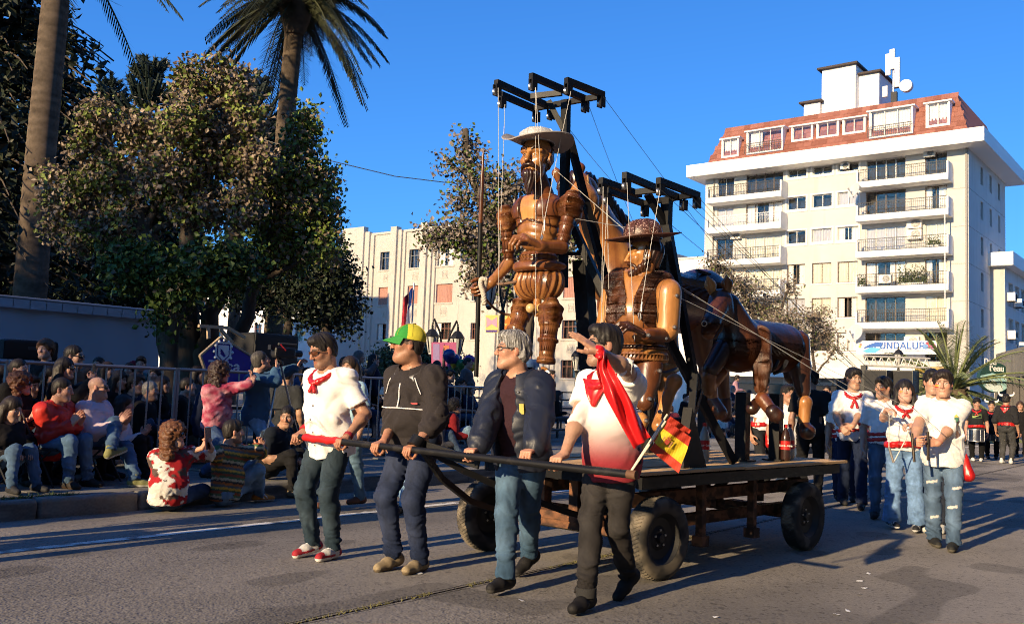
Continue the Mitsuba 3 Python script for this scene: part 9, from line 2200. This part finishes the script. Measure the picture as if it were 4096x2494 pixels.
# festival banners and pole flag
def bannerlet(px, py, w, h, D, label, cols):
 k_ = thing('festival_banner', label, 'banner', None)
 c = at(px * S2, py * S2, D)
 add(k_, 'cloth', obox(c, A_([CAM[0], -CAM[2], np.cross(CAM[0], -CAM[2])]), (w / 2, 0.008, h / 2)), mat(cols[0], 0.7))
 add(k_, 'pole', cyl((c[0], c[1], 0.1), c + [0, 0, h / 2], 0.03), BLACK)
 ex, ey = CAM[0], CAM[1]
 for (u, v, s_, cc) in cols[1]: add(k_, 'print', poly(s_, c - CAM[2] * 0.012 + ex * u * w + ey * v * h, ex, ey, 0.003), mat(cc, 0.7))
tri = shapely.Polygon([(-.14, -.1), (.14, -.1), (0, .12)])
bannerlet(1202, 779, 0.78, 0.5, 26.0, 'yellow and pink festival banner with orange triangles', ((0.72, 0.62, 0.2), [(0.12, 0.22, tri, (0.6, 0.2, 0.04)), (0.12, -0.12, tri, (0.6, 0.2, 0.04)), (0.32, 0.22, tri, (0.6, 0.2, 0.04)), (0.32, -0.12, tri, (0.6, 0.2, 0.04)), (-0.28, 0.1, shapely.Polygon([(-.15, -.15), (0, -.05), (.15, -.15), (.15, .15), (0, .05), (-.15, .15)]), (0.68, 0.35, 0.5)), (-0.28, -0.4, shapely.box(-.16, -.03, .16, .03), (0.1, 0.06, 0.3))]))
bannerlet(1068, 852, 0.62, 0.6, 23.0, 'pink and purple festival banner under the twin lantern', ((0.42, 0.1, 0.22), [(-0.3, 0.1, shapely.box(-.08, -.2, .08, .2), (0.3, 0.22, 0.42)), (0.1, 0.25, shapely.box(-.07, -.07, .07, .07), (0.55, 0.2, 0.1)), (0.3, -0.2, shapely.box(-.06, -.09, .06, .09), (0.6, 0.4, 0.1))]))
fp = thing('flag_pole', 'white red and blue national flag drooping on a thin pole before the pale building', 'flag')
c = at(986 * S2, 700 * S2, 60.0); b0 = at(987 * S2, 880 * S2, 60.0); t0 = at(985 * S2, 678 * S2, 60.0)
add(fp, 'pole', cyl((b0[0], b0[1], 0), (b0[0], b0[1], t0[2]), 0.06, 8), STEEL)
for u0, u1, v0, v1, cc, nm in ((0, 0.45, 0, 0.45, (0.03, 0.08, 0.3), 'blue_canton'), (0.45, 1, 0, 0.5, (0.7, 0.7, 0.7), 'white_field'), (0.0, 1, 0.5, 1, (0.5, 0.025, 0.03), 'red_field')):
 P = np.zeros((14, 10, 3))
 for i in range(14):
  for j in range(10):
   u, v = u0 + (u1 - u0) * i / 13, v0 + (v1 - v0) * j / 9
   P[i, j] = A_([b0[0], b0[1], t0[2] - 0.3]) - CAM[0] * (0.1 + v * 0.95 * (0.75 + 0.25 * u)) * 0.75 - A_([0, 0, 1.0]) * (u * 2.6 + v * 0.7) - CAM[2] * 0.25 * math.sin(v * 9 + u * 3)
 add(fp, nm, shell(P, 0.01), mat(cc, 0.8, two=True), smooth=True)
# balloons
bk = np.random.default_rng(4)
for i in range(16):
 p = onY((1075 + bk.uniform(-25, 60)) * S2, (868 + bk.uniform(-18, 16)) * S2, 14.8 + bk.uniform(-0.3, 0.3))
 nm_, cl = (('green', (0.02, 0.2, 0.05)), ('dark blue', (0.02, 0.03, 0.2)), ('black', (0.01, 0.01, 0.012)), ('purple', (0.15, 0.03, 0.25)), ('yellow', (0.6, 0.5, 0.03)))[i % 5]
 k_ = thing('balloon', f'shiny {nm_} balloon in the bunch above the centre barrier', 'balloon', f'{nm_} balloons in the bunch')
 r = bk.uniform(0.09, 0.16)
 add(k_, 'skin', lathe([(0.004, -r * 1.25), (r * 0.35, -r), (r * 0.85, -r * 0.4), (r, 0.15 * r), (r * 0.8, 0.7 * r), (r * 0.4, r), (0.001, r * 1.08)], 16, p), mat(cl, 0.12, 0, 0.6, 1.0), smooth=True)
 add(k_, 'string', tube([p - [0, 0, r * 1.25], A_([p[0], p[1], 0.9])], 0.003, 4), mat((0.5, 0.5, 0.5), 0.8))
# bottles on the deck
def bottle(px, py, label, full, z=DZ + 0.01):
 k_ = thing('soda_bottle', label, 'bottle', 'soda bottles on the deck')
 b_ = gnd(px * S2, py * S2, z); r = 0.045
 pr = [(0.001, 0), (r * 0.8, 0), (r, 0.02), (r, 0.11), (r * 0.94, 0.13), (r, 0.15), (r, 0.2), (r * 0.75, 0.25), (r * 0.35, 0.29), (r * 0.3, 0.31)]
 add(k_, 'bottle_body', lathe(pr, 20, b_), mat((0.03, 0.012, 0.01), 0.08, 0, 0.5, 1.0) if full else mat((0.3, 0.32, 0.3), 0.08, 0, 0.5, 1.0), smooth=40)
 add(k_, 'red_label', lathe([(r * 1.01, 0.1), (r * 1.02, 0.1), (r * 1.02, 0.18), (r * 1.01, 0.18)], 20, b_), mat((0.5, 0.02, 0.02), 0.4))
 add(k_, 'cap', lathe([(r * 0.36, 0.3), (r * 0.38, 0.305), (r * 0.38, 0.33), (0.001, 0.332)], 14, b_), mat((0.5, 0.02, 0.02), 0.4))
 v_ = unit((b_ - EYE) * A_([1, 1, 0]))
 add(k_, 'label_lettering', letters('Coca-Cola', 0.016, b_ - v_ * r * 1.05 + [0, 0, 0.13], np.cross(v_, [0, 0, 1.0]), (0, 0, 1), 0.001), WHITE)
bottle(1694, 1108, 'half empty clear soda bottle with red label near the gantry foot', False); bottle(1890, 1107, 'full dark cola bottle with red label beside the rear post', True); bottle(1900, 1104, 'clear soda bottle standing behind the dark cola bottle', False)
# stage truss with speakers in front of the block
tr_ = thing('stage_truss', 'aluminium stage truss on dark posts below the white banner', 'truss')
DT = 34.0
ta, tb_ = at(2076 * S2, 856 * S2, DT), at(2238 * S2, 862 * S2, DT)
tb_[2] = ta[2]; h_ = 0.34
for z in (0, -h_): add(tr_, 'chord', cyl(ta + [0, 0, z], tb_ + [0, 0, z], 0.035, 8), ALU)
for i in range(9):
 a, b_ = ta + (tb_ - ta) * i / 9, ta + (tb_ - ta) * (i + 1) / 9
 add(tr_, 'web', cyl(a + [0, 0, -h_], (a + b_) / 2, 0.02, 6), ALU); add(tr_, 'web', cyl((a + b_) / 2, b_ + [0, 0, -h_], 0.02, 6), ALU)
for p in (ta + (tb_ - ta) * 0.02, ta + (tb_ - ta) * 0.98): add(tr_, 'post', box(A_([p[0] - .1, p[1] - .1, 0]), A_([p[0] + .1, p[1] + .1, p[2] - h_])), BLACK)
speaker(at(2115 * S2, 918 * S2, DT - 0.5), (0.4, 0.4, 0.42), 'black stack of stage loudspeakers left of the lantern post'); speaker(at(2178 * S2, 918 * S2, DT - 0.4), (0.4, 0.38, 0.4), 'black stack of stage loudspeakers right of the lantern post')
for px in (2115, 2178):
 p = at(px * S2, 918 * S2, DT - 0.4); kk = thing('speaker_scaffold', 'dark scaffold legs under the %s stage loudspeakers' % ('left' if px < 2150 else 'right'), 'scaffold')
 for dx in (-0.3, 0.3):
  for dy in (-0.3, 0.3): add(kk, 'leg', box(A_([p[0] + dx - .05, p[1] + dy - .05, 0]), A_([p[0] + dx + .05, p[1] + dy + .05, p[2] - 0.43])), BLACK)
# shop sign
os_ = thing('shop_sign', 'large oval sign with pale blue cloud print and white script on dark green', 'sign')
DO = 52.0
oc = at(2388 * S2, 908 * S2, DO); nx_ = -CAM[2] * A_([1, 1, 0]); nx_ = unit(nx_ + A_([0, -0.35, 0])); ex = np.cross([0, 0, 1.0], nx_); ez_ = A_([0, 0, 1.0])
mo = DO * S2 / FPX
ell = shapely.affinity.scale(shapely.Point(0, 0).buffer(1, 48), 42 * mo * 1.05, 36 * mo)
add(os_, 'board', poly(ell, oc, ex, ez_, 0.25), mat((0.02, 0.06, 0.055), 0.4))
low = shapely.affinity.scale(shapely.Point(0, 0).buffer(1, 48), 40 * mo * 1.05, 34 * mo).intersection(shapely.Polygon([(-4, -4), (4, -4), (4, 1.1), (1.2, 0.5), (0.4, 0.1), (-0.2, 0.25), (-4, -0.6)]))
add(os_, 'cloud_print', poly(low, oc + nx_ * 0.255, ex, ez_, 0.01), mat((0.35, 0.58, 0.58), 0.5))
add(os_, 'cloud_highlight', poly(shapely.union_all([shapely.Point(x, y).buffer(r) for x, y, r in ((-.5, -.55, .22), (-.2, -.4, .28), (.2, -.6, .25), (.0, -.75, .2), (.7, .1, .2))]).intersection(low), oc + nx_ * 0.268, ex, ez_, 0.01), mat((0.62, 0.72, 0.7), 0.5))
add(os_, 'script_lettering', cat([letters('Dolf', 0.32, oc + nx_ * 0.26 + ex * -0.35 + ez_ * 0.72, ex, ez_, 0.02), letters("l'eau", 0.3, oc + nx_ * 0.26 + ex * 0.05 + ez_ * 0.36, ex, ez_, 0.02)]), WHITE, kind='stuff')
add(os_, 'bracket', box(oc + [0.3, -0.08, -0.4], oc + [5.0, 0.08, -0.2]), BLACK)
# shop fascia on the right
fs = thing('shop_arcade', 'dark shop arcade with weathered grey panel fascia at the right', 'shop')
fx = onY(2445 * S2, 900 * S2, 6.0)
pA, pB = at(2400 * S2, 925 * S2, 55.0), at(2500 * S2, 935 * S2, 44.0)
GP = stucco('fascia_panel', (0.16, 0.15, 0.13), 0.3)
for i in range(6):
 a, b_ = pA + (pB - pA) * i / 6, pA + (pB - pA) * (i + 0.985) / 6
 add(fs, 'fascia_panel', bar(A_([a[0], a[1], 3.75]), A_([b_[0], b_[1], 3.75]), 0.15, 1.5), GP)
add(fs, 'shop_front', bar(A_([pA[0] + 0.6, pA[1] - 0.3, 1.5]), A_([pB[0] + 0.6, pB[1] - 0.3, 1.5]), 0.1, 3.0), DARK)
for i in range(7):
 a = pA + (pB - pA) * i / 6; add(fs, 'pillar', box(A_([a[0] + 0.1, a[1] - .15, 0]), A_([a[0] + .4, a[1] + .15, 3.0])), mat((0.1, 0.09, 0.08), 0.8))
# menu poster
mp_ = thing('menu_poster', 'orange and cream food poster under the truss', 'poster'); c = at(2245 * S2, 912 * S2, 40.0)
add(mp_, 'board', obox(c, A_([CAM[0], -CAM[2], CAM[1]]), (0.75, 0.03, 0.55)), mat((0.68, 0.52, 0.3), 0.6)); add(mp_, 'lettering', letters('HAMBURGUESAS', 0.16, c - CAM[2] * 0.035 + CAM[1] * 0.3, CAM[0], CAM[1], 0.004), mat((0.6, 0.42, 0.03), 0.6)); add(mp_, 'leg', cyl((c[0], c[1], 0), c - [0, 0, .5], 0.05), BLACK)
# overhead cable
cb = thing('overhead_cable', 'thin black cable sagging across the sky between the trees', 'cable')
whole(cb, tube([spot(-40, 140, 30), spot(150, 180, 29), spot(240, 204, 28.5), spot(520, 300, 27.5), spot(800, 388, 27), spot(950, 424, 27), spot(1130, 446, 27)], 0.014, 5), BLACK)
# litter on the road
for i, (px, py) in enumerate(((1010, 1380), (1255, 1445), (1300, 1375), (1722, 1485), (2068, 1398), (2090, 1380), (2012, 1478), (2068, 1430), (2080, 1415), (2240, 1165), (2040, 1470), (2380, 1150))):
 g_ = gnd(px * S2, py * S2); a = i * 1.3
 k_ = thing('paper_scrap', 'small white scrap of paper lying on the road', 'litter', 'paper scraps on the road')
 d_ = A_([math.cos(a), math.sin(a), 0]) * 0.022; e_ = A_([-math.sin(a), math.cos(a), 0]) * 0.014
 whole(k_, (A_([g_ - d_ - e_ + [0, 0, .003], g_ + d_ - e_ + [0, 0, .004], g_ + d_ + e_ + [0, 0, .012], g_ - d_ + e_ + [0, 0, .005]]), A_([[0, 1, 2], [0, 2, 3]])), mat((0.6, 0.6, 0.6), 0.8, two=True))
# ------------------------------------------------------------------ off to the left: the trees and people whose shade falls on the pavement
g = np.random.default_rng(77)
for i, (x, y, h, r) in enumerate(((-9, 15.2, 7.5, 4.0), (-19, 16.8, 9.5, 5), (-32, 18, 12.5, 6), (-12, 24, 12, 5), (-24, 28, 15, 6), (4, 47, 26, 7), (-10, 52, 27, 8), (20, 56, 24, 6))):
 k_ = thing('shade_tree', 'broad leafy street tree standing left of the picture', 'tree', 'street trees left of the picture')
 B = [(A_([x, y, h * 0.62]) + g.normal(size=3) * r * A_([0.4, 0.4, 0.3]), A_([r * 0.6, r * 0.6, h * 0.26])) for _ in range(7)]
 P, N, tips, w, rad = crown_points(B, 5200, g, 0.1, 9, 0.35)
 ms, cs = leaves(P, N, 0.34, A_([[0.05, 0.08, 0.02]]) * g.uniform(0.6, 1.4, (len(P), 1)), g)
 add(k_, 'crown', ms, 'vc_leaf', color=cs, kind='stuff'); add(k_, 'trunk', cyl((x, y, 0), (x, y, h * 0.6), 0.28, 10, 0.15), 'bark', smooth=40)
def dup(root, off, label, group):
 k_ = thing('person', label, 'person', group)
 for key in [q_ for q_ in scene if q_.startswith(root + '__')]:
  e = scene[key]; scene[k_ + key[len(root):]] = {**e, 'to_world': T().translate([float(o) for o in off]) @ e['to_world'] if 'to_world' in e else T().translate([float(o) for o in off])}
for b_, off in ((rm, (-2.7, 0.1, 0)), (bm_, (-3.4, 0.2, 0)), (cw, (-2.4, 0.0, 0)), (rm, (-4.6, 0.3, 0)), (pw, (-6.3, 0.3, 0)), (dm, (-6.4, 0.9, 0)), (pw, (-8.0, 0.2, 0)), (dm, (-8.6, 1.0, 0))): dup(b_['k'], off, 'spectator at the kerb left of the picture', 'spectators left of the picture')
for b_, off in ((wk1, (-4.6, 0.35, 0)), (wk2, (-6.2, 1.9, 0)), (wk1, (-7.5, 1.2, 0)), (wk2, (-7.2, 0.6, 0)), (b3, (-10.5, 3.2, 0))): dup(b_['k'], off, 'walker on the road left of the picture', 'walkers left of the picture')
# unseen buildings added along the right side to cut the sky light
for i, (x0, x1, h) in enumerate(((-58, -36, 17), (-35.5, -14, 21), (-13.5, 8, 18), (8.5, 30, 22), (30.5, 52, 19))):
 k_ = thing('street_building', ('tall plain', 'brown', 'grey', 'wide', 'corner')[i] + ' building added right of the picture to block sky light', 'building', 'added sky-blocking buildings')
 add(k_, 'wall', box((x0, -26, 0), (x1, -9.5, h)), mat(((0.2, 0.17, 0.14), (0.14, 0.1, 0.08), (0.16, 0.16, 0.16), (0.22, 0.19, 0.15), (0.15, 0.13, 0.11))[i], 0.9))
 add(k_, 'cornice', box((x0 - 0.1, -9.45, h - 0.5), (x1 + 0.1, -9.0, h)), WALLC)
 for z in range(3, h - 2, 3):
  for x in np.arange(x0 + 1.5, x1 - 2, 3.2):
   if True: add(k_, 'window', box((x, -9.49, z), (x + 1.5, -9.42, z + 1.6)), DARK)
